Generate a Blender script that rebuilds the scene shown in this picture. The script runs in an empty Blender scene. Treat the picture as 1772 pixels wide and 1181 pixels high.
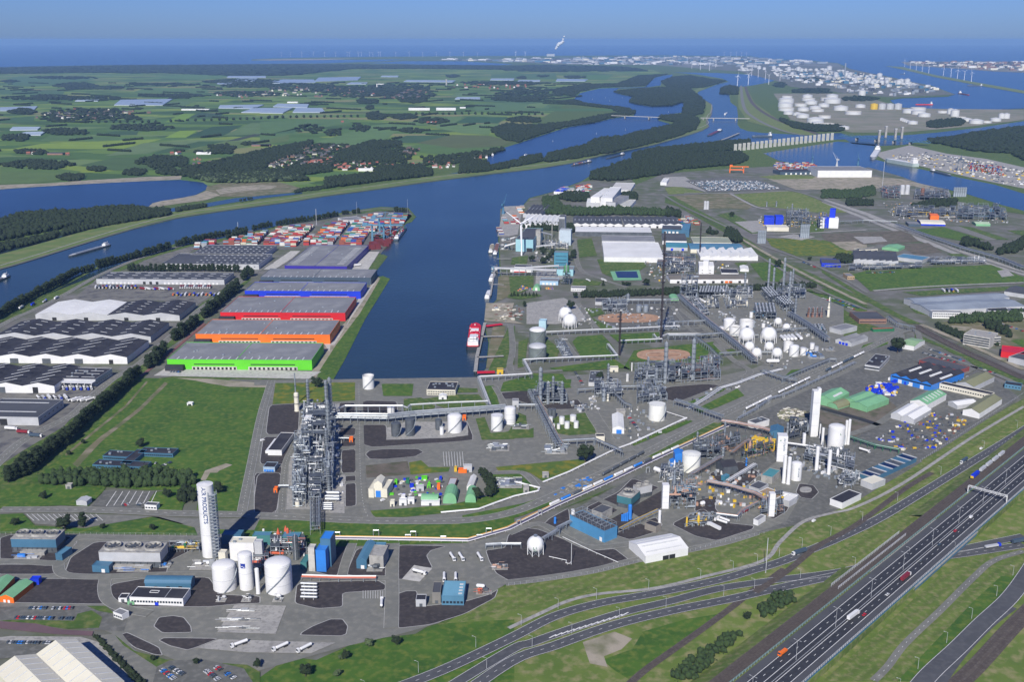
import bpy,math,random
import numpy as np
from mathutils import Vector,Matrix
from mathutils.geometry import tessellate_polygon
mc=math.cos;mz=math.sin;mp=math.pi
R=math.radians
S=bpy.context.scene
dQ=S.collection
bV=random.Random(7)
H,F,gv=440.,1850.,68.
eC=math.atan((590.5-gv)/F)
fT=bpy.data.cameras.new('camera');ek=bpy.data.objects.new('camera',fT);dQ.objects.link(ek)
fT.sensor_width=36;fT.lens=36*F/1772;fT.clip_start=1;fT.clip_end=200000
ek.location=(0,0,H);ek.rotation_euler=(mp/2-eC,0,0)
S.camera=ek
dB,dU=37.,191.
w=bpy.data.worlds.new('World');S.world=w;w.use_nodes=True
nt=w.node_tree;bg=nt.nodes['Background']
bo=nt.nodes.new('ShaderNodeTexSky');bo.sky_type='NISHITA';bo.sun_disc=False
bo.sun_elevation=R(dB);bo.sun_rotation=R(dU);bo.altitude=0;bo.air_density=1.
bo.dust_density=.3;bo.ozone_density=4.
dq=nt.nodes.new('ShaderNodeMix');dq.data_type='RGBA';dq.blend_type='MULTIPLY'
dq.inputs[0].default_value=1.;dq.inputs[7].default_value=(.4,.63,1.35,1)
nt.links.new(bo.outputs[0],dq.inputs[6]);nt.links.new(dq.outputs[2],bg.inputs[0])
bg.inputs[1].default_value=.055
sl=bpy.data.lights.new('sun','SUN');sl.energy=4.3;sl.angle=R(.5);sl.color=(1.,.95,.87)
so=bpy.data.objects.new('sun',sl);dQ.objects.link(so)
_d=Vector((-mz(R(dU))*mc(R(dB)),-mc(R(dU))*mc(R(dB)),-mz(R(dB))))
so.rotation_euler=_d.to_track_quat('-Z','Y').to_euler();so.location=(0,0,3000)
S.view_settings.view_transform='Standard';S.view_settings.look='None'
S.view_settings.exposure=.42;S.view_settings.gamma=1.
S.cycles.volume_bounces=0;S.cycles.max_bounces=6;S.cycles.diffuse_bounces=2
VW={'T':(0,0,1),'A':(0,820,3.271),'B':(440,820,3.271),'C':(880,820,3.271),'D':(1322,820,3.271),'E':(0,500,3.578),'F':(440,600,3.809),'G':(800,600,3.809),'H':(1150,560,4.921),'I':(1000,720,4.43),'J':(1372,560,3.9375),'K':(0,300,3.938),'L':(260,330,3.579),'M':(780,300,3.28),'N':(1150,280,4.217),'O':(1422,280,3.691),'P':(0,50,3.544),'Q':(450,50,3.544),'R':(850,50,3.938),'S':(1250,60,3.395),'U':(1440,980,5.337),'W':(490,640,4.073),'X':(1160,470,5.907),'Y':(780,360,7.382),'Z':(560,340,9.841),'a':(320,830,5.367),'b':(1330,670,6.5625),'c':(880,880,8.86),'d':(1060,380,4.92)}
CP,SP=mc(eC),mz(eC)
def TP(v,x,y):
 o=VW[v];return o[0]+x/o[2],o[1]+y/o[2]
def P(v,x,y,z=0.):
 tx,ty=TP(v,x,y)
 a=(tx-886)/F;b=(590.5-ty)/F
 dz=-SP+CP*b;dy=CP+SP*b
 dz=min(dz,-.004)
 t=(z-H)/dz
 return Vector((a*t,dy*t,z))
def eR(v,p):
 """metres per picture unit of view v (across) at point p, and cos of the look-down angle"""
 d=p.y*CP-(p.z-H)*SP
 dt=math.atan2(H-p.z,math.hypot(p.y,p.x))
 return d/F/VW[v][2],mc(dt),mz(dt)
MT={}
def M(aK,c1,c2=None,sc=.05,eT=.75,fp=0.,c3=None,cQ=.6,ec=0.,bc=None,fW=None,hI=4,dG=0):
 if aK in MT:return MT[aK]
 m=bpy.data.materials.new(aK);m.use_nodes=True;MT[aK]=m
 t=m.node_tree;N=t.nodes;Lk=t.links;b=N['Principled BSDF']
 b.inputs['Roughness'].default_value=eT;b.inputs['Metallic'].default_value=fp
 if fW is not None:b.inputs['Specular IOR Level'].default_value=fW
 b.inputs['Base Color'].default_value=(*c1,1)
 if c2 is None:c2=tuple(min(1,x*.86)for x in c1)
 tc=N.new('ShaderNodeTexCoord')
 mp=N.new('ShaderNodeMapping');mp.inputs['Location'].default_value=(dG,dG*.7,0);Lk.new(tc.outputs['Object'],mp.inputs[0])
 no=N.new('ShaderNodeTexNoise');no.inputs['Scale'].default_value=sc;no.inputs['Detail'].default_value=hI;no.inputs['Roughness'].default_value=.62
 Lk.new(mp.outputs[0],no.inputs['Vector'])
 r=N.new('ShaderNodeValToRGB');r.color_ramp.elements[0].position=.36;r.color_ramp.elements[1].position=.64
 r.color_ramp.elements[0].color=(*c1,1);r.color_ramp.elements[1].color=(*c2,1);Lk.new(no.outputs[0],r.inputs[0])
 dv=r.outputs[0]
 if c3 is not None:
  n2=N.new('ShaderNodeTexNoise');n2.inputs['Scale'].default_value=cQ;n2.inputs['Detail'].default_value=5;Lk.new(mp.outputs[0],n2.inputs['Vector'])
  r2=N.new('ShaderNodeValToRGB');r2.color_ramp.elements[0].position=.47;r2.color_ramp.elements[1].position=.68
  Lk.new(n2.outputs[0],r2.inputs[0])
  mx=N.new('ShaderNodeMix');mx.data_type='RGBA';Lk.new(r2.outputs[0],mx.inputs[0]);Lk.new(dv,mx.inputs[6]);mx.inputs[7].default_value=(*c3,1)
  dv=mx.outputs[2]
 if bc:
  gP=N.new('ShaderNodeMapping');gP.inputs['Rotation'].default_value=(0,0,R(bc[0]));Lk.new(tc.outputs['Object'],gP.inputs[0])
  wv=N.new('ShaderNodeTexWave');wv.inputs['Scale'].default_value=.314/bc[1];wv.inputs['Distortion'].default_value=bc[3]if len(bc)>3 else 0.
  wv.inputs['Detail Scale'].default_value=.4
  Lk.new(gP.outputs[0],wv.inputs[0])
  mx=N.new('ShaderNodeMix');mx.data_type='RGBA';mx.blend_type='MULTIPLY'
  ml=N.new('ShaderNodeMath');ml.operation='MULTIPLY';ml.inputs[1].default_value=bc[2];Lk.new(wv.outputs[1],ml.inputs[0])
  Lk.new(ml.outputs[0],mx.inputs[0]);Lk.new(dv,mx.inputs[6]);mx.inputs[7].default_value=(.45,.45,.45,1);dv=mx.outputs[2]
 Lk.new(dv,b.inputs['Base Color'])
 if ec:
  bp=N.new('ShaderNodeBump');bp.inputs['Strength'].default_value=ec;bp.inputs['Distance'].default_value=1.
  Lk.new(no.outputs[0]if c3 is None else n2.outputs[0],bp.inputs['Height']);Lk.new(bp.outputs[0],b.inputs['Normal'])
 return m
def bZ(aK,fu,sc,eT,ec):
 m=bpy.data.materials.new(aK);m.use_nodes=True;MT[aK]=m
 t=m.node_tree;N=t.nodes;Lk=t.links;b=N['Principled BSDF']
 b.inputs['Roughness'].default_value=eT;b.inputs['IOR'].default_value=1.33;b.inputs['Specular IOR Level'].default_value=.32
 tc=N.new('ShaderNodeTexCoord')
 no=N.new('ShaderNodeTexNoise');no.inputs['Scale'].default_value=.0035;no.inputs['Detail'].default_value=3;Lk.new(tc.outputs['Object'],no.inputs['Vector'])
 r=N.new('ShaderNodeValToRGB');r.color_ramp.elements[0].position=.35;r.color_ramp.elements[1].position=.65
 r.color_ramp.elements[0].color=(*[c*.82 for c in fu],1);r.color_ramp.elements[1].color=(*[c*1.2 for c in fu],1)
 Lk.new(no.outputs[0],r.inputs[0]);Lk.new(r.outputs[0],b.inputs['Base Color'])
 n2=N.new('ShaderNodeTexNoise');n2.inputs['Scale'].default_value=sc;n2.inputs['Detail'].default_value=4;Lk.new(tc.outputs['Object'],n2.inputs['Vector'])
 bp=N.new('ShaderNodeBump');bp.inputs['Strength'].default_value=ec;bp.inputs['Distance'].default_value=1.5
 Lk.new(n2.outputs[0],bp.inputs['Height']);Lk.new(bp.outputs[0],b.inputs['Normal'])
 return m
def eB(aK,fH,fj,sx,sy,cM):
 m=bpy.data.materials.new(aK);m.use_nodes=True;MT[aK]=m
 t=m.node_tree;N=t.nodes;Lk=t.links;b=N['Principled BSDF'];b.inputs['Roughness'].default_value=.9
 tc=N.new('ShaderNodeTexCoord');mp=N.new('ShaderNodeMapping');Lk.new(tc.outputs['Object'],mp.inputs[0])
 mp.inputs['Rotation'].default_value=(0,0,R(fj));mp.inputs['Scale'].default_value=(1/sx,1/sy,1);mp.inputs['Location'].default_value=(cM,cM*1.7,0)
 vo=N.new('ShaderNodeTexVoronoi');vo.distance='CHEBYCHEV';vo.inputs['Scale'].default_value=1.;vo.inputs['Randomness'].default_value=.75;Lk.new(mp.outputs[0],vo.inputs['Vector'])
 gk=N.new('ShaderNodeSeparateColor');Lk.new(vo.outputs['Color'],gk.inputs[0])
 r=N.new('ShaderNodeValToRGB');r.color_ramp.interpolation='CONSTANT'
 e=r.color_ramp.elements
 for i,c in enumerate(fH):
  el=e[i]if i<2 else e.new(i/len(fH))
  el.position=i/len(fH);el.color=(*c,1)
 Lk.new(gk.outputs[0],r.inputs[0])
 no=N.new('ShaderNodeTexNoise');no.inputs['Scale'].default_value=.012;no.inputs['Detail'].default_value=5;Lk.new(tc.outputs['Object'],no.inputs['Vector'])
 mx=N.new('ShaderNodeMix');mx.data_type='RGBA';mx.blend_type='MULTIPLY';Lk.new(no.outputs[0],mx.inputs[0]);Lk.new(r.outputs[0],mx.inputs[6]);mx.inputs[7].default_value=(.72,.8,.72,1)
 Lk.new(mx.outputs[2],b.inputs['Base Color'])
 return m
G1=(.036,.085,.01)
aW=M('grass',G1,(.062,.115,.014),.03,.95,c3=(.13,.15,.04),cQ=.15)
bQ=M('dry_grass',(.125,.175,.03),(.08,.135,.018),.02,.95,c3=(.22,.21,.09),cQ=.11)
bG=M('verge_grass',(.125,.175,.03),(.08,.135,.018),.03,.95,c3=(.2,.205,.08),cQ=.2,bc=(46.3,9,.35,2.))
aG=M('lush_grass',(.028,.085,.005),(.055,.125,.008),.03,.95,c3=(.11,.15,.02),cQ=.16)
bB=M('flowering_grass',(.05,.11,.012),(.1,.14,.012),.03,.95,c3=(.19,.17,.012),cQ=.09)
ck=M('scrub_ground',(.09,.11,.04),(.16,.14,.08),.02,.95,c3=(.23,.2,.14),cQ=.05)
gE=M('dike_grass',(.115,.165,.04),(.085,.14,.03),.01,.95,c3=(.16,.18,.06),cQ=.03)
aL=M('asphalt',(.168,.17,.148),(.14,.142,.125),.03,.85,c3=(.2,.197,.17),cQ=.15)
cL=M('dark_asphalt',(.03,.032,.038),(.025,.027,.032),.03,.8,c3=(.038,.04,.045),cQ=.2)
bI=M('road_asphalt',(.075,.079,.085),(.06,.063,.068),.03,.85,c3=(.088,.09,.094),cQ=.2)
aj=M('worn_asphalt',(.122,.124,.11),(.092,.094,.084),.03,.85,c3=(.16,.16,.145),cQ=.2)
dA=M('yard_paving',(.18,.175,.155),(.142,.14,.125),.012,.9,c3=(.075,.075,.08),cQ=.06)
gY=M('dark_gravel',(.042,.036,.037),(.028,.024,.026),.05,.95,c3=(.06,.052,.05),cQ=.25)
aE=M('concrete',(.36,.35,.32),(.28,.275,.255),.06,.85,c3=(.22,.215,.2),cQ=.3)
aZ=M('pale_concrete',(.5,.49,.44),(.42,.41,.38),.04,.85,c3=(.34,.33,.3),cQ=.2)
es=M('kerb_concrete',(.4,.4,.38),(.3,.3,.29),.3,.9)
bd=M('sand',(.34,.3,.23),(.26,.235,.18),.02,.95,c3=(.16,.16,.09),cQ=.05)
cs=M('red_paving',(.2,.09,.08),(.16,.075,.07),.2,.9)
ei=M('orange_soil',(.36,.2,.12),(.42,.27,.17),.03,.95,c3=(.25,.15,.09),cQ=.12)
dV=M('brown_earth',(.1,.085,.065),(.15,.13,.1),.03,.95,c3=(.07,.075,.04),cQ=.09)
cZ=M('road_paint',(.75,.75,.72),(.6,.6,.58),.5,.7)
cY=M('track_ballast',(.085,.07,.058),(.065,.052,.045),.1,.95,c3=(.11,.095,.08),cQ=.5)
eo=M('rail_steel',(.12,.09,.075),None,.2,.5,.6)
aA=M('white_paint',(.7,.7,.685),(.62,.62,.61),.08,.45)
ai=M('cream_paint',(.66,.63,.52),(.58,.55,.45),.05,.6)
aB=M('light_grey_metal',(.46,.47,.48),(.38,.39,.4),.06,.5)
aF=M('galvanised_steel',(.33,.37,.4),(.22,.25,.28),.15,.5,.35)
aD=M('dark_steel',(.11,.125,.14),(.07,.08,.09),.15,.6,.2)
aC=M('bright_pipe_steel',(.46,.48,.49),(.34,.36,.38),.2,.4,.4)
aU=M('grey_roofing',(.2,.205,.215),(.155,.16,.17),.01,.8,c3=(.24,.245,.25),cQ=.04)
aN=M('black_roofing',(.02,.02,.027),(.03,.03,.038),.02,.8,c3=(.045,.045,.05),cQ=.06)
aH=M('slate_roofing',(.075,.08,.09),(.055,.06,.07),.02,.8)
aM=M('white_roofing',(.74,.74,.71),(.64,.64,.61),.02,.6)
au=M('cream_roofing',(.68,.65,.52),(.6,.57,.46),.02,.6)
cr=M('red_tiles',(.3,.095,.06),(.22,.07,.05),.1,.8)
ci=M('brown_tiles',(.1,.075,.06),(.07,.055,.05),.1,.8)
cl=M('brown_brick',(.26,.15,.11),(.2,.115,.085),.2,.85)
cN=M('window_glass',(.02,.03,.045),(.03,.045,.06),.3,.12)
eU=M('lime_green_paint',(.11,.56,.02),(.095,.49,.018),.03,.5)
ax=M('orange_paint',(.8,.165,.015),(.72,.14,.013),.03,.5)
cK=M('red_paint',(.58,.01,.018),(.5,.01,.016),.03,.5)
av=M('bright_blue_paint',(.006,.035,.58),(.008,.035,.48),.03,.5)
am=M('slate_blue_paint',(.055,.085,.12),(.05,.075,.105),.03,.5)
dl=M('violet_blue_paint',(.035,.02,.3),(.03,.02,.25),.03,.5)
aQ=M('steel_blue_cladding',(.055,.15,.24),(.045,.125,.2),.05,.5)
ac=M('faded_blue_roofing',(.09,.22,.32),(.07,.18,.27),.05,.55)
ab=M('sky_blue_paint',(.03,.2,.62),(.03,.17,.52),.05,.45)
eA=M('pale_cyan_cladding',(.3,.52,.55),(.25,.45,.5),.05,.55)
aO=M('mint_green_roofing',(.19,.42,.22),(.16,.36,.19),.08,.6)
bH=M('green_paint',(.02,.16,.07),(.02,.13,.06),.1,.5)
dP=M('olive_roofing',(.21,.215,.12),(.17,.175,.1),.04,.8)
ag=M('yellow_paint',(.62,.42,.03),(.55,.36,.03),.1,.5)
dF=M('rusty_brown_steel',(.2,.1,.07),(.15,.075,.055),.1,.7)
eF=M('tyre_rubber',(.015,.015,.016),None,1,.9)
bv=M('orange_red_pipe_paint',(.55,.11,.05),(.45,.09,.04),.3,.5)
al=M('salmon_pipe_lagging',(.45,.27,.19),(.36,.22,.16),.3,.6)
aS=M('dark_foliage',(.009,.02,.006),(.02,.037,.01),.22,.95,c3=(.005,.012,.004),cQ=.5)
cn=M('mid_foliage',(.02,.044,.012),(.038,.066,.018),.22,.95,c3=(.016,.036,.011),cQ=.5)
ev=M('pale_foliage',(.055,.085,.035),(.085,.115,.05),.22,.95,c3=(.03,.055,.02),cQ=.5)
dI=M('far_foliage',(.008,.018,.009),(.016,.03,.012),.02,.95,c3=(.025,.045,.018),cQ=.004)
gS=M('bark',(.07,.055,.04),None,1,.9)
eg=M('turbine_white',(.82,.83,.83),(.78,.79,.8),.05,.4)
cP=[M('container_'+n,c,tuple(x*.8 for x in c),.4,.55)for n,c in(('red',(.42,.035,.035)),('maroon',(.17,.03,.035)),('brown',(.26,.075,.05)),('blue',(.02,.07,.32)),('white',(.62,.62,.58)),('cream',(.52,.5,.38)),('green',(.03,.16,.09)),('orange',(.55,.14,.03)),('grey',(.32,.34,.35)),('pale_blue',(.16,.32,.46)))]
class MB:
 def __init__(s):s.v=[];s.f=[];s.mi=[];s.m=0
 def quad(s,*p):
  n=len(s.v);s.v.extend([tuple(q)for q in p]);s.f.append(tuple(range(n,n+len(p))));s.mi.append(s.m);return s
 def box(s,cx,cy,z0,sx,sy,h,a=0.):
  c,q=mc(a),mz(a);n=len(s.v)
  for z in(z0,z0+h):
   for x,y in((-sx/2,-sy/2),(sx/2,-sy/2),(sx/2,sy/2),(-sx/2,sy/2)):
    s.v.append((cx+x*c-y*q,cy+x*q+y*c,z))
  for f in((3,2,1,0),(4,5,6,7),(0,1,5,4),(1,2,6,5),(2,3,7,6),(3,0,4,7)):
   s.f.append(tuple(n+i for i in f));s.mi.append(s.m)
  return s
 def pm(s,aw,z0,z1,du=True):
  """plan polygon extruded upwards"""
  a=sum(aw[i][0]*aw[(i+1)%len(aw)][1]-aw[(i+1)%len(aw)][0]*aw[i][1]for i in range(len(aw)))
  if a<0:aw=aw[::-1]
  n=len(s.v);k=len(aw)
  s.v+=[(p[0],p[1],z0)for p in aw]+[(p[0],p[1],z1)for p in aw]
  for i in range(k):
   j=(i+1)%k;s.f.append((n+i,n+j,n+k+j,n+k+i));s.mi.append(s.m)
  if du:s.f.append(tuple(n+k+i for i in range(k)));s.mi.append(s.m)
  s.f.append(tuple(n+k-1-i for i in range(k)));s.mi.append(s.m)
  return s
 def prof(s,aw,a0,a1,axis='y'):
  """profile (t, z) extruded along x or y"""
  n=len(s.v);k=len(aw)
  for a in(a0,a1):
   for t,z in aw:s.v.append((t,a,z)if axis=='y'else(a,t,z))
  for i in range(k):
   j=(i+1)%k;s.f.append((n+i,n+j,n+k+j,n+k+i));s.mi.append(s.m)
  s.f.append(tuple(n+i for i in range(k)));s.mi.append(s.m)
  s.f.append(tuple(n+2*k-1-i for i in range(k)));s.mi.append(s.m)
  return s
 def tube(s,p0,p1,r,n=8,r1=None,dS=True):
  p0=Vector(p0);p1=Vector(p1);d=p1-p0
  if d.length<1e-6:return s
  d.normalize();u=d.cross(Vector((0,0,1))if abs(d.z)<.9 else Vector((1,0,0))).normalized();q=d.cross(u)
  if r1 is None:r1=r
  k=len(s.v)
  for p,rr in((p0,r),(p1,r1)):
   for i in range(n):
    t=2*mp*i/n;s.v.append(tuple(p+(u*mc(t)+q*mz(t))*rr))
  for i in range(n):
   j=(i+1)%n;s.f.append((k+i,k+j,k+n+j,k+n+i));s.mi.append(s.m)
  if dS:
   s.f.append(tuple(k+n-1-i for i in range(n)));s.mi.append(s.m);s.f.append(tuple(k+n+i for i in range(n)));s.mi.append(s.m)
  return s
 def path(s,aw,r,n=6):
  for a,b in zip(aw,aw[1:]):s.tube(a,b,r,n)
  return s
 def la(s,prof,n=24,cx=0,cy=0,cz=0):
  k=len(s.v);m=len(prof)
  for r,z in prof:
   for i in range(n):
    t=2*mp*i/n;s.v.append((cx+r*mc(t),cy+r*mz(t),cz+z))
  for a in range(m-1):
   for i in range(n):
    j=(i+1)%n;s.f.append((k+a*n+i,k+a*n+j,k+(a+1)*n+j,k+(a+1)*n+i));s.mi.append(s.m)
  if prof[0][0]>.01:s.f.append(tuple(k+n-1-i for i in range(n)));s.mi.append(s.m)
  if prof[-1][0]>.01:s.f.append(tuple(k+(m-1)*n+i for i in range(n)));s.mi.append(s.m)
  return s
 def hv(s,p0,p1,r,n=12):
  p0=Vector(p0);p1=Vector(p1);d=(p1-p0).normalized()
  s.tube(p0,p1,r,n,dS=False);s.tube(p0-d*r*.55,p0,r*.45,n,r);s.tube(p1,p1+d*r*.55,r,n,r*.45)
  return s
 def mesh(s,aK,ba,cC=False):
  me=bpy.data.meshes.new(aK);me.from_pydata(s.v,[],s.f)
  for m in(ba if isinstance(ba,(list,tuple))else[ba]):me.materials.append(m)
  if isinstance(ba,(list,tuple))and len(ba)>1:me.polygons.foreach_set('material_index',s.mi)
  if cC:me.polygons.foreach_set('use_smooth',[True]*len(s.f));me.set_sharp_from_angle(angle=R(35))
  me.update();return me
 def B(s,aK,ba,bO=None,cC=False,eX=None,aJ=None):
  o=bpy.data.objects.new(aK,s.mesh(aK,ba,cC));dQ.objects.link(o)
  if bO is not None:o.parent=bO
  if eX is not None:o.location=eX
  if aJ:o['label']=aJ
  return o
def cB(o,aJ=None,eb=None,aT=None,aY=None):
 if aJ:o['label']=aJ
 if eb:o['category']=eb
 if aT:o['group']=aT
 if aY:o['kind']=aY
 return o
def ad(aK,aJ,eb,eX,rz=0.,aT=None):
 o=bpy.data.objects.new(aK,None);dQ.objects.link(o);o.empty_display_size=1
 o.location=eX;o.rotation_euler=(0,0,rz);return cB(o,aJ,eb,aT)
def bX(mesh,aK,eX,rz=0.,bO=None,sc=None,rx=0.,ry=0.):
 o=bpy.data.objects.new(aK,mesh);dQ.objects.link(o);o.location=eX;o.rotation_euler=(rx,ry,rz)
 if sc is not None:o.scale=(sc,sc,sc)if isinstance(sc,(int,float))else sc
 if bO is not None:o.parent=bO
 return o
fV={}
def fa(cU,bj):
 fV[cU.name]=bj;return cU
def hS(cU,eX,rz=0.,aJ=None,aT=None,sc=None):
 r=cU.copy();dQ.objects.link(r);r.location=eX;r.rotation_euler=(0,0,rz)
 if sc is not None:r.scale=(sc,sc,sc)if isinstance(sc,(int,float))else sc
 if aJ:r['label']=aJ
 if aT:r['group']=aT
 for gC,gD in fV[cU.name]:
  c=gC.copy();dQ.objects.link(c);c.parent=r
  for q in gD:
   d=q.copy();dQ.objects.link(d);d.parent=c
 return r
class dc:
 """first placement moves the prototype itself, later ones copy it"""
 def __init__(s,cU,bj):s.root=fa(cU,bj);s.used=False
 def put(s,eX,rz=0.,aJ=None,aT=None,sc=None):
  if s.used:return hS(s.root,eX,rz,aJ,aT,sc)
  s.used=True;r=s.root;r.location=eX;r.rotation_euler=(0,0,rz)
  if sc is not None:r.scale=(sc,sc,sc)if isinstance(sc,(int,float))else sc
  if aJ:r['label']=aJ
  if aT:r['group']=aT
  return r
def bu(v,aw,z=0.):return[P(v,x,y,z)for x,y in aw]
def di(aK,bD,W,z,aY='structure'):
 me=bpy.data.meshes.new(aK);W=[Vector((p[0],p[1],z))for p in W]
 gX=tessellate_polygon([W]);vs=[tuple(p)for p in W];fs=[]
 for t in gX:
  a,b,c=(W[i]for i in t)
  fs.append(tuple(t)if(b-a).cross(c-a).z>0 else tuple(reversed(t)))
 me.from_pydata(vs,[],fs);me.materials.append(bD);me.update()
 o=bpy.data.objects.new(aK,me);dQ.objects.link(o)
 if aY:o['kind']=aY
 return o
def aP(aK,bD,v,aw,z,aY='structure'):
 return di(aK,bD,bu(v,aw,z*0+.0),z,aY)
def cS(W,k=5):
 if len(W)<3:return W
 dv=[]
 for i in range(len(W)-1):
  p0=W[max(i-1,0)];p1=W[i];p2=W[i+1];p3=W[min(i+2,len(W)-1)]
  for j in range(k):
   t=j/k
   dv.append(.5*((2*p1)+(p2-p0)*t+(2*p0-5*p1+4*p2-p3)*t*t+(3*p1-p0-3*p2+p3)*t**3))
 dv.append(W[-1]);return dv
def eh(W):
 for _ in range(2):W=[q for a,b in zip(W,W[1:]+W[:1])for q in(a.lerp(b,.09),a.lerp(b,.91))]
 return W
def eN(W,d):
 dv=[]
 for i,p in enumerate(W):
  a=W[max(i-1,0)];b=W[min(i+1,len(W)-1)];t=Vector((b.x-a.x,b.y-a.y,0)).normalized()
  dv.append(Vector((p.x-t.y*d,p.y+t.x*d,p.z)))
 return dv
def aq(mb,W,d0,d1,z):
 A=eN(W,d0);B=eN(W,d1)
 for i in range(len(W)-1):
  q=[A[i],A[i+1],B[i+1],B[i]]
  if d1<d0:q.reverse()
  n=(q[1]-q[0]).cross(q[2]-q[0]).z
  if n<0:q.reverse()
  mb.quad(*[(p.x,p.y,z)for p in q])
def eY(mb,W,d,wd,ln,da,z):
 hM=0;on=True;t=0
 L=[0]
 for a,b in zip(W,W[1:]):L.append(L[-1]+(b-a).length)
 def at(s):
  for i in range(len(W)-1):
   if s<=L[i+1]:return W[i].lerp(W[i+1],(s-L[i])/max(L[i+1]-L[i],1e-6)),(W[i+1]-W[i]).normalized()
  return W[-1],(W[-1]-W[-2]).normalized()
 s=0
 while s+ln<L[-1]:
  a,t=at(s);b,_=at(s+ln);n=Vector((-t.y,t.x,0))
  q=[a+n*(d-wd/2),b+n*(d-wd/2),b+n*(d+wd/2),a+n*(d+wd/2)]
  if(q[1]-q[0]).cross(q[2]-q[0]).z<0:q.reverse()
  mb.quad(*[(p.x,p.y,z)for p in q]);s+=ln+da
def ae(aK,v,aw,wd,bD,z,cC=True,bK=0.,bL=None,cq=None,eq=None):
 W=eq or bu(v,aw)
 if cC:W=cS(W)
 mb=MB();aq(mb,W,-wd/2,wd/2,z);o=cB(mb.B(aK,bD),aY='structure')
 if bK:
  mb=MB();aq(mb,W,-wd/2-bK,wd/2+bK,z-.05);cB(mb.B(aK+'_kerb',es),aY='structure')
 if bL or cq:
  mb=MB()
  if bL:eY(mb,W,0,bL[0],bL[1],bL[2],z+.05)
  if cq:
   for gn in(-1,1):aq(mb,W,gn*(wd/2-cq[0])-cq[1]/2,gn*(wd/2-cq[0])+cq[1]/2,z+.05)
  cB(mb.B('road_marking',cZ),aY='structure')
 return W
def dt(a,b):return math.atan2(b.y-a.y,b.x-a.x)
ff=bZ('sea_water',(.022,.06,.13),.02,.25,.25)
dW=bZ('canal_water',(.018,.036,.046),.1,.22,.35)
fO=bZ('basin_water',(.01,.03,.06),.12,.18,.3)
eV=bZ('lake_water',(.01,.028,.075),.12,.25,.3)
en=bZ('pond_water',(.008,.02,.07),.3,.3,.1)
gW=eB('farmland',[(.06,.13,.016),(.12,.2,.025),(.08,.16,.03),(.19,.26,.03),(.045,.1,.015),(.14,.21,.06),(.1,.18,.02),(.22,.22,.08),(.065,.135,.02)],28,330,150,3.3)
bf=M('industrial_ground',(.135,.13,.12),(.075,.1,.04),.006,.9,c3=(.17,.165,.155),cQ=.03)
di('sea',ff,[(-120000,-3000),(120000,-3000),(120000,88000),(-120000,88000)],-1.)
gL=[(-1500,122),(-600,119),(-100,117),(0,116),(180,112.5),(330,111.5),(434,109),(436,102.5),(470,101),(560,99),(700,97.5),(850,96.5),(1000,96),(1150,95.5),(1300,97),(1330,103),(1400,104.5),(1450,109),(1462,114),(1480,124),(1522,129),(1545,134),(1580,142),(1612,148),(1652,163),(1640,167),(1560,170),(1540,173),(1545,178),(1562,186),(1620,188),(1720,190),(1772,188),(1900,192),(3600,200)]
di('ground',aW,[P('T',x,y)for x,y in gL]+[Vector((2600,-400,0)),Vector((-2600,-400,0))],0.)
aP('farmland_ground',gW,'T',[(-900,131),(0,124),(300,121),(560,117),(700,119),(960,118),(1130,121),(1150,128),(1000,170),(880,235),(860,262),(560,330),(300,318),(0,330),(-900,350)],.1)
aP('far_beach',bd,'T',[(436,103.2),(500,101.8),(620,101),(560,103.5),(470,104.5)],.2)
aP('far_inlet_water',ff,'T',[(300,108),(440,104.5),(640,102.8),(700,102.5),(660,106),(560,109.5),(340,111.5)],.2)
aP('far_lake_water',ff,'T',[(635,109),(700,105.5),(800,105.8),(890,111),(850,113.5),(770,112.5)],.3)
aP('far_industry_ground',M('far_yard',(.2,.19,.18),(.12,.14,.1),.002,.9),'T',[(730,103),(960,101),(1150,97),(1300,99),(1450,110),(1460,116),(1300,119),(1240,121),(1130,112),(960,111),(890,107)],.3)
aP('canal_water',dW,'T',[(-500,600),(-400,500),(0,467.6),(63,449),(152,421),(229,398),(305,379),(381,367),(450,357.5),(505,350),(563,340.5),(650,329),(732,317),(845,302.5),(926,293.5),(988,283.6),(1053,267),(1129,252),(1190,235),(1215.7,226.5),(1227.6,219),(1224.6,212.5),(1226,205),(1231,200),(1233.5,187),(1231,179.5),(1218,172),(1206,165.5),(1208,159),(1223,153),(1243.6,145),(1261,141.4),(1250,136),(1205,128.5),(1165,125),(1240,126),(1300,129),(1330,133),(1345,138),(1328,143),(1300,148),(1274,151),(1268,158),(1262,165),(1264,177),(1275,185),(1277,200),(1276,216),(1281,222),(1295,227),(1320,230),(1378,233),(1420,232),(1455,230),(1480,241),(1430,242),(1330,248),(1262,249),(1205.5,252),(1129,262),(1095,271),(1083,283),(1020,305),(1006,314),(957,332),(915.7,343),(905,356),(885,357),(868,361),(862,416),(865,474),(859,519.5),(839.5,538),(838,568),(845.5,592.7),(841,638),(826,655),(826,657.5),(576,657.5),(595,623),(631.6,553.5),(673.5,482),(650,477),(651,470),(670.7,444.5),(658,440),(679,416.6),(704,386),(718,373),(707,360),(659.5,358),(623,363),(587,369),(497.5,386),(427.6,404),(297,430),(254,442),(190,468),(127,492),(63,517),(0,545),(-100,585)],.2)
aP('canal_water',ff,'T',[(1165,125),(1205,128.5),(1250,136),(1261,141.4),(1300,148),(1345,138),(1330,133),(1300,129),(1240,126)],.25)
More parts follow.
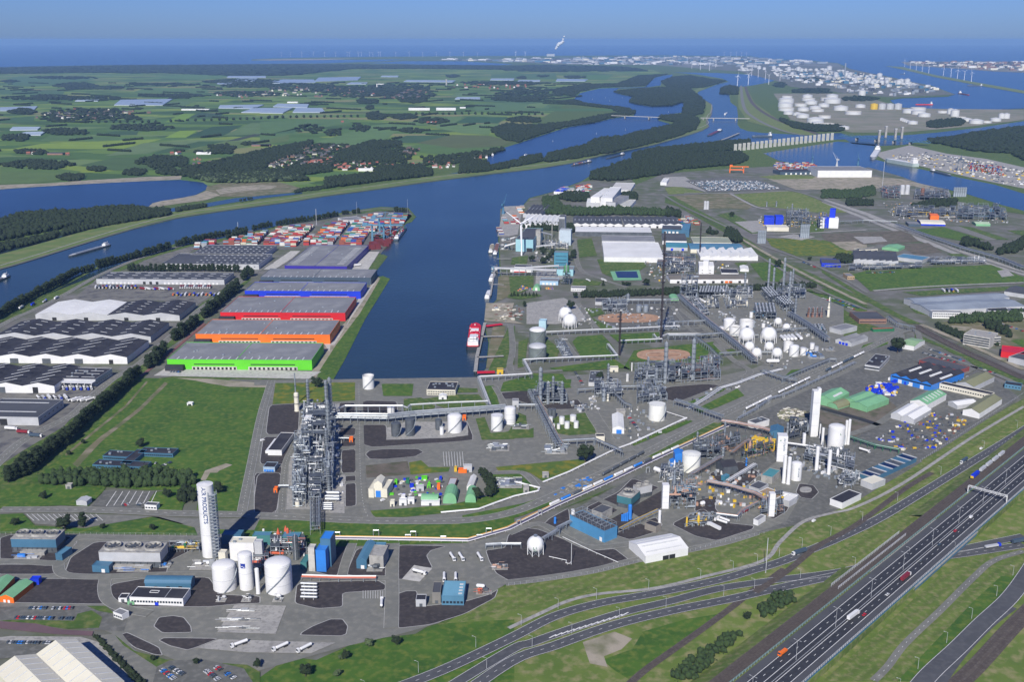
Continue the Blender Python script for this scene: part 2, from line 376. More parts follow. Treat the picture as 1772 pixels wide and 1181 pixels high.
aP('lake_water',eV,'R',[(-30,925),(200,905),(350,880),(480,835),(650,790),(760,755),(930,735),(975,715),(1130,690),(1235,660),(1210,645),(1140,625),(1145,590),(1300,570),(1325,520),(1300,500),(1230,525),(1100,530),(1000,515),(940,500),(970,460),(900,450),(835,430),(870,405),(1060,398),(1155,385),(1160,355),(1230,345),(1235,310),(1190,315),(1120,330),(1065,370),(1050,395),(900,400),(740,405),(610,435),(560,480),(640,505),(800,530),(920,540),(975,575),(970,590),(820,610),(700,640),(520,670),(300,740),(185,780),(90,810),(0,860),(-30,870)],.3)
aP('lake_water',eV,'K',[(-400,140),(-20,112),(300,90),(620,72),(900,58),(1225,45),(1380,62),(1415,85),(1400,115),(1330,150),(1200,175),(1040,205),(1020,250),(860,290),(500,330),(90,350),(-400,400)],.3)
aP('ditch_water',dW,'K',[(-20,575),(400,462),(700,385),(1160,295),(1200,262),(1400,232),(1620,195),(1772,172),(2060,140),(2060,128),(1772,155),(1600,170),(1400,205),(1160,240),(1100,275),(400,430),(-20,530)],.3)
aP('marina_water',eV,'Q',[(1080,905),(1215,880),(1215,900),(1100,915)],.3)
aP('channel_water',dW,'S',[(700,600),(840,592),(1060,592),(1260,575),(1500,548),(1772,508),(1990,480),(1990,520),(1772,545),(1500,583),(1350,595),(1210,620),(1060,648),(900,655),(760,640)],.3)
aP('harbour_water',fO,'S',[(240,697),(460,662),(680,628),(900,645),(885,690),(865,725),(960,750),(1140,785),(1350,832),(1600,882),(1772,935),(2000,1000),(2000,1130),(1772,1055),(1640,1000),(1430,935),(1300,905),(1160,875),(1040,830),(860,780),(700,790),(520,775),(330,740)],.3)
aP('far_channel_water',ff,'S',[(1700,360),(1990,400),(1990,440),(1772,433),(1640,436)],.25)
fA=[('P',[(0,750),(250,705),(560,690),(840,680),(1000,675),(760,735),(560,738),(300,735)],(.192,.288,.029)),('P',[(1010,668),(1100,625),(1215,622),(1140,668)],(.18,.3,.024)),('P',[(1140,664),(1300,600),(1490,590),(1365,655)],(.026,.078,.021)),('P',[(1370,655),(1540,577),(1800,580),(1720,640)],(.102,.18,.053)),('P',[(580,655),(700,628),(850,625),(840,650)],(.036,.09,.024)),('P',[(930,770),(1130,690),(1390,688),(1080,755)],(.042,.102,.027)),('P',[(640,780),(880,700),(1230,688),(900,765)],(.12,.192,.067)),('P',[(240,690),(300,655),(700,660),(780,682),(600,690)],(.078,.156,.038)),('P',[(1010,572),(1120,520),(1200,520),(1120,572)],(.144,.264,.024)),('P',[(1165,540),(1220,515),(1370,518),(1350,540)],(.036,.084,.034)),('P',[(0,580),(10,550),(210,535),(210,570)],(.048,.12,.029)),('P',[(1380,690),(1560,645),(1610,648),(1460,685)],(.042,.06,.034)),('P',[(1090,757),(1400,690),(1590,690),(1640,650),(1772,640),(1772,690),(1500,725),(1280,760)],(.096,.156,.034)),('P',[(0,945),(0,845),(300,850),(500,875),(400,910),(350,935),(150,950)],(.084,.156,.029)),('P',[(480,840),(700,790),(1000,790),(1180,790),(1120,865),(700,870)],(.06,.12,.027)),('Q',[(0,690),(0,570),(540,550),(560,580),(350,610),(130,660)],(.084,.168,.043)),('Q',[(60,645),(420,580),(330,585),(200,640)],(.054,.126,.038)),('Q',[(330,700),(530,640),(700,590),(930,570),(940,600),(820,640),(760,690),(560,720)],(.102,.192,.053)),('Q',[(930,570),(1000,540),(1250,540),(1180,590),(960,590)],(.096,.18,.048)),('Q',[(1200,575),(1270,540),(1520,540),(1460,580)],(.03,.096,.029)),('Q',[(1100,590),(1470,580),(1400,650),(1240,640),(1050,605)],(.114,.204,.058)),('Q',[(750,700),(900,655),(1160,655),(1000,700)],(.042,.102,.034)),('Q',[(960,700),(1180,650),(1400,655),(1560,690),(1480,720),(1200,735)],(.09,.12,.034)),('Q',[(820,740),(1000,705),(1250,740),(1460,720),(1260,770),(1180,780)],(.078,.156,.029)),('Q',[(1310,460),(1600,450),(1772,470),(1772,505),(1320,505)],(.084,.168,.053)),('Q',[(1280,445),(1400,430),(1772,430),(1772,470),(1600,455)],(.054,.12,.038)),('Q',[(0,430),(150,425),(310,425),(250,440),(50,445)],(.132,.228,.038)),('Q',[(1170,415),(1200,390),(1460,400),(1500,410),(1360,425)],(.108,.192,.058)),('P',[(1190,455),(1420,430),(1480,430),(1330,460)],(.144,.24,.029)),('R',[(620,345),(660,310),(830,312),(780,350)],(.072,.168,.029)),('R',[(0,310),(440,300),(450,345),(0,330)],(.066,.144,.038)),('R',[(270,560),(300,540),(840,545),(830,560)],(.06,.144,.038)),('R',[(220,540),(260,510),(420,500),(350,540)],(.12,.204,.058)),('K',[(0,75),(0,-10),(400,0),(520,30),(320,60)],(.09,.156,.034)),('P',[(930,460),(1130,440),(1200,440),(1100,490),(960,480)],(.09,.168,.048)),('P',[(0,400),(0,370),(400,380),(380,410)],(.06,.132,.038)),('P',[(800,395),(900,360),(1270,370),(1280,395)],(.084,.168,.043)),('P',[(860,300),(1200,275),(1400,280),(1360,300),(1240,310)],(.084,.18,.038)),('P',[(0,320),(120,290),(600,305),(330,345),(100,350)],(.066,.144,.048))]
for i,(v,aw,c)in enumerate(fA):
 m=M('field_%d'%i,c,tuple(x*.85 for x in c),.01,.95,bc=(20+i*23%60,26,.18),dG=i*31)
 aP('field',m,v,aw,.35+.012*i)
aP('sand_shore',bd,'K',[(-20,110),(-20,80),(300,70),(650,45),(1000,25),(1240,18),(1232,42),(900,58),(620,72),(300,90)],.6)
aP('sand_shore',bd,'K',[(1040,205),(1100,190),(1230,170),(1340,148),(1410,118),(1500,150),(1400,185),(1200,210),(1060,232),(1010,230)],.6)
aP('scrub_ground',ck,'K',[(1410,90),(1500,70),(1900,60),(2050,100),(1990,130),(1700,160),(1500,160),(1390,150)],.5)
aP('sand_ground',bd,'K',[(1470,115),(1560,95),(1772,80),(1890,88),(1850,108),(1640,125),(1500,145)],.7)
dT=[(-120,497),(0,466.5),(63,448),(152,420),(229,397),(305,378),(381,366),(450,356.5),(505,349),(563,339.5),(650,328),(732,316),(845,301.5),(926,292.5),(988,282.6),(1053,266),(1129,251),(1189,234),(1214.7,225.7),(1226,219),(1223,213),(1225,205),(1230,200),(1232,187),(1229.6,180),(1217,173),(1205,166),(1207,159),(1222,153)]
fb=[(1210,152),(1199,157),(1196,163),(1200,168),(1214,174),(1222,180),(1222,190),(1218,200),(1213,206),(1213,211),(1211,216),(1200,223),(1180,230),(1125,244),(1050,258.5),(986,274),(924,285),(845,294),(732,307),(650,320),(563,331),(505,340),(450,347),(381,357),(305,366),(229,382),(152,399),(63,424),(0,441),(-120,470)]
di('dike',gE,[P('T',x,y)for x,y in dT+fb],.9)
ae('dike_foot_stones','T',dT[:27],7,M('riprap',(.13,.13,.125),(.09,.09,.085),.3,.9),1.)
ae('dike_path','T',[(x,y-6)for x,y in dT[1:24]],4,aE,1.05)
aP('yard_ground',bf,'T',[(-300,760),(-200,640),(0,560),(63,532),(190,478),(254,450),(300,438),(430,408),(500,389),(590,371),(625,364),(662,360),(705,361),(714,372),(700,386),(678,415),(655,440),(640,466),(645,480),(625,540),(575,640),(560,658),(300,652),(240,660),(-300,1130)],.25)
aP('yard_ground',bf,'T',[(866,362),(905,357),(918,344),(957,333),(1008,315),(1085,300),(1100,320),(1150,300),(1300,290),(1420,285),(1550,290),(1640,345),(1772,372),(1900,400),(1900,640),(1772,655),(1500,560),(1400,500),(1200,640),(826,655),(842,638),(847,592),(840,568),(841,538),(860,520),(867,474),(864,416)],.25)
aP('industrial_ground',bf,'T',[(0,1181),(-200,1000),(400,657),(830,658),(1772,560),(1900,640),(1772,700),(1400,870),(860,1010),(700,1110),(400,1230)],.15)
aP('grass_field',aG,'E',[(120,1190),(560,760),(700,640),(900,555),(1290,560),(1660,590),(1660,640),(1580,900),(1560,1190),(1300,1250),(900,1250)],.45)
aP('grass_verge',aW,'E',[(-200,1330),(0,1100),(420,830),(560,700),(700,560),(830,480),(1080,270),(1250,90),(1500,-60),(1560,-60),(1290,170),(1130,310),(1000,400),(960,470),(880,570),(700,740),(420,1010),(200,1190),(-100,1450)],.48)
aP('grass_bank',aG,'L',[(1030,1175),(1060,1080),(1130,930),(1300,700),(1400,540),(1440,530),(1485,548),(1330,800),(1205,1050),(1135,1172)],.5)
aP('grass_bank',aW,'L',[(1300,520),(1440,395),(1470,408),(1440,440),(1400,495)],.5)
aP('headland_grass',aW,'Z',[(480,310),(700,250),(960,215),(1180,235),(1200,260),(900,255),(640,300)],.5)
aP('headland_grass',aW,'Z',[(1360,480),(1440,300),(1580,340),(1500,440)],.5)
aP('scrub_strip',bd,'L',[(985,1150),(1090,960),(1230,790),(1400,530),(1425,545),(1300,760),(1150,960),(1060,1100),(1020,1175)],.52)
aP('dirt_path',ck,'E',[(450,1090),(530,1000),(620,920),(720,850),(860,740),(1020,580),(1040,590),(880,750),(740,860),(640,940),(600,980),(480,1110)],.55)
aP('dirt_path',bd,'E',[(1270,1130),(1400,1085),(1440,1095),(1360,1130),(1290,1190),(1240,1190)],.55)
aP('sand_ground',bd,'E',[(1080,555),(1290,560),(1660,590),(1660,615),(1420,610),(1300,590),(1200,570)],.56)
for q in([(400,1030),(780,720),(905,575),(915,580),(790,730),(410,1040)],):aP('dirt_track',ck,'E',q,.58)
aP('concrete_yard',aZ,'L',[(20,1150),(100,1100),(1060,1125),(980,1170)],.55)
aP('concrete_yard',aZ,'L',[(250,990),(330,935),(1120,940),(1110,1000),(1075,950)],.55)
aP('concrete_yard',aZ,'L',[(1210,850),(1290,670),(1420,540),(1380,590),(1240,800),(1140,960),(1080,960)],.54)
aP('concrete_yard',aZ,'L',[(1210,490),(1240,490),(1290,420),(1330,380),(1420,380),(1350,490)],.55)
aP('concrete_yard',aZ,'L',[(770,490),(700,490),(870,375),(930,375),(880,420)],.55)
aP('terminal_yard',aj,'L',[(780,370),(860,335),(1010,335),(1090,200),(1140,165),(1280,170),(1400,130),(1590,120),(1620,160),(1590,190),(1480,320),(1430,390),(1350,380),(1310,350),(1240,345)],.5)
aP('truck_yard',dA,'K',[(480,870),(620,760),(660,720),(1640,740),(1500,800),(1340,900),(1100,870)],.5)
aP('truck_yard',dA,'E',[(-100,660),(-100,500),(560,500),(700,500),(600,640),(390,860),(0,1090),(-100,1150),(-100,640)],.5)
aP('truck_yard',dA,'K',[(970,600),(1090,560),(1300,500),(1350,500),(1180,620)],.5)
WL1=ae('road','K',[(-60,1080),(100,990),(240,930),(420,840),(560,760),(690,690),(900,600),(1080,540),(1300,480),(1560,420),(1772,385)],10,aL,.7,bK=.5,bL=(.3,3,6))
WL2=ae('road','E',[(-60,1130),(120,960),(300,860),(440,790),(540,700),(700,560),(860,470),(1080,280),(1250,120),(1400,20),(1560,-90),(1680,-160)],11,aL,.72,bK=.5,bL=(.3,3,6))
aP('cycle_path',cs,'E',[(860,545),(1060,385),(1260,215),(1275,220),(1075,390),(880,550)],.74)
aP('quay_road',aL,'T',[(440,661),(560,658),(1130,649),(1130,655),(700,665),(440,668)],.6)
aP('grass_verge',aW,'K',[(-60,1010),(240,830),(660,640),(1170,510),(1300,470),(1200,480),(650,660),(240,870),(-60,1060)],.6)
aP('plant_asphalt',aL,'T',[(418,892),(468,664),(520,662),(826,662),(1150,640),(1230,655),(1300,640),(1400,600),(1560,560),(1570,600),(1300,720),(1130,800),(985,860),(900,888),(800,905),(640,906),(430,900)],.5)
aP('plant_asphalt',aL,'T',[(0,940),(200,905),(440,905),(560,935),(820,938),(960,912),(1180,800),(1420,800),(1360,905),(1230,950),(880,1010),(760,1080),(690,1100),(600,1120),(440,1165),(340,1160),(150,1080),(0,1090)],.5)
aP('plant_asphalt',aj,'T',[(1130,810),(1300,720),(1400,650),(1500,620),(1590,590),(1700,640),(1765,690),(1580,810),(1480,870),(1400,905),(1200,950),(1100,960),(960,900)],.45)
PL=[('F',[(100,390),(300,380),(290,580),(75,585)]),('F',[(60,600),(245,600),(245,690),(190,780),(35,780)]),('F',[(20,850),(190,790),(150,1080),(130,1110),(0,1110),(0,1000)]),('F',[(560,375),(665,375),(665,470),(560,470)]),('F',[(555,540),(668,540),(665,590),(550,590)]),('F',[(575,610),(665,605),(668,660),(575,665)]),('F',[(575,690),(668,680),(670,835),(575,840)]),('F',[(600,910),(670,905),(672,1050),(640,1060),(600,1060)]),('F',[(600,860),(668,855),(670,890),(600,895)]),('F',[(712,370),(740,360),(940,365),(945,440),(710,440)]),('F',[(710,560),(720,520),(870,520),(875,620),(1300,605),(1410,580),(1400,490),(1440,590),(1440,620),(1350,630),(780,668),(720,650)]),('F',[(733,715),(760,690),(860,680),(1080,680),(1115,700),(1060,730),(860,748),(760,745)]),('G',[(250,310),(440,290),(460,340),(480,370),(500,400),(330,350),(260,350)]),('G',[(530,390),(760,350),(800,400),(780,415),(560,420)]),('G',[(1350,270),(1600,250),(1714,260),(1600,320),(1420,370),(1300,340)]),('B',[(300,550),(460,590),(490,550),(540,430),(520,405),(440,420),(400,540)]),('B',[(520,575),(580,430),(760,410),(770,560),(740,585),(600,590)]),('B',[(795,600),(800,420),(840,410),(1090,415),(1000,440),(975,470),(1010,540),(910,530),(840,605)]),('B',[(795,870),(800,690),(860,670),(920,670),(930,760),(1190,730),(1330,690),(1380,660),(1360,710),(1190,800),(1000,860),(830,880)]),('B',[(270,905),(330,870),(430,830),(500,830),(530,870),(520,915),(490,925),(260,920)]),('B',[(270,620),(700,610),(750,640),(735,665),(500,680),(500,760),(360,770),(230,740),(240,640)]),('B',[(0,0),(155,0),(130,210),(90,235),(0,235)]),('A',[(0,370),(60,350),(390,360),(440,390),(370,470),(320,500),(0,500)]),('A',[(-20,520),(330,520),(330,560),(290,575),(-20,575)]),('A',[(60,600),(560,600),(600,620),(575,660),(580,710),(610,745),(0,735)]),('A',[(370,560),(400,480),(540,390),(920,390),(1120,395),(1120,420),(960,500),(940,575),(560,580),(400,575)]),('A',[(605,670),(640,630),(810,600),(1180,590),(1250,690),(1472,700),(1472,740),(1330,745),(1180,760),(1060,760),(740,760),(660,740),(620,710)]),('A',[(870,870),(900,820),(980,810),(1040,820),(1080,870),(1085,905),(920,908)]),('A',[(900,950),(930,935),(1240,940),(1110,990),(1060,1005),(960,980)]),('A',[(680,920),(720,905),(900,990),(920,1035),(870,1030),(760,990)]),('C',[(-69,570),(-109,500),(-129,440),(-20,425),(0,350),(80,310),(170,320),(370,400),(500,440),(600,430),(690,500),(360,560),(130,600),(0,610)]),('C',[(200,290),(230,260),(340,200),(350,300),(260,320),(215,310)]),('C',[(430,200),(620,110),(700,30),(900,100),(870,200),(760,270),(640,330),(600,330)]),('C',[(590,350),(830,250),(870,290),(850,330),(690,380)]),('C',[(920,290),(1100,200),(1200,280),(1390,300),(1380,320),(1180,385),(1060,360)]),('C',[(1040,160),(1180,130),(1170,200),(1200,240),(1060,230)]),('I',[(1000,450),(1250,350),(1400,450),(1300,540),(1180,580),(1100,530)]),('I',[(1450,780),(1560,620),(1650,640),(1600,740),(1500,800)]),('D',[(180,110),(200,60),(280,70),(310,110),(270,150),(210,140)])]
for i,(v,aw)in enumerate(PL):
 W=eh(bu(v,aw));mb=MB()
 mb.pm([(p.x,p.y)for p in W],.1,.62+i*.002);cB(mb.B('gravel_plot',gY),aY='structure')
 mb=MB();W3=W+[W[0]];aq(mb,W3,-.35,.35,.66+i*.002);cB(mb.B('kerb',es),aY='structure')
aP('process_paving',aE,'F',[(210,1080),(235,700),(330,440),(380,400),(560,380),(560,850),(600,850),(595,1105),(430,1100),(440,1060),(370,1080)],.7)
aP('process_paving',aE,'F',[(870,620),(875,540),(1000,500),(1400,500),(1410,590),(1290,605)],.7)
aP('process_paving',aj,'I',[(780,200),(1100,100),(1450,110),(1600,300),(1400,440),(1200,330),(1000,430),(830,460),(740,330)],.68)
aP('process_paving',aj,'M',[(880,770),(1000,700),(1300,700),(1440,800),(1476,900),(1250,900),(900,880)],.66)
aP('process_paving',aL,'X',[(90,280),(800,200),(1400,200),(1772,350),(1772,700),(1400,950),(1000,960),(600,780),(350,520)],.62)
GR=[('F',[(120,385),(140,245),(665,240),(665,360),(330,375)],bB),('F',[(840,250),(1050,250),(1040,330),(850,330)],aG),('F',[(985,430),(985,350),(1100,340),(1200,400),(1160,425)],aW),('F',[(1110,350),(1340,320),(1480,320),(1540,400),(1250,410)],aW),('F',[(1340,275),(1470,280),(1475,305),(1340,310)],aW),('F',[(1510,265),(1580,260),(1625,420),(1540,410)],aG),('F',[(1020,770),(1100,755),(1150,800),(1290,800),(1280,830),(1030,850)],bB),('F',[(735,790),(1010,760),(1030,850),(740,870)],dV),('F',[(745,1090),(880,1080),(1290,1050),(1714,950),(1714,1000),(1400,1090),(1000,1130),(800,1130)],aG),('F',[(-100,1300),(-40,1150),(200,1150),(800,1165),(1300,1165),(1714,1060),(1714,1180),(1400,1300),(400,1330)],aG),('F',[(1460,480),(1520,470),(1560,580),(1714,560),(1714,615),(1500,620)],aW),('G',[(90,490),(140,475),(180,575),(420,560),(470,540),(470,605),(140,618)],aW),('G',[(590,470),(820,440),(870,510),(880,580),(700,590),(590,570)],aW),('G',[(370,440),(420,460),(430,560),(300,570),(350,500)],aW),('G',[(440,190),(460,180),(660,185),(720,275),(480,295),(250,300),(270,240)],aG),('G',[(460,230),(720,220),(710,270),(480,280)],aG),('G',[(220,800),(760,750),(860,760),(540,900),(450,840),(400,825),(240,830)],bB),('G',[(190,850),(380,845),(440,900),(500,950),(400,990),(220,1010)],aG),('G',[(0,1120),(400,1040),(560,990),(600,1040),(400,1120),(0,1240)],aG),('G',[(1110,640),(1480,490),(1500,505),(1130,660)],aG),('G',[(1200,690),(1714,500),(1714,560),(1240,740)],aW),('G',[(850,890),(1200,720),(1420,650),(1300,700),(880,870)],aW),('G',[(620,1090),(1000,930),(860,1000)],aW),('H',[(260,740),(560,590),(620,560),(680,620),(450,720),(300,770)],aG),('H',[(170,690),(480,550),(540,540),(500,580),(260,690)],aG),('H',[(1030,450),(1080,400),(1160,395),(1170,415),(1060,460)],aG),('H',[(430,800),(1000,540),(1010,560),(480,810)],aW),('H',[(20,1000),(400,850),(540,860),(120,1060),(0,1090)],aW),('H',[(0,920),(220,830),(240,840),(0,950)],aG),('H',[(1000,530),(1624,260),(1624,290),(1200,470)],aG),('H',[(0,320),(130,310),(160,340),(0,350)],aG),('H',[(130,190),(420,160),(330,350),(240,340),(250,240),(120,230)],aG),('H',[(380,190),(440,180),(500,260),(410,250)],aG),('M',[(690,960),(720,930),(860,920),(900,960),(960,1050),(740,1050)],aG),('M',[(900,920),(1180,905),(1200,960),(960,970)],aG),('M',[(560,1110),(930,1060),(1020,1120),(1010,1070),(1400,1080),(1440,1020),(1300,980),(1040,1010),(980,1110),(600,1130)],aG),('M',[(540,940),(620,1000),(600,1060),(540,1060)],aW),('M',[(760,770),(850,770),(870,800),(800,820),(870,860),(930,880),(850,890)],aW),('M',[(720,380),(800,370),(830,470),(730,480)],aW),('M',[(830,490),(1090,490),(1110,530),(1070,560),(920,560),(930,600),(860,570)],aW),('M',[(330,590),(470,580),(470,650),(380,690),(330,700)],aW),('M',[(350,480),(440,470),(430,520),(340,520)],aW),('M',[(700,600),(860,620),(840,640),(690,640)],aW),('M',[(270,590),(330,580),(340,700),(260,730)],ck),('M',[(200,1110),(240,870),(310,870),(300,1000),(250,1110)],ck),('M',[(330,870),(365,870),(360,1090),(330,1100),(200,1150)],aW),('M',[(385,960),(440,940),(420,1100),(380,1110)],aW),('M',[(440,560),(1,1)][:0],aW),('M',[(430,740),(640,710),(760,770),(800,840),(600,860),(430,860)],aE),('M',[(200,740),(360,740),(330,830),(420,860),(190,840)],bd),('M',[(265,360),(300,190),(410,185),(380,350),(330,360)],aE),('M',[(485,560),(620,540),(650,600),(480,640)],aE),('M',[(320,710),(330,690),(500,690),(520,700),(400,720)],aW)]
for i,g in enumerate(GR):
 if len(g[1])>2:aP('grass_plot'if g[2]in(aW,aG,bB)else 'ground_patch',g[2],g[0],g[1],.75+.004*i)
def eP(aK,bD,v,cx,cy,rx,ry,z,n=28,fj=0.,sq=2.6):
 aw=[]
 for i in range(n):
  t=2*mp*i/n;c,s=mc(t),mz(t)
  aw.append((cx+rx*math.copysign(abs(c)**(2/sq),c),cy+ry*math.copysign(abs(s)**(2/sq),s)))
 return aP(aK,bD,v,aw,z)
eP('soil_basin',ei,'M',1207,1035,152,32,1.1);eP('soil_basin',ei,'M',1010,826,175,26,1.1)
eP('soil_basin',M('basin_ring',(.45,.38,.3),None,.3,.9),'M',1207,1035,100,17,1.15);eP('soil_basin',ei,'M',1207,1035,96,15,1.2)
aP('pool_rim',aO,'M',[(905,560),(1070,552),(1085,610),(925,612)],1.1)
aP('pool_water',en,'M',[(932,560),(1055,560),(1066,597),(947,597)],1.2)
eP('gravel_plot',aE,'D',236,97,34,17,1.)
RG=[('N',[(0,255),(420,230),(490,240),(640,330),(600,350),(480,340),(240,350),(160,330)],ck),('N',[(500,240),(900,215),(1000,230),(1340,370),(1180,380),(760,330),(690,330)],bQ),('N',[(0,190),(100,180),(290,225),(30,240)],bQ),('N',[(380,390),(480,370),(640,450),(700,520),(640,530),(450,420)],aW),('N',[(740,560),(1100,570),(1200,590),(1380,660),(1330,690),(960,690),(780,620)],bB),('N',[(620,745),(800,730),(900,800),(830,880),(720,870)],aG),('N',[(510,740),(610,735),(560,790)],aW),('N',[(930,930),(1300,1000),(1476,1080),(1476,1120),(1250,1040),(1020,940)],aG),('N',[(1350,830),(1500,790),(1580,900),(1500,920)],aG),('N',[(980,430),(1170,440),(1160,520),(1000,520)],aW),('N',[(510,440),(690,430),(760,500),(640,520)],aE),('N',[(820,550),(940,530),(1100,550),(1000,575)],aE),('N',[(1200,590),(1476,580),(1476,640),(1330,650)],bd),('N',[(760,100),(1100,110),(1476,110),(1476,200),(960,205),(760,130)],bd),('N',[(0,110),(150,110),(310,225),(200,190),(0,180)],aE),('N',[(150,140),(430,110),(700,135),(890,200),(320,225)],aj),('N',[(680,110),(900,90),(1100,110),(1080,125),(800,130)],bQ),('N',[(1140,530),(1350,520),(1476,580),(1180,590)],dV),('N',[(10,250),(60,250),(480,480),(780,690),(1100,830),(1476,1010),(1476,1070),(1100,890),(760,730),(560,590),(440,520),(100,330),(0,300)],aW),('O',[(20,240),(300,330),(470,400),(700,500),(1292,700),(1292,730),(860,600),(420,430),(0,260)],aE),('O',[(0,160),(240,130),(300,95),(500,110),(720,165),(480,150),(300,180),(0,190)],bd),('O',[(100,460),(540,440),(620,510),(400,530),(260,530)],dV),('O',[(200,480),(380,480),(420,510),(270,525)],aE),('O',[(490,530),(680,520),(770,580),(600,600)],dV),('O',[(580,435),(780,420),(1040,500),(900,510),(700,470)],aG),('O',[(870,410),(1040,500),(1200,500),(960,420)],aW),('O',[(800,420),(880,415),(1120,500),(1060,505)],aL),('O',[(190,720),(480,690),(1080,660),(1292,740),(1292,775),(600,815),(310,830)],aG),('O',[(0,500),(60,515),(200,600),(0,600)],bB),('O',[(800,590),(900,590),(990,630),(860,620)],aW),('O',[(510,835),(1180,800),(1292,790),(1292,820),(760,850),(640,860)],aW),('O',[(0,710),(0,690),(230,830),(500,980),(640,1040),(560,1040),(330,920)],aW),('O',[(0,810),(100,830),(300,940),(260,935),(60,870)],aG),('O',[(560,930),(640,940),(700,990),(600,970)],aW),('O',[(720,1040),(900,1000),(1292,990),(1292,1181),(1100,1181),(800,1080)],ck),('O',[(1100,300),(1160,280),(1292,315),(1292,335),(1200,325)],aW),('O',[(1180,440),(1292,440),(1292,480)],aW),('O',[(800,1080),(830,1050),(960,1060),(920,1080)],bd),('O',[(370,100),(500,110),(800,180),(830,215),(660,175)],bd),('O',[(1120,700),(1180,690),(1230,730),(1150,740)],aE),('J',[(480,150),(600,120),(650,130),(640,170),(450,195)],aG),('J',[(830,70),(1200,230),(1575,390),(1575,420),(1300,320),(1000,160),(830,100)],aW),('J',[(1480,120),(1575,110),(1575,170)],aG),('J',[(160,590),(400,660),(560,700),(400,790),(200,700)],dV),('J',[(0,620),(110,600),(110,680),(0,690)],dV),('J',[(180,560),(420,500),(640,520),(730,590),(560,680),(350,620)],dV),('J',[(1120,990),(870,940),(1575,560),(1575,660),(1200,860)],bG),('J',[(500,190),(700,130),(760,130),(780,90),(900,160),(1150,230),(1250,300),(1100,350),(850,270),(700,260)],aj)]
for i,g in enumerate(RG):aP('ground_patch',g[2],g[0],g[1],.6+.004*i)
def dO(v,aw,z,n=1,da=4.5,W=None,gR=True,cC=True,wd=3.2):
 W=W or bu(v,aw)
 if cC:W=cS(W)
 if gR:mb=MB();aq(mb,W,-(n*da)/2-.8,(n*da)/2+.8,z);cB(mb.B('track_bed',cY),aY='structure')
 for k in range(n):
  c=(k-(n-1)/2)*da;mb=MB()
  for s in(-.85,.85):aq(mb,W,c+s-.14,c+s+.14,z+.18)
  cB(mb.B('railway_track',eo),aY='structure')
 return W
dO('N',[(1476,1075),(1250,965),(1020,850),(880,775),(700,670),(580,590),(400,480),(200,360),(60,290),(0,262)],1.2,2,gR=False)
ae('railway_bed','N',[(1476,1048),(1250,940),(1040,835),(900,760),(720,660),(590,585),(440,505)],9,bd,1.15)
ae('road','N',[(1476,1085),(1230,985),(1000,880),(870,800),(700,700),(560,615)],7,aL,1.18)
ae('road','N',[(-20,235),(120,320),(300,405),(500,500),(600,560),(700,610),(960,700),(1100,760),(1250,830),(1380,900),(1476,960)],8,aL,1.1)
ae('road','N',[(480,235),(650,325),(760,350)],9,aE,1.12);ae('road','N',[(880,200),(1050,245),(1250,320),(1476,400)],10,aL,1.12)
ae('road','N',[(140,230),(480,232),(900,215)],8,aE,1.13);ae('road','N',[(640,530),(1000,525),(1476,500)],9,aE,1.14)
ae('road','O',[(0,255),(200,320),(420,410),(700,510),(900,590),(1292,715)],8,aL,1.2)
ae('road','O',[(330,828),(700,800),(1292,775)],8,aE,1.16)
ae('railway_bed','J',[(830,20),(1000,110),(1200,210),(1400,300),(1575,380)],16,cY,1.15)
dO('J',[(840,5),(1010,95),(1230,205),(1420,290),(1640,400)],1.2,3,da=5,gR=False)
ae('sand_track','J',[(870,10),(1060,90),(1290,190),(1575,320)],10,bd,1.1)
ae('road','J',[(650,100),(830,50),(900,160),(1180,280),(1400,360),(1575,440)],9,aL,1.17)
ae('road','J',[(980,440),(1100,380),(1240,300)],11,aL,1.17)
ae('plant_road','T',[(470,660),(452,720),(436,800),(424,860),(418,893)],9,aL,.9,bK=.4,bL=(.3,2,5))
ae('plant_road','T',[(0,884),(150,884),(300,890),(440,893),(600,902),(720,904),(810,902),(880,890),(940,868),(1010,836),(1100,795),(1200,744),(1300,695),(1400,650),(1500,605),(1560,575)],12,aL,.92,bK=.5,bL=(.35,3,6))
ae('plant_road','T',[(621,665),(622,740),(624,830),(630,880),(640,900)],10,aL,.91,bL=(.3,2,5))
ae('plant_road','F',[(285,590),(250,680),(205,790),(180,1100)],7,aL,.93,bK=.3,bL=(.3,2,5))
ae('plant_road','G',[(330,0),(320,100),(330,170),(500,170),(660,160)],8,aL,.93,bK=.3)
ae('plant_road','G',[(210,265),(260,350),(290,420)],7,aL,.93,bK=.3)
ae('plant_road','G',[(620,830),(940,830)][:0]or[(840,380),(860,450),(930,560),(960,620),(1060,670),(1100,700)],16,aL,.94,bK=.3)
ae('plant_road','G',[(220,835),(400,840),(500,940)],7,aL,.94,bK=.4)
ae('plant_road','M',[(700,370),(730,540),(850,600),(1000,650)],9,aL,.95,bK=.3);ae('plant_road','M',[(340,860),(350,1000),(335,1100),(360,1170)],9,aL,.95,bK=.3)
ae('plant_road','M',[(380,905),(600,910),(1000,895),(1476,880)],8,aL,.95,bK=.3);ae('plant_road','M',[(720,740),(800,850),(850,900)],8,aL,.95,bK=.3);ae('plant_road','M',[(620,920),(720,1060)],9,aL,.95,bK=.3)
ae('plant_road','d',[(500,740),(640,920),(760,1000)],7,aL,1.,bK=.3);ae('plant_road','d',[(570,760),(780,930),(984,1110)],9,aL,1.,bK=.3)
ae('road','H',[(440,180),(600,330),(720,400),(700,450),(560,510),(400,580),(120,690)],9,aL,1.,bK=.3);ae('road','X',[(960,960),(1200,900),(1400,870),(1772,720)],9,aL,1.,bK=.3)
ae('road','A',[(-30,500),(150,505),(330,510),(370,450),(440,370),(700,370),(1100,375),(1250,380)],9,aL,.9,bK=.4)
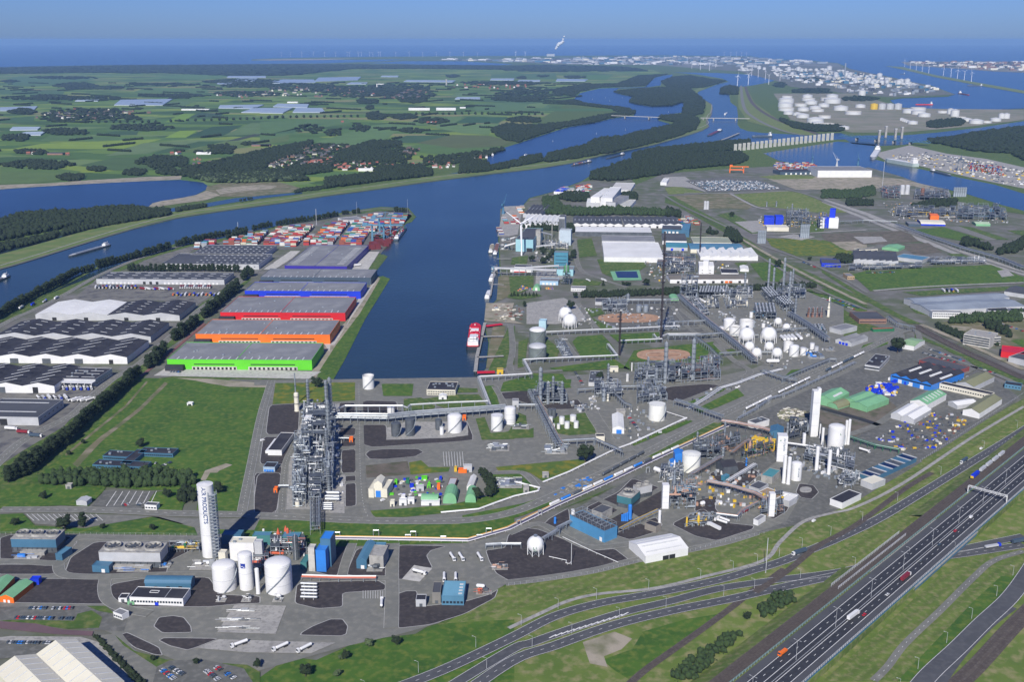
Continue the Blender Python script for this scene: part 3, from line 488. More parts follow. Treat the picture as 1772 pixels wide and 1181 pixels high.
ae('road','A',[(330,510),(340,560),(400,585),(600,590),(850,580),(1180,580),(1472,640)],9,aL,.91,bK=.4)
ae('road','A',[(600,590),(590,650),(610,720),(700,770),(850,800)],10,aL,.93,bK=.4)
ae('road','B',[(270,590),(500,600),(620,595),(760,600)],8,aL,.9,bK=.4);ae('road','B',[(555,400),(520,500),(500,580),(510,600)],8,aL,.91,bK=.4);ae('road','B',[(785,400),(780,550),(780,700),(775,880)],11,aL,.92,bK=.4)
ae('road','C',[(-20,625),(200,600),(480,555),(700,500),(900,460),(1200,400),(1400,340)],9,aL,.9,bK=.4);ae('road','C',[(0,345),(170,290),(330,370),(440,420),(560,420),(700,400)],8,aL,.92,bK=.4)
ae('road','C',[(480,140),(640,210),(800,300),(930,330),(1050,400)],8,aL,.92);ae('road','C',[(560,260),(720,170),(880,80)],7,aL,.93)
ae('road','J',[(180,580),(440,650),(590,700)],9,cL,1.);ae('road','J',[(330,780),(560,700),(740,580),(980,440)],10,aL,1.)
aP('ground_patch',aj,'A',[(0,760),(640,755),(720,830),(700,900),(500,890),(440,845),(0,835)],.7)
aP('grass_plot',aW,'A',[(440,800),(520,780),(580,820),(560,880),(380,885),(0,840),(60,835),(420,840)],.8)
aP('grass_plot',aW,'A',[(490,755),(600,755),(650,800),(560,785)],.81)
aP('red_road',M('dusky_red_asphalt',(.14,.085,.095),(.11,.07,.08),.05,.9),'A',[(-30,840),(200,855),(360,890),(530,900),(520,925),(300,915),(-30,880)],.82)
aP('concrete_road',aE,'A',[(-30,935),(60,925),(460,930),(560,960),(900,1250),(640,1250),(420,945),(0,960)],.6)
aP('ground_patch',aj,'A',[(-30,950),(330,960),(200,1030),(-30,1060)],.65)
aP('ground_patch',aL,'A',[(560,920),(690,910),(760,1000),(880,1060),(900,1180),(880,1250),(780,1181)],.72)
aP('grass_plot',aW,'A',[(650,920),(760,1010),(940,1060),(1400,1090),(1472,1130),(1472,1250),(1320,1181),(1160,1110),(900,1110),(700,980)],.84)
aP('ground_patch',aj,'A',[(850,1250),(890,1100),(960,1065),(1160,1060),(1380,1110),(1472,1250)],.86)
aP('hedge_ground',aS,'A',[(525,925),(560,925),(900,1250),(820,1250)],.88)
aP('concrete_yard',aE,'A',[(1230,905),(1330,745),(1620,755),(1560,915)],.85)
aP('grass_plot',aG,'A',[(0,200),(0,100),(160,60),(600,80),(590,100),(500,190),(340,185)],.78)
aP('ground_patch',aj,'A',[(520,190),(590,100),(640,95),(880,105),(820,190),(800,205)],.85)
aP('grass_plot',aG,'A',[(830,165),(880,110),(1060,80),(1120,60),(1150,80),(1040,180),(1030,215),(900,210)],.79)
aP('grass_plot',aG,'A',[(1110,230),(1130,100),(1190,0),(1400,0),(1370,190),(1330,225)],.79)
aP('ground_patch',aL,'A',[(140,230),(340,230),(700,240),(900,250),(1100,260),(1472,260),(1440,325),(1170,320),(1040,290),(880,245),(560,300),(480,310),(200,290)],.8)
aP('grass_plot',aG,'A',[(0,345),(0,235),(130,230),(200,300),(480,315),(560,300),(860,250),(1100,310),(1120,355),(400,345)],.82)
aP('grass_plot',aG,'A',[(1170,345),(1180,320),(1440,325),(1472,300),(1472,350)],.82)
aP('grass_plot',aG,'B',[(0,1181),(200,1040),(350,1060),(600,950),(930,910),(1000,870),(1100,850),(1472,830),(1472,1181),(1000,1240),(0,1260)],.4)
aP('concrete_apron',aE,'A',[(1110,995),(1240,945),(1560,955),(1900,965),(1760,1025),(1400,1020)],.9)
for i in range(7):
 aP('parking_bay_marking',cZ,'A',[(600+i*42,190-i*3),(604+i*42,190-i*3),(660+i*38,105),(657+i*38,105)],.95)
for i in range(14):aP('parking_bay_marking',cZ,'A',[(150+i*30,235),(153+i*30,235),(195+i*30,272),(191+i*30,272)],.96)
for i in range(9):aP('parking_bay_marking',cZ,'B',[(615+i*14,670),(617+i*14,670),(617+i*14,715),(615+i*14,715)],.98)
for i in range(8):aP('parking_bay_marking',cZ,'F',[(1245+i*18,700),(1247+i*18,700),(1255+i*18,795),(1252+i*18,795)],.98)
aP('concrete_yard',aZ,'B',[(835,605),(905,525),(1008,545),(935,620)],1.)
aP('meadow',bQ,'T',[(700,1130),(860,1020),(1000,1000),(1240,945),(1400,895),(1600,790),(1772,690),(2000,560),(2600,600),(2600,1500),(500,1500),(520,1230)],.38)
aP('verge',bG,'T',[(790,1080),(880,1013),(1100,968),(1250,930),(1400,880),(1580,800),(1772,690),(1772,725),(1640,800),(1500,880),(1380,930),(1200,985),(980,1035)],.42)
aP('shrub_ground',aG,'C',[(530,1060),(700,1000),(760,900),(1000,830),(1250,790),(1100,900),(900,1050),(700,1181),(600,1120)],.55)
aP('sand_ground',bd,'C',[(420,960),(600,900),(700,940),(640,1000),(540,1040),(560,1100),(460,1080)],.56)
aP('verge',bG,'D',[(330,1181),(620,930),(1010,560),(1250,460),(1472,430),(1472,640),(1200,850),(900,1181)],.5)
aP('verge',aG,'U',[(600,1073),(900,760),(1300,340),(1560,100),(1690,90),(1600,300),(1100,820),(770,1073)],.55)
aP('verge',bG,'D',[(350,250),(700,120),(1100,-60),(1472,-230),(1472,-100),(1150,100),(800,340),(480,520),(370,470),(600,330),(380,270)],.5)
gw=ae('public_road','T',[(640,1210),(760,1165),(880,1109),(960,1069),(1040,1046),(1130,1030),(1240,1007),(1300,990),(1350,975),(1400,955),(1450,934),(1520,900),(1600,852),(1700,790),(1772,745),(1900,660)],11,bI,1.,cq=(.4,.3),bL=(.3,3,6))
PR2=ae('public_road','T',[(700,1240),(880,1130),(920,1115),(1000,1087),(1080,1062),(1160,1043),(1240,1022),(1330,1008),(1440,994),(1500,982),(1600,965),(1660,953),(1772,930)],10,bI,.97,cq=(.4,.3))
gy=ae('public_road','T',[(740,1250),(880,1150),(960,1120),(1060,1085),(1160,1060),(1260,1040),(1330,1024),(1440,1000),(1560,975),(1660,962),(1772,945)],11,bI,.98,cq=(.4,.3),bL=(.3,3,6))
ae('cycle_path','T',[(880,1090),(940,1062),(985,1042),(1040,1030),(1130,1021),(1220,1000),(1320,973),(1350,940),(1390,905),(1440,890),(1480,880),(1560,840),(1680,760),(1772,705)],4,aE,.99)
ae('cycle_path','D',[(620,1181),(700,1100),(800,970),(1000,780),(1180,600),(1300,500),(1472,445)],6,aL,.99,bL=(.3,2,6))
hF=ae('public_road','D',[(840,1260),(940,1140),(1100,990),(1240,850),(1380,720),(1472,600),(1560,460)],14,bI,1.,cq=(.4,.3))
ae('public_road','D',[(960,1240),(1100,1040),(1260,870),(1400,760)],9,bI,1.02)
dO('C',[(620,1260),(760,1130),(960,985),(1120,870),(1280,750),(1380,670),(1472,610),(1560,545)],.8,1,wd=3)
dO('D',[(-50,680),(130,560),(300,420),(430,350),(560,270),(800,90),(950,0)],1.1,1)
dO('D',[(1050,1240),(1200,1100),(1400,880),(1560,720)],.8,2,da=6)
mb=MB()
for i in range(13):
 a=P('C',230+i*34,940-i*10.5,0);b=P('C',270+i*34,920-i*10.5,0)
 t=(b-a).normalized();n=Vector((-t.y,t.x,0))*.5
 mb.quad(*[(q.x,q.y,1.12)for q in(a-n,b-n,b+n,a+n)])
cB(mb.B('road_marking',cZ),aY='structure')
ZM=6.
def PM(v,x,y):return P(v,x,y,ZM)
M0=PM('T',1601,980);M1=PM('T',1440,1119.6);MU=(M0-M1).normalized();MN=Vector((-MU.y,MU.x,0))
def ce(v,x,y):p=PM(v,x,y)-M0;return p.dot(MN),p.dot(MU)
def cJ(d,s0=-420,s1=1500):return[M0+MN*d+MU*s0,M0+MN*d+MU*s1]
ew=ce('T',1440,1141)[0];ds=ce('T',1440,1098.4)[0];fQ=ce('T',1440,1082.7)[0];ez=ce('T',1440,1061.5)[0];ea=ce('T',1440,1044.6)[0];bR=ce('D',0,935)[0]
S0,S1=-420,1500
g0,g1=sorted((ce('D',850,640)[1],ce('D',1230,330)[1]))
def gg(mb,d0,d1,s0,s1,z0,z1):
 mb.pm([tuple((M0+MN*d+MU*s).xy)for d,s in((d0,s0),(d0,s1),(d1,s1),(d1,s0))],z0,z1)
for s0,s1 in((S0,g0),(g1,S1)):
 mb=MB();gg(mb,ew-1,bR,s0,s1,0,ZM-.4);cB(mb.B('embankment',bG),aY='structure')
mb=MB();gg(mb,ew-1,bR,g0-4,g1+4,ZM-1.6,ZM-.42);cB(mb.B('bridge_deck',aE),aY='structure')
mb=MB()
for s0,s1 in((S0,g0),(g1,S1)):
 q=[M0+MN*(bR+14)+MU*s0,M0+MN*bR+MU*s0,M0+MN*bR+MU*s1,M0+MN*(bR+14)+MU*s1]
 mb.quad((q[0].x,q[0].y,.3),(q[1].x,q[1].y,ZM-.42),(q[2].x,q[2].y,ZM-.42),(q[3].x,q[3].y,.3))
cB(mb.B('embankment_slope',bG),aY='structure')
mb=MB();aq(mb,cJ(0),ew,ds+3,ZM-.05);aq(mb,cJ(0),fQ-3,ea,ZM-.05);cB(mb.B('motorway',cL),aY='structure')
mb=MB();aq(mb,cJ(0),ew,-.6,ZM);aq(mb,cJ(0),ez+.8,ea,ZM);cB(mb.B('motorway_shoulder',M('shoulder_asphalt',(.07,.073,.08),(.06,.062,.067),.05,.85)),aY='structure')
mb=MB();aq(mb,cJ(0),ds+3,fQ-3,ZM-.06);cB(mb.B('median',M('median_gravel',(.16,.15,.13),(.11,.12,.08),.1,.9)),aY='structure')
mb=MB()
for d in(0,ds,fQ,ez):aq(mb,cJ(d),-.22,.22,ZM+.06)
for d in(ds/2,(fQ+ez)/2):eY(mb,cJ(d),0,.35,3,9,ZM+.06)
cB(mb.B('road_marking',cZ),aY='structure')
mb=MB();aq(mb,cJ(0),ea+1,bR,ZM-.1);cB(mb.B('track_bed',cY),aY='structure')
for k in range(4):
 d=ea+3.5+k*(bR-ea-6)/3.;mb=MB()
 for s_ in(-.8,.8):aq(mb,cJ(d+s_),-.13,.13,ZM+.1)
 cB(mb.B('railway_track',eo),aY='structure')
gi=[ea+3.5+k*(bR-ea-6)/3. for k in range(4)]
def de(d,s):return M0+MN*d+MU*s
dr=math.atan2(MU.y,MU.x)
def cW(aK,aJ,eb,d,h,s0,s1,eS,eK,dK=4.,eG=True,eH=0.,aT=None):
 r=ad(aK,aJ,eb,de(d,s0),dr,aT);L=s1-s0
 mb=MB()
 if eG:mb.box(L/2,0,-eH,L,.3,eH+h*.35);mb.B('wall',eS,r)
 mb=MB();k=0
 while k*dK<L:mb.box(k*dK,.25,0,.35,.35,h);k+=1
 mb.box(L/2,.25,h,L,.3,.25);mb.box(L/2,.25,h*.55,L,.2,.2)
 mb.B('railing',eK,r);return r
cW('parapet','long blue wall topped by a pale open railing along the outer edge of the motorway','parapet',ew,2.6,S0,420,aQ,aB,3.4,eH=ZM-1,eG=True)
cW('fence','pale green open fence between the motorway shoulder and the railway tracks','fence',ea+.5,2.,S0,420,aO,M('pale_green_metal',(.22,.34,.31),None,.2,.5),4.,eG=False)
gj,gp=ce('D',380,640)[1],ce('D',800,350)[1]
cW('fence','light open railing on the outer edge of the railway bridge','fence',bR-.5,2.4,gj,gp,aB,aB,3.,eG=False)
cW('fence','light open railing in the middle between the two pairs of railway tracks on the bridge','fence',(ea+bR)/2,2.2,gj,gp,aB,aB,3.,eG=False)
mb=MB();L=1500
r=ad('crash_barrier','thin grey crash barrier running down the motorway median','barrier',de((ds+fQ)/2-1.5,S0),dr)
mb.box(750,0,.5,1500,.2,.35);mb.B('rail',aB,r)
mb=MB()
for k in range(250):mb.box(k*6,.2,0,.12,.12,.7)
cB(mb.B('post',aF,r),aY='stuff')
def ep(v,h,a,b,c):
 A=P(v,*a,h);B=P(v,*b,h);C=P(v,*c,h)
 u=(B-A);L=math.hypot(u.x,u.y);u=Vector((u.x/L,u.y/L,0));n=Vector((-u.y,u.x,0))
 D=max((C-A).dot(n),3.);do=A+u*L/2+n*D/2;do.z=0
 return do,math.atan2(u.y,u.x),L,D
ef={}
def bF(key,fn):
 if key not in ef:ef[key]=fn()
 return ef[key]
def be(aK,sx,sy,sz,bD):
 k=(aK,round(sx,1),round(sy,1),round(sz,1),bD.name)
 return bF(k,lambda:MB().box(0,0,0,sx,sy,sz).mesh(aK,bD))
def ed(W,h,aY,n,cV):
 """list of (t,z) of the roof line from -W/2 to W/2"""
 if aY=='flat':return[(-W/2,h),(W/2,h)]
 p=[];s=W/n
 for i in range(n):
  t0=-W/2+i*s
  if aY in('gable',):p+=[(t0,h),(t0+s/2,h+cV)]
  elif aY=='shed':p+=[(t0,h),(t0+s*.98,h+cV)]
  elif aY=='arch':p+=[(t0+s*(1-mc(a))/2,h+cV*mz(a))for a in[mp*q/8 for q in range(8)]]
 p.append((W/2,h));return p
def aV(aK,aJ,v,h,a,b,c,cd=aB,cT=aU,aY='flat',n=1,cV=2.5,ap='y',bo=None,ak=None,bb=None,aT=None,cF=None,cR=None,eQ=None,bP=0,db=None,gH=None):
 """a, b: picture positions of the two front eave corners, c: any back one; along: the ridge runs front to back (y) or side to side (x)"""
 do,rz,L,D=cF or ep(v,h,a,b,c)
 r=ad(aK,aJ,aK.replace('_',' '),(do.x,do.y,.3),rz,aT);r['L']=L;r['D']=D
 h0=h
 W,E=(L,D)if ap=='y'else(D,L)
 pr=ed(W,h0,aY,n,cV)
 wm=MB();eL=[(-W/2,0)]+([(W/2,0)]+pr[::-1])
 if ap=='y':wm.prof([(t,z-.02)if z>0 else(t,z)for t,z in eL],-E/2+.2,E/2-.2,'y')
 else:wm.prof([(t,z-.02)if z>0 else(t,z)for t,z in eL],-E/2+.2,E/2-.2,'x')
 wm.B('wall',cd,r)
 rm=MB()
 if aY=='flat':
  rm.box(0,0,h0+.02,L-.8,D-.8,.25)
  pm=MB();t_=.4
  for x,y,sx,sy in((0,-D/2+.2,L+.1,t_),(0,D/2-.2,L+.1,t_),(-L/2+.2,0,t_,D-.8),(L/2-.2,0,t_,D-.8)):pm.box(x,y,h0+.01,sx,sy,.7)
  pm.B('parapet',gH or cd,r)
  rm.B('roof',cT,r)
  if eQ:MB().box(L*eQ[0],0,h0+.28,.8,D-.9,.3).B('roof_seam',eQ[1],r)
 else:
  def eI(gM,q0,q1):
   m=MB()
   for i in range(len(gM)-1):
    (t0,z0),(t1,z1)=gM[i],gM[i+1]
    o=.25
    aw=[(t0,z0+.03),(t1,z1+.03),(t1,z1+o),(t0,z0+o)]
    m.prof(aw,q0,q1,ap)
   return m
  if db:
   k=db[0]*(len(pr)-1)//n
   eI(pr[:k+1],-E/2-.3,E/2+.3).B('roof',cT,r);eI(pr[k:],-E/2-.3,E/2+.3).B('roof',db[1],r)
  else:eI(pr,-E/2-.3,E/2+.3).B('roof',cT,r)
 def fe(t):
  for i in range(len(pr)-1):
   if pr[i][0]<=t<=pr[i+1][0]+1e-6:
    f=(t-pr[i][0])/max(pr[i+1][0]-pr[i][0],1e-6);return pr[i][1]+f*(pr[i+1][1]-pr[i][1]),math.atan2(pr[i+1][1]-pr[i][1],pr[i+1][0]-pr[i][0])
  return h0,0
 if bo:
  for xs,ys,sw,sd in bo:
   for fx in xs:
    for fy in ys:
     x,y=fx*L,fy*D;z,gf=fe(x if ap=='y'else y)
     me=be('skylight',sw,sd,.25,fB)
     o=bX(me,'skylight',(x,y,z+.28),0,r,rx=(gf if ap=='x'else 0),ry=(-gf if ap=='y'else 0))
 if ak:
  for x0,x1,k,dw,dh,dm in ak:
   me=be('door',dw,.3,dh,dm)
   for i in range(k):
    f=x0+(x1-x0)*((i+.5)/k);bX(me,'door',(f*L,-D/2+.1,.1),0,r)
 if bb:
  for fJ,z0,cO,k,ww,wh,dz in bb:
   me=be('window',ww,.25,wh,cN)
   for q in range(cO):
    for i in range(k):
     f=(i+.5)/k-.5
     if fJ=='f':bX(me,'window',(f*L*.96,-D/2+.12,z0+q*dz),0,r)
     elif fJ=='r':bX(me,'window',(L/2-.12,f*D*.96,z0+q*dz),mp/2,r)
     elif fJ=='l':bX(me,'window',(-L/2+.12,f*D*.96,z0+q*dz),mp/2,r)
 for i in range(bP):
  me=be('roof_unit',2.6,1.8,1.4,aF);x=L*(bV.random()-.5)*.8;y=D*(bV.random()-.5)*.7
  bX(me,'roof_unit',(x,y,(h0 if aY=='flat'else fe(x if ap=='y'else y)[0])+.25),0,r)
 if cR:cR(r,L,D,h)
 return r
fB=M('skylight_sheet',(.62,.63,.6),(.5,.51,.5),.3,.4)
def dH(aJ,v,x0,x1,yb,yt,eu,cd=aB,cT=aU,a=0.,aK='shed',aY='flat',aT=None,fd=True,cV=1.2,bb=0,ap='y',z=0.):
 """small building: front bottom edge x0..x1 at yb, front top at yt in view v, turned by a degrees"""
 p0=P(v,(x0+x1)/2,yb,z);s,ca,sa=eR(v,p0);w_=(x1-x0)*s/max(mc(R(a)),.5);h=max((yb-yt)*s/ca,2.2)
 n=Vector((-mz(R(a)),mc(R(a)),0));do=p0+n*eu/2
 cF=(do,R(a),w_,eu)
 d=[(-.3,.3,1,min(2.4,w_*.4),min(2.6,h*.8),aD)]if fd else None
 wn=[('f',h*.45,1,bb,min(1.6,w_/bb*.6),h*.25,1)]if bb else None
 r=aV(aK,aJ,v,h,None,None,None,cd,cT,aY,1,cV,ap,ak=d,bb=wn,aT=aT,cF=cF)
 r.location.z=.7+z
 return r
def dD(v,cx,yb,yt,w,z=0.):
 p=P(v,cx,yb,z);s,ca,sa=eR(v,p);r=w*s/2
 p2=P(v,cx,yb-r*sa/s,z);s,ca,sa=eR(v,p2);r=w*s/2
 return p2,r,max((yb-yt)*s/ca,1.)
dX={}
def ct(fv,size,bD):
 k=(fv,size,bD.name)
 if k in dX:return dX[k]
 cu=bpy.data.curves.new('lettering','FONT');cu.body=fv;cu.size=size;cu.extrude=.02;cu.align_x='CENTER';cu.align_y='CENTER';cu.offset=size*.02
 o=bpy.data.objects.new('lettering_source',cu);dQ.objects.link(o)
 dg=bpy.context.evaluated_depsgraph_get();dg.update()
 me=bpy.data.meshes.new_from_object(o.evaluated_get(dg));me.name='lettering';me.materials.clear();me.materials.append(bD)
 dQ.objects.unlink(o);bpy.data.objects.remove(o);dX[k]=me;return me
def bN(cU,fv,size,bD,er,th,z,cG=False):
 """text bent onto a cylinder of radius rad, centred at angle th"""
 hC=ct(fv,size,bD);me=hC.copy()
 for vt in me.vertices:
  x,y,zz=vt.co
  if cG:x,y=y,-x
  t=th+x/er;rr=er+.12+zz
  vt.co=(rr*mc(t),rr*mz(t),z+y)
 o=bpy.data.objects.new('lettering',me);dQ.objects.link(o);o.parent=cU;return o
def bU(aJ,v,cx,yb,yt,w,bD=aA,cT='cone',bk=True,aT=None,aK='storage_tank',bh=0,n=28,z=0.,rm=None,fi=True):
 p,r,h=dD(v,cx,yb,yt,w,z);t=ad(aK,aJ,aK.replace('_',' '),(p.x,p.y,z+.6),0,aT);t['r']=r;t['h']=h
 m=MB()
 if cT=='float':
  m.la([(r,0),(r,h),(r-.25,h),(r-.25,h*.72)],n);m.B('shell',bD,t,True)
  MB().la([(.001,h*.72),(r-.26,h*.72)][::-1],n).B('roof',rm or ai,t)
 else:
  m.la([(r,0),(r,h)],n);m.B('shell',bD,t,True)
  rh={'cone':r*.13,'dome':r*.34,'flat':.15}[cT]
  pf=[(r+.12,h),(r+.12,h+.15)]+([(r*mc(a),h+.15+rh*mz(a))for a in(.3,.6,.9,1.25)]if cT=='dome'else[])+[(.02,h+.2+rh)]
  MB().la(pf,n).B('roof',rm or bD,t,cT=='dome')
 for i in range(bh):MB().la([(r+.02,-.12),(r+.14,-.12),(r+.14,.12),(r+.02,.12)],n,cz=h*(i+1)/(bh+1)).B('ring',bD if bD!=aA else aB,t)
 if bk:
  m=MB();k=max(8,int(h/1.2));a0=-2.4 if cx%2<1 else-1.4
  for i in range(k):
   a=a0+(i/k)*(h/r)*.9;b=a0+((i+1)/k)*(h/r)*.9;z0=h*i/k;z1=h*(i+1)/k;q0,q1=r+.05,r+1.
   m.quad((q0*mc(a),q0*mz(a),z0),(q1*mc(a),q1*mz(a),z0),(q1*mc(b),q1*mz(b),z1),(q0*mc(b),q0*mz(b),z1))
   m.quad((q1*mc(a),q1*mz(a),z0),(q1*mc(a),q1*mz(a),z0+1.1),(q1*mc(b),q1*mz(b),z1+1.1),(q1*mc(b),q1*mz(b),z1))
  m.B('stair',aF,t)
 if fi:
  m=MB();k=20
  for i in range(k):
   a=2*mp*i/k;b=2*mp*(i+1)/k;pa=((r-.1)*mc(a),(r-.1)*mz(a));pb=((r-.1)*mc(b),(r-.1)*mz(b))
   m.tube((*pa,h+.1),(*pa,h+1.2),.05,4);m.tube((*pa,h+1.2),(*pb,h+1.2),.05,4)
  m.B('railing',aF,t)
 return t
def bW(aJ,v,cx,yc,w,eD,eW=10,aT=None):
 """sphere centred at picture (cx,yc) of width w, feet at ybase"""
 p=P(v,cx,eD);s,ca,sa=eR(v,p);r=w*s/2
 p=P(v,cx,eD-r*sa*.95/s);s,ca,sa=eR(v,p);r=w*s/2
 _,ty=TP(v,cx,yc);zc=H-0
 by=eD-r*sa*.95/s;zc=max((by-yc)*s/ca,r*1.02)
 t=ad('sphere_tank',aJ,'tank',(p.x,p.y,.7),0,aT)
 m=MB();N=16
 m.la([(max(r*mz(mp*i/N),.02),zc-r*mc(mp*i/N))for i in range(N+1)],32);m.B('sphere',aA,t,True)
 for i in range(eW):
  a=2*mp*(i+.5)/eW;x,y=r*.99*mc(a),r*.99*mz(a)
  MB().tube((x,y,0),(x,y,zc),max(r*.045,.3),8).B('leg',aA,t)
 m=MB()
 for i in range(eW):
  a=2*mp*(i+.5)/eW;b=2*mp*(i+1.5)/eW
  m.tube((r*.99*mc(a),r*.99*mz(a),.5),(r*.99*mc(b),r*.99*mz(b),zc*.55),.12,4)
  m.tube((r*.99*mc(b),r*.99*mz(b),.5),(r*.99*mc(a),r*.99*mz(a),zc*.55),.12,4)
 m.B('bracing',aF,t)
 m=MB();m.la([(r*.22,zc+r*.98),(r*.22,zc+r*1.02),(.02,zc+r*1.03)],12)
 for i in range(8):
  a=mp*i/4;m.tube((r*.22*mc(a),r*.22*mz(a),zc+r),(r*.22*mc(a),r*.22*mz(a),zc+r*1.14),.08,4)
 m.la([(r*.22,zc+r*1.13),(r*.23,zc+r*1.15)],12);m.B('platform',aF,t)
 m=MB();k=14
 for i in range(k):
  a0=-1.45+2.5*i/k;a1=-1.45+2.5*(i+1)/k
  m.tube((r*1.05*mc(a0)*.8,-r*1.05*mc(a0)*.62,zc+r*1.05*mz(a0)),(r*1.05*mc(a1)*.8,-r*1.05*mc(a1)*.62,zc+r*1.05*mz(a1)),.22,4)
 m.B('stair',aF,t);t['r']=r;t['zc']=zc
 return t
def af(aJ,v,cx,yb,yt,w,bD=aF,aK='process_column',ao=5,aT=None,gQ=True,z=0.,bn=True,cp=1.):
 p,r,h=dD(v,cx,yb,yt,w,z);t=ad(aK,aJ,aK.replace('_',' '),(p.x,p.y,z+.6),0,aT);t['r']=r;t['h']=h
 MB().la([(r*1.15,0),(r,h*.06),(r,h*.5),(r*cp,h*.55),(r*cp,h-r*.5),(r*cp*.6,h-r*.1),(.02,h)]if gQ else[(r*1.15,0),(r,h*.06),(r*cp,h),(r*cp*.8,h)],14).B('vessel',bD,t,True)
 rr=max(r*1.,.5)
 for i in range(ao):
  zz=h*(.22+.74*(i+.5)/ao);m=MB();a0=bV.random()*6
  R_=rr+.9;k=10
  m.la([(rr*.9,zz),(R_,zz),(R_,zz+.12),(rr*.9,zz+.12)],k)
  for q in range(k):
   a=2*mp*q/k;b=2*mp*(q+1)/k
   m.tube((R_*mc(a),R_*mz(a),zz),(R_*mc(a),R_*mz(a),zz+1.1),.06,4,dS=False);m.tube((R_*mc(a),R_*mz(a),zz+1.1),(R_*mc(b),R_*mz(b),zz+1.1),.06,4,dS=False)
  m.B('platform',aD if bD is not aA else aF,t)
 if bn:
  a=bV.uniform(-2.6,-.5);x,y=(r+.45)*mc(a),(r+.45)*mz(a);q=max(r*.18,.18)
  MB().path([(x,y,.5),(x,y,h*.98),(0,0,h+r*.5),(0,0,h-.2)],q,6).B('pipe',aC,t)
  a+=1.2;x,y=(r+.5)*mc(a),(r+.5)*mz(a);m=MB()
  for s_ in(-.3,.3):m.tube((x+s_,y,0),(x+s_,y,h*.95),.06,4)
  m.B('ladder',aF,t)
 return t
def bq(aJ,v,x0,y0,x1,y1,d,bD=aA,dM=None,aK='pressure_vessel',aT=None,z=0.):
 """horizontal vessel, axis ends at picture points on the ground, d = diameter in metres"""
 a=P(v,x0,y0,z);b=P(v,x1,y1,z);c=(a+b)/2;L=(b-a).length;dM=dM if dM is not None else d*.5+1.2
 t=ad(aK,aJ,'tank',(c.x,c.y,z+.7),dt(a,b),aT)
 MB().hv((-L/2,0,dM),(L/2,0,dM),d/2,14).B('vessel',bD,t,True)
 for s in(-.3,.3):MB().box(s*L,0,0,.8,d*.9,dM-d*.3).B('saddle',aE,t)
 MB().tube((0,0,dM+d*.4),(0,0,dM+d*.5+.8),.3,8).B('nozzle',aF,t)
 return t
def ar(aJ,v,aw,h,wd,eO=5,dK=9.,cD=1,bD=aF,pm=(aC,aF,aD,aC,aF,al),pr=.32,aT=None,aK='pipe_rack',W=None,cI=False):
 W=W or bu(v,aw);o=W[0];t=ad(aK,aJ,'pipe rack',(o.x,o.y,.6),0,aT)
 W=[Vector((p.x-o.x,p.y-o.y,0))for p in W]
 m=MB();hM=0
 for a,b in zip(W,W[1:]):
  L=(b-a).length;u=(b-a).normalized();n=Vector((-u.y,u.x,0));k=max(1,round(L/dK));an=math.atan2(u.y,u.x)
  for i in range(k+1):
   c=a+u*(L*i/k)
   for s in(-wd/2,wd/2):q=c+n*s;m.box(q.x,q.y,0,.4,.4,h+.3,an)
   for lv in range(cD):m.box(c.x,c.y,h-.4-lv*3.2,.35,wd+.4,.4,an)
  for s in(-wd/2,wd/2):
   q=(a+b)/2+n*s;m.box(q.x,q.y,h-.5,L,.3,.35,an)
   if cI:m.box(q.x,q.y,h+1.6,L,.2,.2,an)
  if cI:
   for i in range(k*2):
    c=a+u*(L*i/(2*k));d=a+u*(L*(i+1)/(2*k))
    for s in(-wd/2,wd/2):m.tube(c+n*s+Vector((0,0,h-.4 if i%2 else h+1.7)),d+n*s+Vector((0,0,h+1.7 if i%2 else h-.4)),.1,4)
 m.B('frame',bD,t)
 for lv in range(cD):
  for i in range(eO):
   d=(i-(eO-1)/2)*(wd/eO);rr=pr*(.6+.8*((i*7+lv*3)%5)/4)
   L_=eN(W,d);z=h-lv*3.2+rr+.02
   MB().path([(p.x,p.y,z)for p in L_],rr,6).B('pipe',pm[(i+lv)%len(pm)],t,True)
 return t
def bS(aJ,v,aw,r=.45,h=1.,n=1,ba=(aA,),da=1.3,em=0,aT=None,aK='pipeline',eJ=True):
 W=bu(v,aw);o=W[0];t=ad(aK,aJ,'pipeline',(o.x,o.y,.7),0,aT);W=[Vector((p.x-o.x,p.y-o.y,0))for p in W]
 for i in range(n):
  L_=eN(W,(i-(n-1)/2)*da);MB().path([(p.x,p.y,h+r)for p in L_],r,8).B('pipe',ba[i%len(ba)],t,True)
 if eJ:
  m=MB()
  for a,b in zip(W,W[1:]):
   L=(b-a).length;u=(b-a).normalized();k=max(1,round(L/10));an=math.atan2(u.y,u.x)
   for i in range(k):c=a+u*(L*(i+.5)/k);m.box(c.x,c.y,0,.4,n*da+.3,h,an)
  m.B('support',aE,t)
 return t
def cH(Q,s,t):return(Q[0]*(1-s)+Q[1]*s)*(1-t)+(Q[3]*(1-s)+Q[2]*s)*t
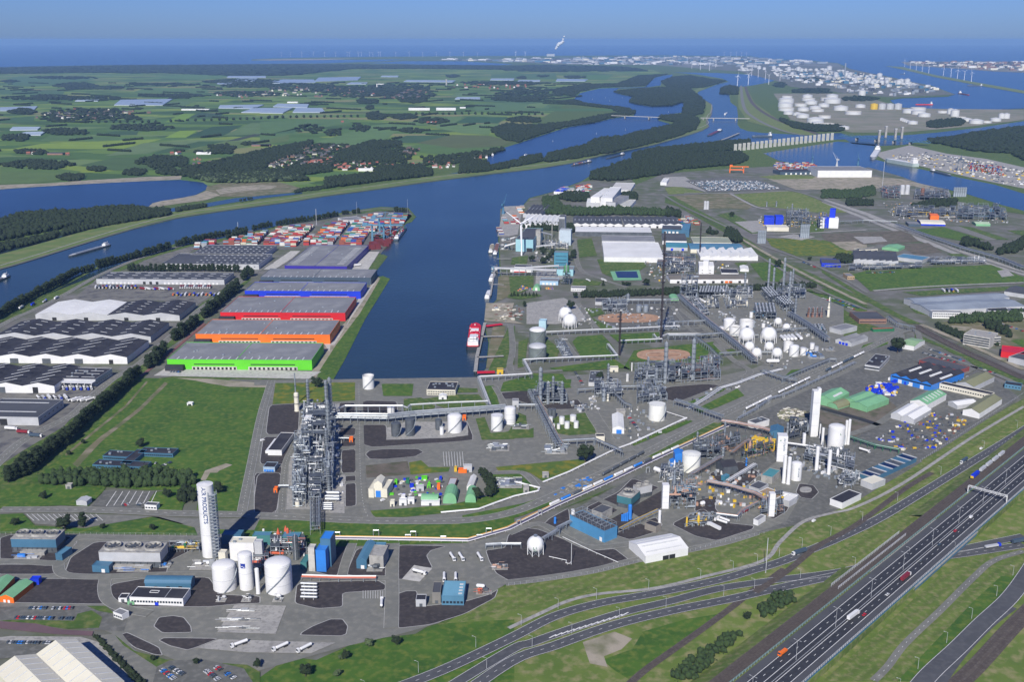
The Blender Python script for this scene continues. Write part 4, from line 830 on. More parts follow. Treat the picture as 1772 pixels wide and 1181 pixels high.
def aX(aJ,v,quad,hs,cM,fr=9.,fo=26,gV=8,fk=120,ba=(aF,aC,aA),fG=False,aK='process_structure',cw=aF,bM=.75,gr=None):
 """open steel structure over a picture quad (front-left, front-right, back-right, back-left); hs = storey heights"""
 rg=random.Random(cM);Q=bu(v,quad);o=sum(Q,Vector())/4
 t=ad(aK,aJ,'process plant',(o.x,o.y,.7),0);Q=[q-o for q in Q]
 Lx=(Q[1]-Q[0]).length;Ly=(Q[3]-Q[0]).length;nx=max(1,round(Lx/fr));ny=max(1,round(Ly/fr));zt=hs[-1]
 m=MB();g=MB();on={}
 for i in range(nx):
  for j in range(ny):
   on[i,j]=rg.randrange(1,len(hs)+1)if rg.random()<bM else(0 if rg.random()<.6 else 1)
 def df(i,j):return on.get((i,j),0)
 for i in range(nx+1):
  for j in range(ny+1):
   k=max(df(i,j),df(i-1,j),df(i,j-1),df(i-1,j-1))
   if k:p=cH(Q,i/nx,j/ny);m.box(p.x,p.y,0,.45,.45,hs[k-1]+.2)
 for(i,j),k in on.items():
  for q in range(k):
   c=[cH(Q,(i+a)/nx,(j+b)/ny)for a,b in((0,0),(1,0),(1,1),(0,1))];z=hs[q]
   for a in range(4):m.tube(c[a]+Vector((0,0,z)),c[(a+1)%4]+Vector((0,0,z)),.22,4,dS=False)
   if rg.random()<.5:a=rg.randrange(4);z0=hs[q-1]if q else 0;m.tube(c[a]+Vector((0,0,z0)),c[(a+1)%4]+Vector((0,0,z)),.14,4,dS=False)
   if rg.random()<.5:g.quad(*[(p.x*.98,p.y*.98,z+.25)for p in c])
   if rg.random()<.7:
    a=rg.randrange(4);m.tube(c[a]+Vector((0,0,z+1.3)),c[(a+1)%4]+Vector((0,0,z+1.3)),.07,4,dS=False)
 m.B('steel_frame',cw,t)
 if g.f:g.B('grating',aD,t)
 U=(Q[1]-Q[0]).normalized();V=(Q[3]-Q[0]).normalized()
 zs=[hh*.9 for hh in hs]+[1.2,2.2]
 for i in range(fo):
  z=rg.choice(zs)+rg.uniform(.2,1.2);rr=rg.uniform(.18,.5)
  if rg.random()<.5:s0,s1=sorted((rg.random(),rg.random()));s1=min(1,s0+.25+(s1-s0));tt=rg.random();a,b=cH(Q,s0,tt),cH(Q,s1,tt)
  else:s0,s1=sorted((rg.random(),rg.random()));s1=min(1,s0+.2+(s1-s0));tt=rg.random();a,b=cH(Q,tt,s0),cH(Q,tt,s1)
  a.z=b.z=z;aw=[a,b]
  if rg.random()<.5:aw.append(Vector((b.x,b.y,rg.uniform(.5,zt))))
  MB().path(aw,rr,6).B('pipe',rg.choice(ba),t,True)
 for i in range(gV):
  c=cH(Q,rg.random()*.9+.05,rg.random()*.9+.05);rr=rg.uniform(.8,1.7);z=rg.choice([0]+list(hs[:-1]))
  if rg.random()<.55:d=(U if rg.random()<.6 else V)*rg.uniform(3,7);MB().hv((c.x-d.x,c.y-d.y,z+rr+1),(c.x+d.x,c.y+d.y,z+rr+1),rr,10).B('vessel',rg.choice(ba),t,True)
  else:MB().la([(rr,0),(rr,rg.uniform(4,9)),(.05,10.2)],10,c.x,c.y,z).B('vessel',rg.choice(ba),t,True)
 ms=list(ba)+[aD,aF];m=MB()
 for i in range(fk):
  c=cH(Q,rg.random(),rg.random());z=rg.choice([0,0]+list(hs));m.m=rg.randrange(len(ms));k=rg.random()
  if k<.35:m.box(c.x,c.y,z+.3,rg.uniform(.6,2.6),rg.uniform(.6,2.2),rg.uniform(.5,2.4),math.atan2(U.y,U.x))
  elif k<.65:m.tube((c.x,c.y,max(0,z-4)),(c.x,c.y,z+rg.uniform(1,4)),rg.uniform(.12,.4),6)
  else:d=(U if rg.random()<.5 else V)*rg.uniform(1.5,5);zz=z+rg.uniform(.5,2.2);m.tube((c.x-d.x,c.y-d.y,zz),(c.x+d.x,c.y+d.y,zz),rg.uniform(.1,.3),6)
 cB(m.B('fittings',ms,t),aY='stuff')
 if fG:
  nb=max(2,int(Lx/5));nr=max(1,int(Ly/9))
  me=be('fan_cooler',4.2,7.,.8,aD);hK=bF('fanhood',lambda:MB().la([(1.7,.8),(1.45,1.6),(1.45,1.7),(1.2,1.7)],10).mesh('fan_hood',aC))
  k=0
  for i in range(nb):
   for j in range(nr):
    if k>=50:break
    p=cH(Q,(i+.5)/nb,(j+.5)/nr);a=math.atan2(U.y,U.x)
    q=bX(me,'air_cooler',(p.x,p.y,zt+.4),a,t);bX(hK,'fan_hood',(0,0,0),0,q);k+=1
 return t
def dC(aJ,v,h,a,b,c,nf,cd,fg=aE,gt=True):
 do,rz,L,D=ep(v,h,a,b,c);t=ad('cooling_tower',aJ,'cooling tower',(do.x,do.y,.7),rz)
 MB().box(0,0,h*.38,L,D,h*.62).B('casing',cd,t)
 m=MB();m.box(0,0,0,L,D,h*.08)
 for i in range(nf*3+1):m.box(-L/2+.3+(L-.6)*i/(nf*3),-D/2+.3,h*.08,.4,.4,h*.3);m.box(-L/2+.3+(L-.6)*i/(nf*3),D/2-.3,h*.08,.4,.4,h*.3)
 m.box(0,0,h*.08,L-1.5,D-1.5,h*.3);m.B('louvre',aD,t)
 MB().box(0,0,h+.01,L+.3,D+.3,.4).B('deck',fg,t)
 R_=min(L/nf,D)*.42
 for i in range(nf):
  x=-L/2+L*(i+.5)/nf;f=MB().la([(R_,h+.3),(R_*.9,h+1.6),(R_*.97,h+2.8),(R_*.9,h+2.8),(R_*.85,h+.6)],24,x).B('fan_stack',fg,t,True)
  m=MB();m.la([(R_*.14,h+1.6),(R_*.14,h+2.1)],8,x)
  for k in range(8):a_=mp*k/4;m.box(x+R_*.45*mc(a_),R_*.45*mz(a_),h+1.7,R_*.8,R_*.16,.1,a_)
  m.la([(R_*.86,h+.55),(.02,h+.56)],16,x);m.B('fan',aD,f)
 m=MB()
 for s in(-1,1):m.box(0,s*D/2,h+1.4,L,.08,.08)
 for i in range(int(L/3)+1):
  for s in(-1,1):m.box(-L/2+i*3,s*D/2,h+.4,.08,.08,1.)
 m.B('railing',aF,t);return t
def gG(m,xs,w_,r=.5):
 for x in xs:
  for s in(-1,1):m.tube((x,s*(w_/2-.3),r),(x,s*(w_/2+.02),r),r,8)
def dN(aK,aJ,fu,fN=False,hO=None):
 t=ad(aK,aJ,'van'if fN else 'car',(0,0,-50));b=MB();L=4.4 if not fN else 5.2;W=1.8 if not fN else 2.;hh=.75 if not fN else 1.1;du=1.42 if not fN else 2.1
 b.prof([(-L/2,.3),(-L/2,hh),(-L/2+.2,hh+.1),(L/2-.9,hh+.08),(L/2,hh-.12),(L/2,.3)][::-1],-W/2,W/2,'y');
 if fN:b.prof([(-L/2+.05,hh),(-L/2+.1,du),(L/2-1.5,du),(L/2-.8,hh)][::-1],-W/2+.05,W/2-.05,'y')
 else:b.prof([(-L/2+1.,du-.06),(-L/2+1.2,du),(.5,du),(.7,du-.06)][::-1],-W/2+.22,W/2-.22,'y')
 eL=b.B('body',fu,t)
 g=MB()
 if fN:g.prof([(L/2-1.45,du-.1),(L/2-1.42,du-.08),(L/2-.78,hh+.02),(L/2-.85,hh)][::-1],-W/2+.1,W/2-.1,'y')
 else:g.prof([(-L/2+.35,hh+.05),(-L/2+1.02,du-.08),(.68,du-.08),(1.35,hh+.05)][::-1],-W/2+.15,W/2-.15,'y')
 bb=g.B('windows',cN,t)
 bj=[(eL,[]),(bb,[])]
 me=bF('wheel',lambda:MB().tube((0,-.11,0),(0,.11,0),.32,8).mesh('wheel',eF))
 for x in(-L*.31,L*.31):
  for s in(-1,1):bj.append((bX(me,'wheel',(x,s*(W/2-.08),.32),0,t),[]))
 return dc(t,bj)
def bE(aJ,ga,ee,aY='box',L=13.6,aK='lorry'):
 t=ad(aK,aJ,'lorry',(0,0,-50));W=2.55;bj=[]
 c=MB();x0=L/2+.6;c.prof([(x0,.7),(x0,3.5),(x0+1.7,3.4),(x0+2.2,1.9),(x0+2.2,.7)][::-1],-W/2,W/2,'y');gh=c.B('cab',ga,t)
 g=MB();g.prof([(x0+1.75,3.2),(x0+2.22,2.),(x0+2.28,2.),(x0+1.85,3.2)],-W/2+.15,W/2-.15,'y');wn=g.B('windscreen',cN,t);wn.parent=gh
 bj.append((gh,[wn]))
 if aY=='box':b=MB().box(0,0,1.2,L,W,2.8).B('trailer',ee,t)
 elif aY=='tank':b=MB().hv((-L/2+.6,0,2.3),(L/2-.6,0,2.3),1.15,12).B('tank',ee,t,True)
 elif aY=='flat':b=MB().box(0,0,1.2,L,W,.3).B('trailer',ee,t)
 else:b=MB().box(0,0,1.2,L,W,1.5).B('trailer',ee,t)
 bj.append((b,[]))
 ch=MB().box(1,0,.75,L+2.5,1.,.4).B('chassis',aD,t);bj.append((ch,[]))
 me=bF('twheel',lambda:MB().tube((0,-1.25,0),(0,1.25,0),.5,8).mesh('wheel',eF))
 for x in(x0+1.4,x0-1.6,-L/2+1.6,-L/2+2.9,-L/2+4.2):bj.append((bX(me,'wheel',(x,0,.5),0,t),[]))
 return dc(t,bj)
def cE(v,x0,y0,x1,y1,z=0.):return dt(P(v,x0,y0,z),P(v,x1,y1,z))
ICO=None
def ge(hQ):
 import bmesh
 bm=bmesh.new();bmesh.ops.create_icosphere(bm,subdivisions=hQ,radius=1.);vs=np.array([v.co[:]for v in bm.verts]);fs=np.array([[v.index for v in f.verts]for f in bm.faces]);bm.free();return vs,fs
gO,gZ=ge(1),ge(2)
def fI(aK,V,Fc,bD):
 me=bpy.data.meshes.new(aK);me.vertices.add(len(V));me.vertices.foreach_set('co',V.astype(np.float32).ravel())
 k=Fc.shape[1];me.loops.add(Fc.size);me.loops.foreach_set('vertex_index',Fc.astype(np.int32).ravel())
 me.polygons.add(len(Fc));me.polygons.foreach_set('loop_start',np.arange(0,Fc.size,k,dtype=np.int32));me.polygons.foreach_set('loop_total',np.full(len(Fc),k,dtype=np.int32))
 me.materials.append(bD);me.update(calc_edges=True);return me
def dJ(aK,C,Rr,bD,cM,fD=False,lo=.68,hi=1.25,hJ=1.,aI=0):
 rs=np.random.RandomState(cM);vs,fs=gZ if fD else gO;n=len(C)
 j=rs.uniform(lo,hi,(n,len(vs),1));V=vs[None]*j*Rr[:,None,:]+C[:,None,:]
 Fc=(fs[None]+(np.arange(n)*len(vs))[:,None,None]).reshape(-1,3);V=V.reshape(-1,3)
 if aI:
  m=n*aI;d=rs.normal(size=(m,3));d/=np.linalg.norm(d,axis=1)[:,None];gB=np.repeat(np.arange(n),aI)
  do=C[gB]+d*Rr[gB]*rs.uniform(.85,1.22,(m,1));a=rs.normal(size=(m,3));b=rs.normal(size=(m,3));s=(Rr[gB].mean(1)*.32)[:,None]
  a=a/np.linalg.norm(a,axis=1)[:,None]*s;b=b/np.linalg.norm(b,axis=1)[:,None]*s
  hA=np.stack([do+a,do+b,do-a*.7-b*.7],1).reshape(-1,3)
  F2=np.arange(m*3).reshape(-1,3)+len(V);V=np.vstack([V,hA]);Fc=np.vstack([Fc,F2])
 return fI(aK,V,Fc,bD)
dd={}
def dL(aY,k):
 key=(aY,k)
 if key in dd:return dd[key]
 rs=np.random.RandomState({'poplar':1,'round':2,'bushy':3,'cone':4,'lime':5}[aY]*31+k)
 if aY=='poplar':
  n=9;z=np.linspace(.24,.92,n);er=.2*np.sqrt(np.clip(1-((z-.5)/.52)**2,.08,1));C=np.stack([rs.uniform(-.06,.06,n),rs.uniform(-.06,.06,n),z],1);Rr=np.stack([er,er,np.full(n,.1)],1)*rs.uniform(.85,1.2,(n,1))
 elif aY=='cone':
  n=7;z=np.linspace(.12,.92,n);er=.26*(1-z)+.03;C=np.stack([rs.uniform(-.02,.02,n),rs.uniform(-.02,.02,n),z],1);Rr=np.stack([er,er,np.full(n,.12)],1)
 else:
  n=13;t=rs.uniform(0,6.28,n);q=np.sqrt(rs.uniform(0,1,n))*.27;z=rs.uniform(.38,.84,n);C=np.stack([q*np.cos(t),q*np.sin(t),z],1);Rr=rs.uniform(.12,.2,(n,3))*np.array([1,1,.85])
  C=np.vstack([C,[[0,0,.6]]]);Rr=np.vstack([Rr,[[.27,.27,.27]]])
 bD={'poplar':aS,'round':cn,'bushy':aS,'cone':aS,'lime':ev}[aY]
 fq=dJ('crown',C,Rr,bD,k+5,False,aI=22);m=MB();m.tube((0,0,0),(0,0,.6),.028,6,.012)
 for i in range(4):a=1.6*i+k;m.tube((0,0,.22+.05*i),(.16*mc(a),.16*mz(a),.48+.05*i),.012,4,.005)
 dd[key]=(fq,m.mesh('trunk',gS));return dd[key]
def fY(p,h,aY,aJ,aT=None,bz=1.,z=.4):
 k=bV.randrange(4);cm,tm=dL(aY,k);t=ad('tree'if aY!='poplar'else 'poplar_tree',aJ,'tree',(p.x,p.y,z),bV.random()*6.28,aT)
 s=(h*bz,h*bz,h);a=bX(cm,'crown',(0,0,0),0,t,s);b=bX(tm,'trunk',(0,0,0),0,t,s);return t
def aR(v,aw,n,h,aY,aJ,gA=1.,bz=1.):
 W=bu(v,aw);L=[0]
 for a,b in zip(W,W[1:]):L.append(L[-1]+(b-a).length)
 for i in range(n):
  s=L[-1]*(i+.5)/n
  for k in range(len(W)-1):
   if s<=L[k+1]:p=W[k].lerp(W[k+1],(s-L[k])/(L[k+1]-L[k]));break
  fY(p+Vector((bV.uniform(-gA,gA),bV.uniform(-gA,gA),0)),h*bV.uniform(.82,1.15),aY,aJ,aJ,bz*bV.uniform(.9,1.15))
def cb(aw,x,y):
 c=False;n=len(aw);j=n-1
 for i in range(n):
  xi,yi=aw[i];xj,yj=aw[j]
  if(yi>y)!=(yj>y)and x<(xj-xi)*(y-yi)/(yj-yi)+xi:c=not c
  j=i
 return c
def ah(aK,aJ,v,aw,sp,h,bD=aS,cM=1,gQ=4500,fD=False,eb='trees',aI=3,z=0.,W=None,bM=1.,gc=0):
 """a mass of trees nobody could count: one object"""
 W=W or bu(v,aw);Q=[(p.x,p.y)for p in W];xs=[q[0]for q in Q];ys=[q[1]for q in Q]
 A=abs(sum(Q[i][0]*Q[(i+1)%len(Q)][1]-Q[(i+1)%len(Q)][0]*Q[i][1]for i in range(len(Q))))/2
 sp=max(sp,math.sqrt(A/gQ));rs=np.random.RandomState(cM);C=[]
 nx=int((max(xs)-min(xs))/sp)+1;ny=int((max(ys)-min(ys))/sp)+1
 for i in range(nx):
  for j in range(ny):
   x=min(xs)+(i+rs.uniform(0,1))*sp;y=min(ys)+(j+rs.uniform(0,1))*sp
   if rs.uniform()<bM and cb(Q,x,y):C.append((x,y))
 if not C:return None
 C=np.array(C);n=len(C);hh=h*rs.uniform(.7,1.2,n);Rr=np.stack([sp*rs.uniform(.55,.85,n),sp*rs.uniform(.55,.85,n),hh*.52],1)
 Z=hh*.5;me=dJ(aK,np.column_stack([C,Z+z]),Rr,bD,cM,fD,aI=aI)
 o=bpy.data.objects.new(aK,me);dQ.objects.link(o);return cB(o,aJ,eb,None,'stuff')
dk=M('dark_opening',(.015,.016,.018),None,1,.7)
def cj(aJ,a,b,c,cd,h=14,n=8,fK=True,hR='',hL=-.4,fU=18,gF=2):
 def ex(r,L,D,hh):
  if fK:
   m=MB().box(-L/2+11.5,-D/2-3,0,25,10,7.5).B('office',aN,r)
   for i in range(6):bX(be('window',3.2,.2,2.,cN),'window',(-L/2+1.5+i*4,-D/2-8.1,3.6),0,m)
  for x0,x1 in((-.33,-.02),(.06,.4))if gF==2 else((-.3,.3),):
   bs=MB().box((x0+x1)/2*L,-D/2-.12,0,(x1-x0)*L,.6,4.6).B('loading_base',aZ,r)
   k=11
   for i in range(k):bX(be('dock_door',3.,.3,3.4,dk),'dock_door',((x0+(x1-x0)*(i+.5)/k)*L,-D/2-.45,.3),0,bs)
   MB().box(((x0+x1)/2)*L,-D/2+.05,7.2,(x1-x0)*L*.9,.5,1.2).B('window_band',dk,r)
 fx=[(-.46+.92*(i+.5)/fU)for i in range(fU)]
 return aV('warehouse',aJ,'L',h,a,b,c,cd,aU,'flat',bo=[(fx,[hL],1.6,11)],eQ=(-.02,cd),cR=ex,aT=None,bP=5)
cj('lime green warehouse with grey roof, nearest to the grass field',(103,1050),(1000,1055),(1078,948),eU)
cj('orange warehouse between the green one and the red one',(280,893),(1112,897),(1175,805),ax)
cj('red warehouse with grey roof beside the harbour basin',(433,758),(1207,762),(1275,663),cK,13)
cj('bright blue warehouse in front of the slate coloured one',(585,624),(1302,628),(1340,573),av,13)
cj('dark slate blue warehouse behind the bright blue one',(682,538),(1367,543),(1397,491),am,13)
aV('warehouse','violet blue warehouse with grey roof in front of the container stacks','L',12,(832,468),(1218,473),(1317,342),dl,aU,'flat',eQ=(-.02,dl),bo=[([-.38,.36],[-.4+.055*i for i in range(15)],14,1.3)],bP=6)
def cO(n,m=5):return[(-.5+(i+.5)/n)for i in range(n)]
aV('warehouse','large grey hall with black roof directly in front of the container stacks','L',10,(250,398),(700,402),(808,342),aB,aH,'flat',bo=[(cO(12),[-.3,-.1,.1,.3],4,3)],bP=3)
aV('warehouse','long grey hall with black roof behind the row of trees','L',10,(70,455),(672,460),(745,396),aB,aH,'flat',bo=[(cO(16)[5:],[-.35,-.12,.12,.35],4,3)],bb=[('f',5,1,20,3,1.2,1)])
aV('warehouse','low grey loading hall with many lorries parked in front','K',9,(655,724),(1527,730),(1580,680),aB,aH,'flat',bo=[(cO(10),[-.3,.05,.32],11,2)],ak=[(-.48,-.2,9,3,3.5,aA),(.02,.46,14,3,3.5,aA),(-.15,0,3,5,5,dk)])
aV('warehouse','four span hall with two white roofs and two black roofs','K',9.5,(240,966),(1222,970),(1332,882),aB,aM,'gable',4,4.5,bo=[([-.44,-.32,-.19,-.07,.06,.18,.31,.43],[-.35,-.15,.05,.25,.4],8,1.2)],db=(2,aN),ak=[(-.42,-.32,1,7,5,dk),(-.2,-.1,1,7,5,dk),(.08,.18,1,7,5,dk),(.3,.4,1,7,5,dk)])
aV('warehouse','four span black roofed hall just in front of the half white hall','E',9.5,(-27,290),(932,298),(1050,212),aB,aN,'gable',4,5,bo=[([-.44,-.32,-.19,-.07,.06,.18,.31,.43],[-.35,-.1,.15,.38],10,1.4)])
aV('warehouse','five span black roofed hall with white front and dark loading bays','E',10,(-215,418),(785,426),(912,322),aA,aN,'gable',5,4.5,bo=[(cO(5),[-.38,-.15,.1,.33],26,1.2)],ak=[(-.5,.3,4,12,7,aD),(.36,.44,1,6,6,dk)])
aV('warehouse','black roofed hall with white front beside the tanker canopy','E',10,(-260,600),(335,604),(505,485),aA,aN,'gable',3,4.5,bo=[(cO(3),[-.42,-.22,0,.2,.38],26,1.6)],ak=[(-.1,.0,1,9,8,aD),(.26,.34,1,7,8,dk)])
def fC(r,L,D,h):
 MB().box(0,-D/2-5,h-2.,L,10,.5).B('canopy',aA,r)
 for i in range(6):MB().box(-L/2+1+i*(L-2)/5,-D/2-9.5,0,.5,.5,h-2).B('post',aA,r)
aV('warehouse','smaller black roofed hall with white canopy over parked tankers','E',10,(370,560),(590,566),(697,497),aB,aN,'flat',bo=[([-.25,.2],[-.3,0,.25],18,1.2)],cR=fC,bP=8,bb=[('r',4,1,8,3,1.2,1)])
aV('warehouse','grey roofed hall with two long white skylight strips','E',10,(-160,795),(235,802),(392,690),aB,aH,'flat',bo=[([-.05],[-.2,.3],62,2.2)],ak=[(-.1,.0,1,9,8,dk)],bb=[('r',5,1,6,4,1.2,1)])
aV('office_building','low blue office wing of the site by the meadow','E',4,(635,1040),(790,1048),(800,1010),aQ,aN,'flat',bb=[('f',1.5,1,12,2,1.4,1)],bP=4)
aV('office_building','long low blue office wing facing the small car park','E',4,(855,1020),(1070,1028),(1078,993),aQ,aN,'flat',bb=[('f',1.5,1,16,2,1.4,1)],bP=4)
aV('office_building','low dark roofed office wing half hidden behind the tree belt','E',4,(572,1095),(900,1110),(915,1075),aQ,aN,'flat',bb=[('f',1.5,1,18,2,1.4,1)],bP=4)
aV('office_building','short dark roofed link joining the low blue office wings','E',4,(745,1085),(810,1088),(868,1000),aQ,aN,'flat')
aV('site_shelter','small white shelter standing in the middle of the grass field','E',3,(1157,712),(1190,713),(1192,704),aA,aM,'flat',ak=[(-.3,.3,2,2,2,dk)])
aV('container_office','white terminal hall with grey roof at the far end of the container yard','Z',8,(240,372),(372,420),(560,345),aA,aU,'flat',ak=[(.0,.4,2,5,5,dk)])
aV('warehouse','wide white roofed hall beside the blue pool','M',10,(870,478),(1212,482),(1165,395),aA,aM,'flat',bb=None)
aV('warehouse','grey roofed hall joined behind the wide white roofed hall','M',10.5,(858,385),(1160,389),(1150,358),aB,aU,'flat')
aV('warehouse','long white roofed hall with a dark front','M',10,(706,334),(1143,339),(1140,308),aD,aM,'flat',bo=[(cO(30),[.1],2,10)])
aV('warehouse','six span dark roofed hall with white gables, left of the pair','M',8,(693,290),(975,293),(968,250),aA,aH,'gable',6,3.5,bo=[(cO(12),[0],1.5,18)],ak=[(-.4,.4,5,5,5,dk)])
aV('warehouse','seven span dark roofed hall with white gables, right of the pair','M',8,(988,293),(1315,294),(1300,251),aA,aH,'gable',7,3.5,bo=[(cO(14),[0],1.5,18)],ak=[(-.4,.4,6,5,5,dk)])
aV('warehouse','white corrugated hall behind the wind turbine','M',9,(400,292),(612,296),(606,242),aA,aM,'gable',7,3.,bo=[(cO(7),[0],2,30)])
aV('warehouse','dark grey corrugated hall behind the white corrugated one','M',9,(410,232),(518,235),(512,183),aB,aH,'gable',5,3,bo=[(cO(5),[0],2,30)])
aV('factory_hall','pale cyan hall with dark roof at the foot of the wind turbine','Y',26,(830,405),(1052,412),(1062,262),eA,aH,'flat',ak=[(.1,.5,1,14,8,dk)])
aV('silo_block','tall pale concrete silo block right of the cyan hall','Y',38,(1085,290),(1145,292),(1150,276),aE,aE,'flat')
aV('silo_block','white metal silo block with ribbed dark tower behind it','Y',34,(1390,285),(1535,290),(1530,270),M('pale_blue_cladding',(.45,.53,.58),None,.1,.5),aB,'flat',bP=4)
aV('silo_block','ribbed dark grey elevator tower at the white corrugated hall','Y',52,(1382,118),(1456,120),(1452,92),aB,aH,'flat',bb=[('f',20,1,5,2,28,1)])
aV('factory_hall','tall teal building with white stair tower beside the green silo','Y',30,(1322,572),(1497,576),(1490,556),M('teal_cladding',(.06,.22,.3),(.05,.18,.26),.05,.5),aU,'flat',bb=[('f',8,3,1,22,1.,7)])
aV('factory_hall','lower pale cyan annex around the green silo','Y',12,(1355,790),(1565,795),(1560,750),eA,aU,'flat')
aV('shed','low pale blue hall left of the green silo','Y',7,(1138,938),(1372,944),(1368,905),M('pale_blue_wall',(.35,.52,.66),None,.1,.5),aU,'flat',ak=[(-.4,.4,4,4,4,aA)])
aV('shed','long low white terrace with red sign boards under the conveyor','Y',5,(760,790),(1045,795),(1042,770),aA,aM,'flat',ak=[(-.3,.2,2,14,1.5,cK)])
aV('shed','long dark roofed shed just behind the conveyor','Y',5,(812,760),(1028,764),(1025,730),aA,aH,'flat')
aV('dome_hall','small mint green arched tent beside the pile of orange scrap','Y',2,(1045,1045),(1140,1048),(1135,1020),aO,aO,'arch',1,7,ak=[(-.2,.2,1,4,5,aA)])
aV('shed','low white workshop with grey roof beside the hedge','M',5,(682,655),(765,657),(758,643),aA,aU,'flat',bb=[('f',2,1,8,2,1.2,1)])
aV('office_building','low dark roofed control building by the mixed tank farm','M',5,(820,733),(925,735),(915,712),aB,aH,'flat')
aV('warehouse','white hall with rows of dark roof ridges behind the teal roofed shed','d',8,(425,182),(632,186),(600,130),aA,aH,'shed',5,2.4,ap='x')
aV('warehouse','shed with teal roof and two blue doors','d',7,(456,238),(640,242),(630,200),aB,M('teal_roofing',(.07,.25,.31),None,.05,.5),'gable',1,3,ap='x',ak=[(-.35,-.1,1,5,5,av),(.1,.45,1,5,5,av)])
aV('warehouse','long cream shed with faded blue roof behind the white ridged hall','N',8,(190,640),(580,644),(570,600),ai,ac,'gable',1,3,ap='x')
aV('warehouse','white ridged hall with brown roof lights near the railway','N',7,(262,695),(682,700),(650,640),aA,aM,'shed',6,4.,bo=[([-.42+.167*i for i in range(6)],[0],3.,26)])
aV('warehouse','long low pale green roofed hall behind the blue roofed shed','N',7,(210,592),(490,596),(480,555),ai,M('pale_green_roofing',(.3,.33,.24),None,.05,.7),'flat')
aV('factory_hall','blue box building with dark windows beside the container yard','N',16,(122,500),(180,502),(178,452),aQ,ac,'flat')
aV('factory_hall','long low blue building with white doors in front of the dark gables','N',9,(-20,496),(122,500),(120,470),aQ,aH,'flat',ak=[(-.4,.4,4,5,5,aA)])
aV('warehouse','long low hall with brown roof and white front by the hedge','N',7,(40,862),(610,860),(600,822),aA,M('brown_roofing',(.17,.155,.13),None,.03,.8),'gable',1,2.5,ap='x',ak=[(-.45,.45,8,5,4,dk),(.2,.3,2,6,4,ax)])
aV('factory_hall','white process building with square tower','N',20,(252,762),(362,765),(355,735),aA,aM,'flat',bb=[('f',6,2,2,4,1,5)])
aV('factory_hall','slim white stair tower rising from the white process building','N',30,(283,728),(322,730),(320,718),aA,aM,'flat')
aV('shed','black roofed low building with pale parapet near the railway','N',5,(415,815),(540,818),(520,785),aA,aN,'flat')
aV('shed','small white pitched shed on the grass by the railway','N',5,(552,785),(615,787),(608,762),aA,aM,'gable',1,2)
aV('pump_house','green arched shed next to the tall pipe structure','N',3,(45,1005),(108,1005),(104,982),aO,aO,'arch',1,4)
for i,(a,b,c,h,wl,rf,lb)in enumerate([((795,135),(845,137),(842,85),26,aA,aM,'white factory block, left of the pair above the tree belt'),((850,140),(918,142),(915,80),30,aA,aM,'taller white factory block with louvred front above the tree belt'),((770,170),(905,172),(900,145),12,aB,aM,'low white factory annex in front of the two white blocks'),((880,165),(935,168),(930,125),20,aB,aU,'grey factory block right of the white louvred block'),((935,185),(1020,188),(1005,150),9,aA,M('pale_roofing',(.5,.5,.46),None,.1,.7),'low hall with pale sloping roof right of the grey factory block'),((905,95),(1020,98),(990,55),9,aA,M('pale_roofing2',(.55,.54,.5),None,.1,.7),'broad pale hall behind the white factory blocks'),((585,105),(640,107),(638,82),7,aA,av,'small white and blue storage unit nearest the river'),((690,112),(725,113),(723,88),8,aA,aM,'small white cubic store among the containers by the river'),((1190,52),(1225,53),(1224,30),9,aA,aM,'small white block beside the car storage field')]):
 aV('factory_hall',lb,'M',h,a,b,c,wl,rf,'flat',bb=[('f',3,2,8,2,1.2,5)]if h>15 else None,bP=3)
aV('warehouse','huge white hall with dark open end on the far quay','S',22,(562,800),(880,800),(1040,775),aA,aU,'flat',cF=None)
aV('warehouse','dark roofed hall left of the huge white hall','S',10,(340,808),(555,803),(550,790),am,aN,'flat',ak=[(-.4,.4,6,6,6,aA)])
aV('factory_hall','grey sheds with rows of roof lights in the eastern works','O',8,(205,625),(490,640),(440,580),aB,aH,'shed',7,2.5,ap='y')
aV('factory_hall','cream brick office block of the eastern works','O',9,(232,565),(358,560),(350,550),ai,aH,'flat',bb=[('f',3,2,14,2,1.3,3)])
aV('shed','mint green roofed shed behind the eastern works','O',5,(385,548),(490,560),(480,535),aO,aO,'gable',1,3)
aV('factory_hall','blue sheds joined on the right of the eastern works','O',7,(470,610),(640,632),(600,600),aB,ac,'flat')
aV('office_building','blue fronted office with flat grey roof beside the trees','O',7,(0,650),(122,655),(110,625),av,aH,'flat',bb=[('f',3,1,8,2,1.5,1)])
aV('warehouse','pale vaulted tent hall with blue base in the eastern refinery','O',4,(634,398),(790,402),(770,380),av,au,'arch',1,5,ap='x')
aV('warehouse','grey flat hall left of the vaulted tent hall','O',6,(555,400),(632,402),(625,385),am,aU,'flat')
aV('shed','long pale green shed at the right of the eastern refinery','O',5,(985,398),(1078,400),(1070,385),aO,M('pale_green_roofing2',(.45,.58,.38),None,.1,.6),'gable',1,2,ap='x')
aV('factory_hall','bright orange red process building in the eastern refinery','O',12,(695,345),(750,347),(748,335),ax,ax,'flat')
aV('warehouse','very long grey ridged hall, nearer of the two joined halls','O',9,(690,955),(1300,925),(1230,870),aB,M('pale_blue_grey_roofing',(.27,.31,.35),(.2,.23,.27),.03,.7),'gable',1,3,ap='x')
aV('warehouse','very long grey ridged hall, farther of the two joined halls','O',9,(600,905),(1200,870),(1130,840),aB,M('pale_blue_grey_roofing',(.3,.33,.36)),'gable',1,3,ap='x')
aV('office_building','white office with window bands at the end of the long ridged hall','O',10,(708,965),(900,968),(895,955),aA,aU,'flat',bb=[('f',3,2,16,2.2,1.6,4)])
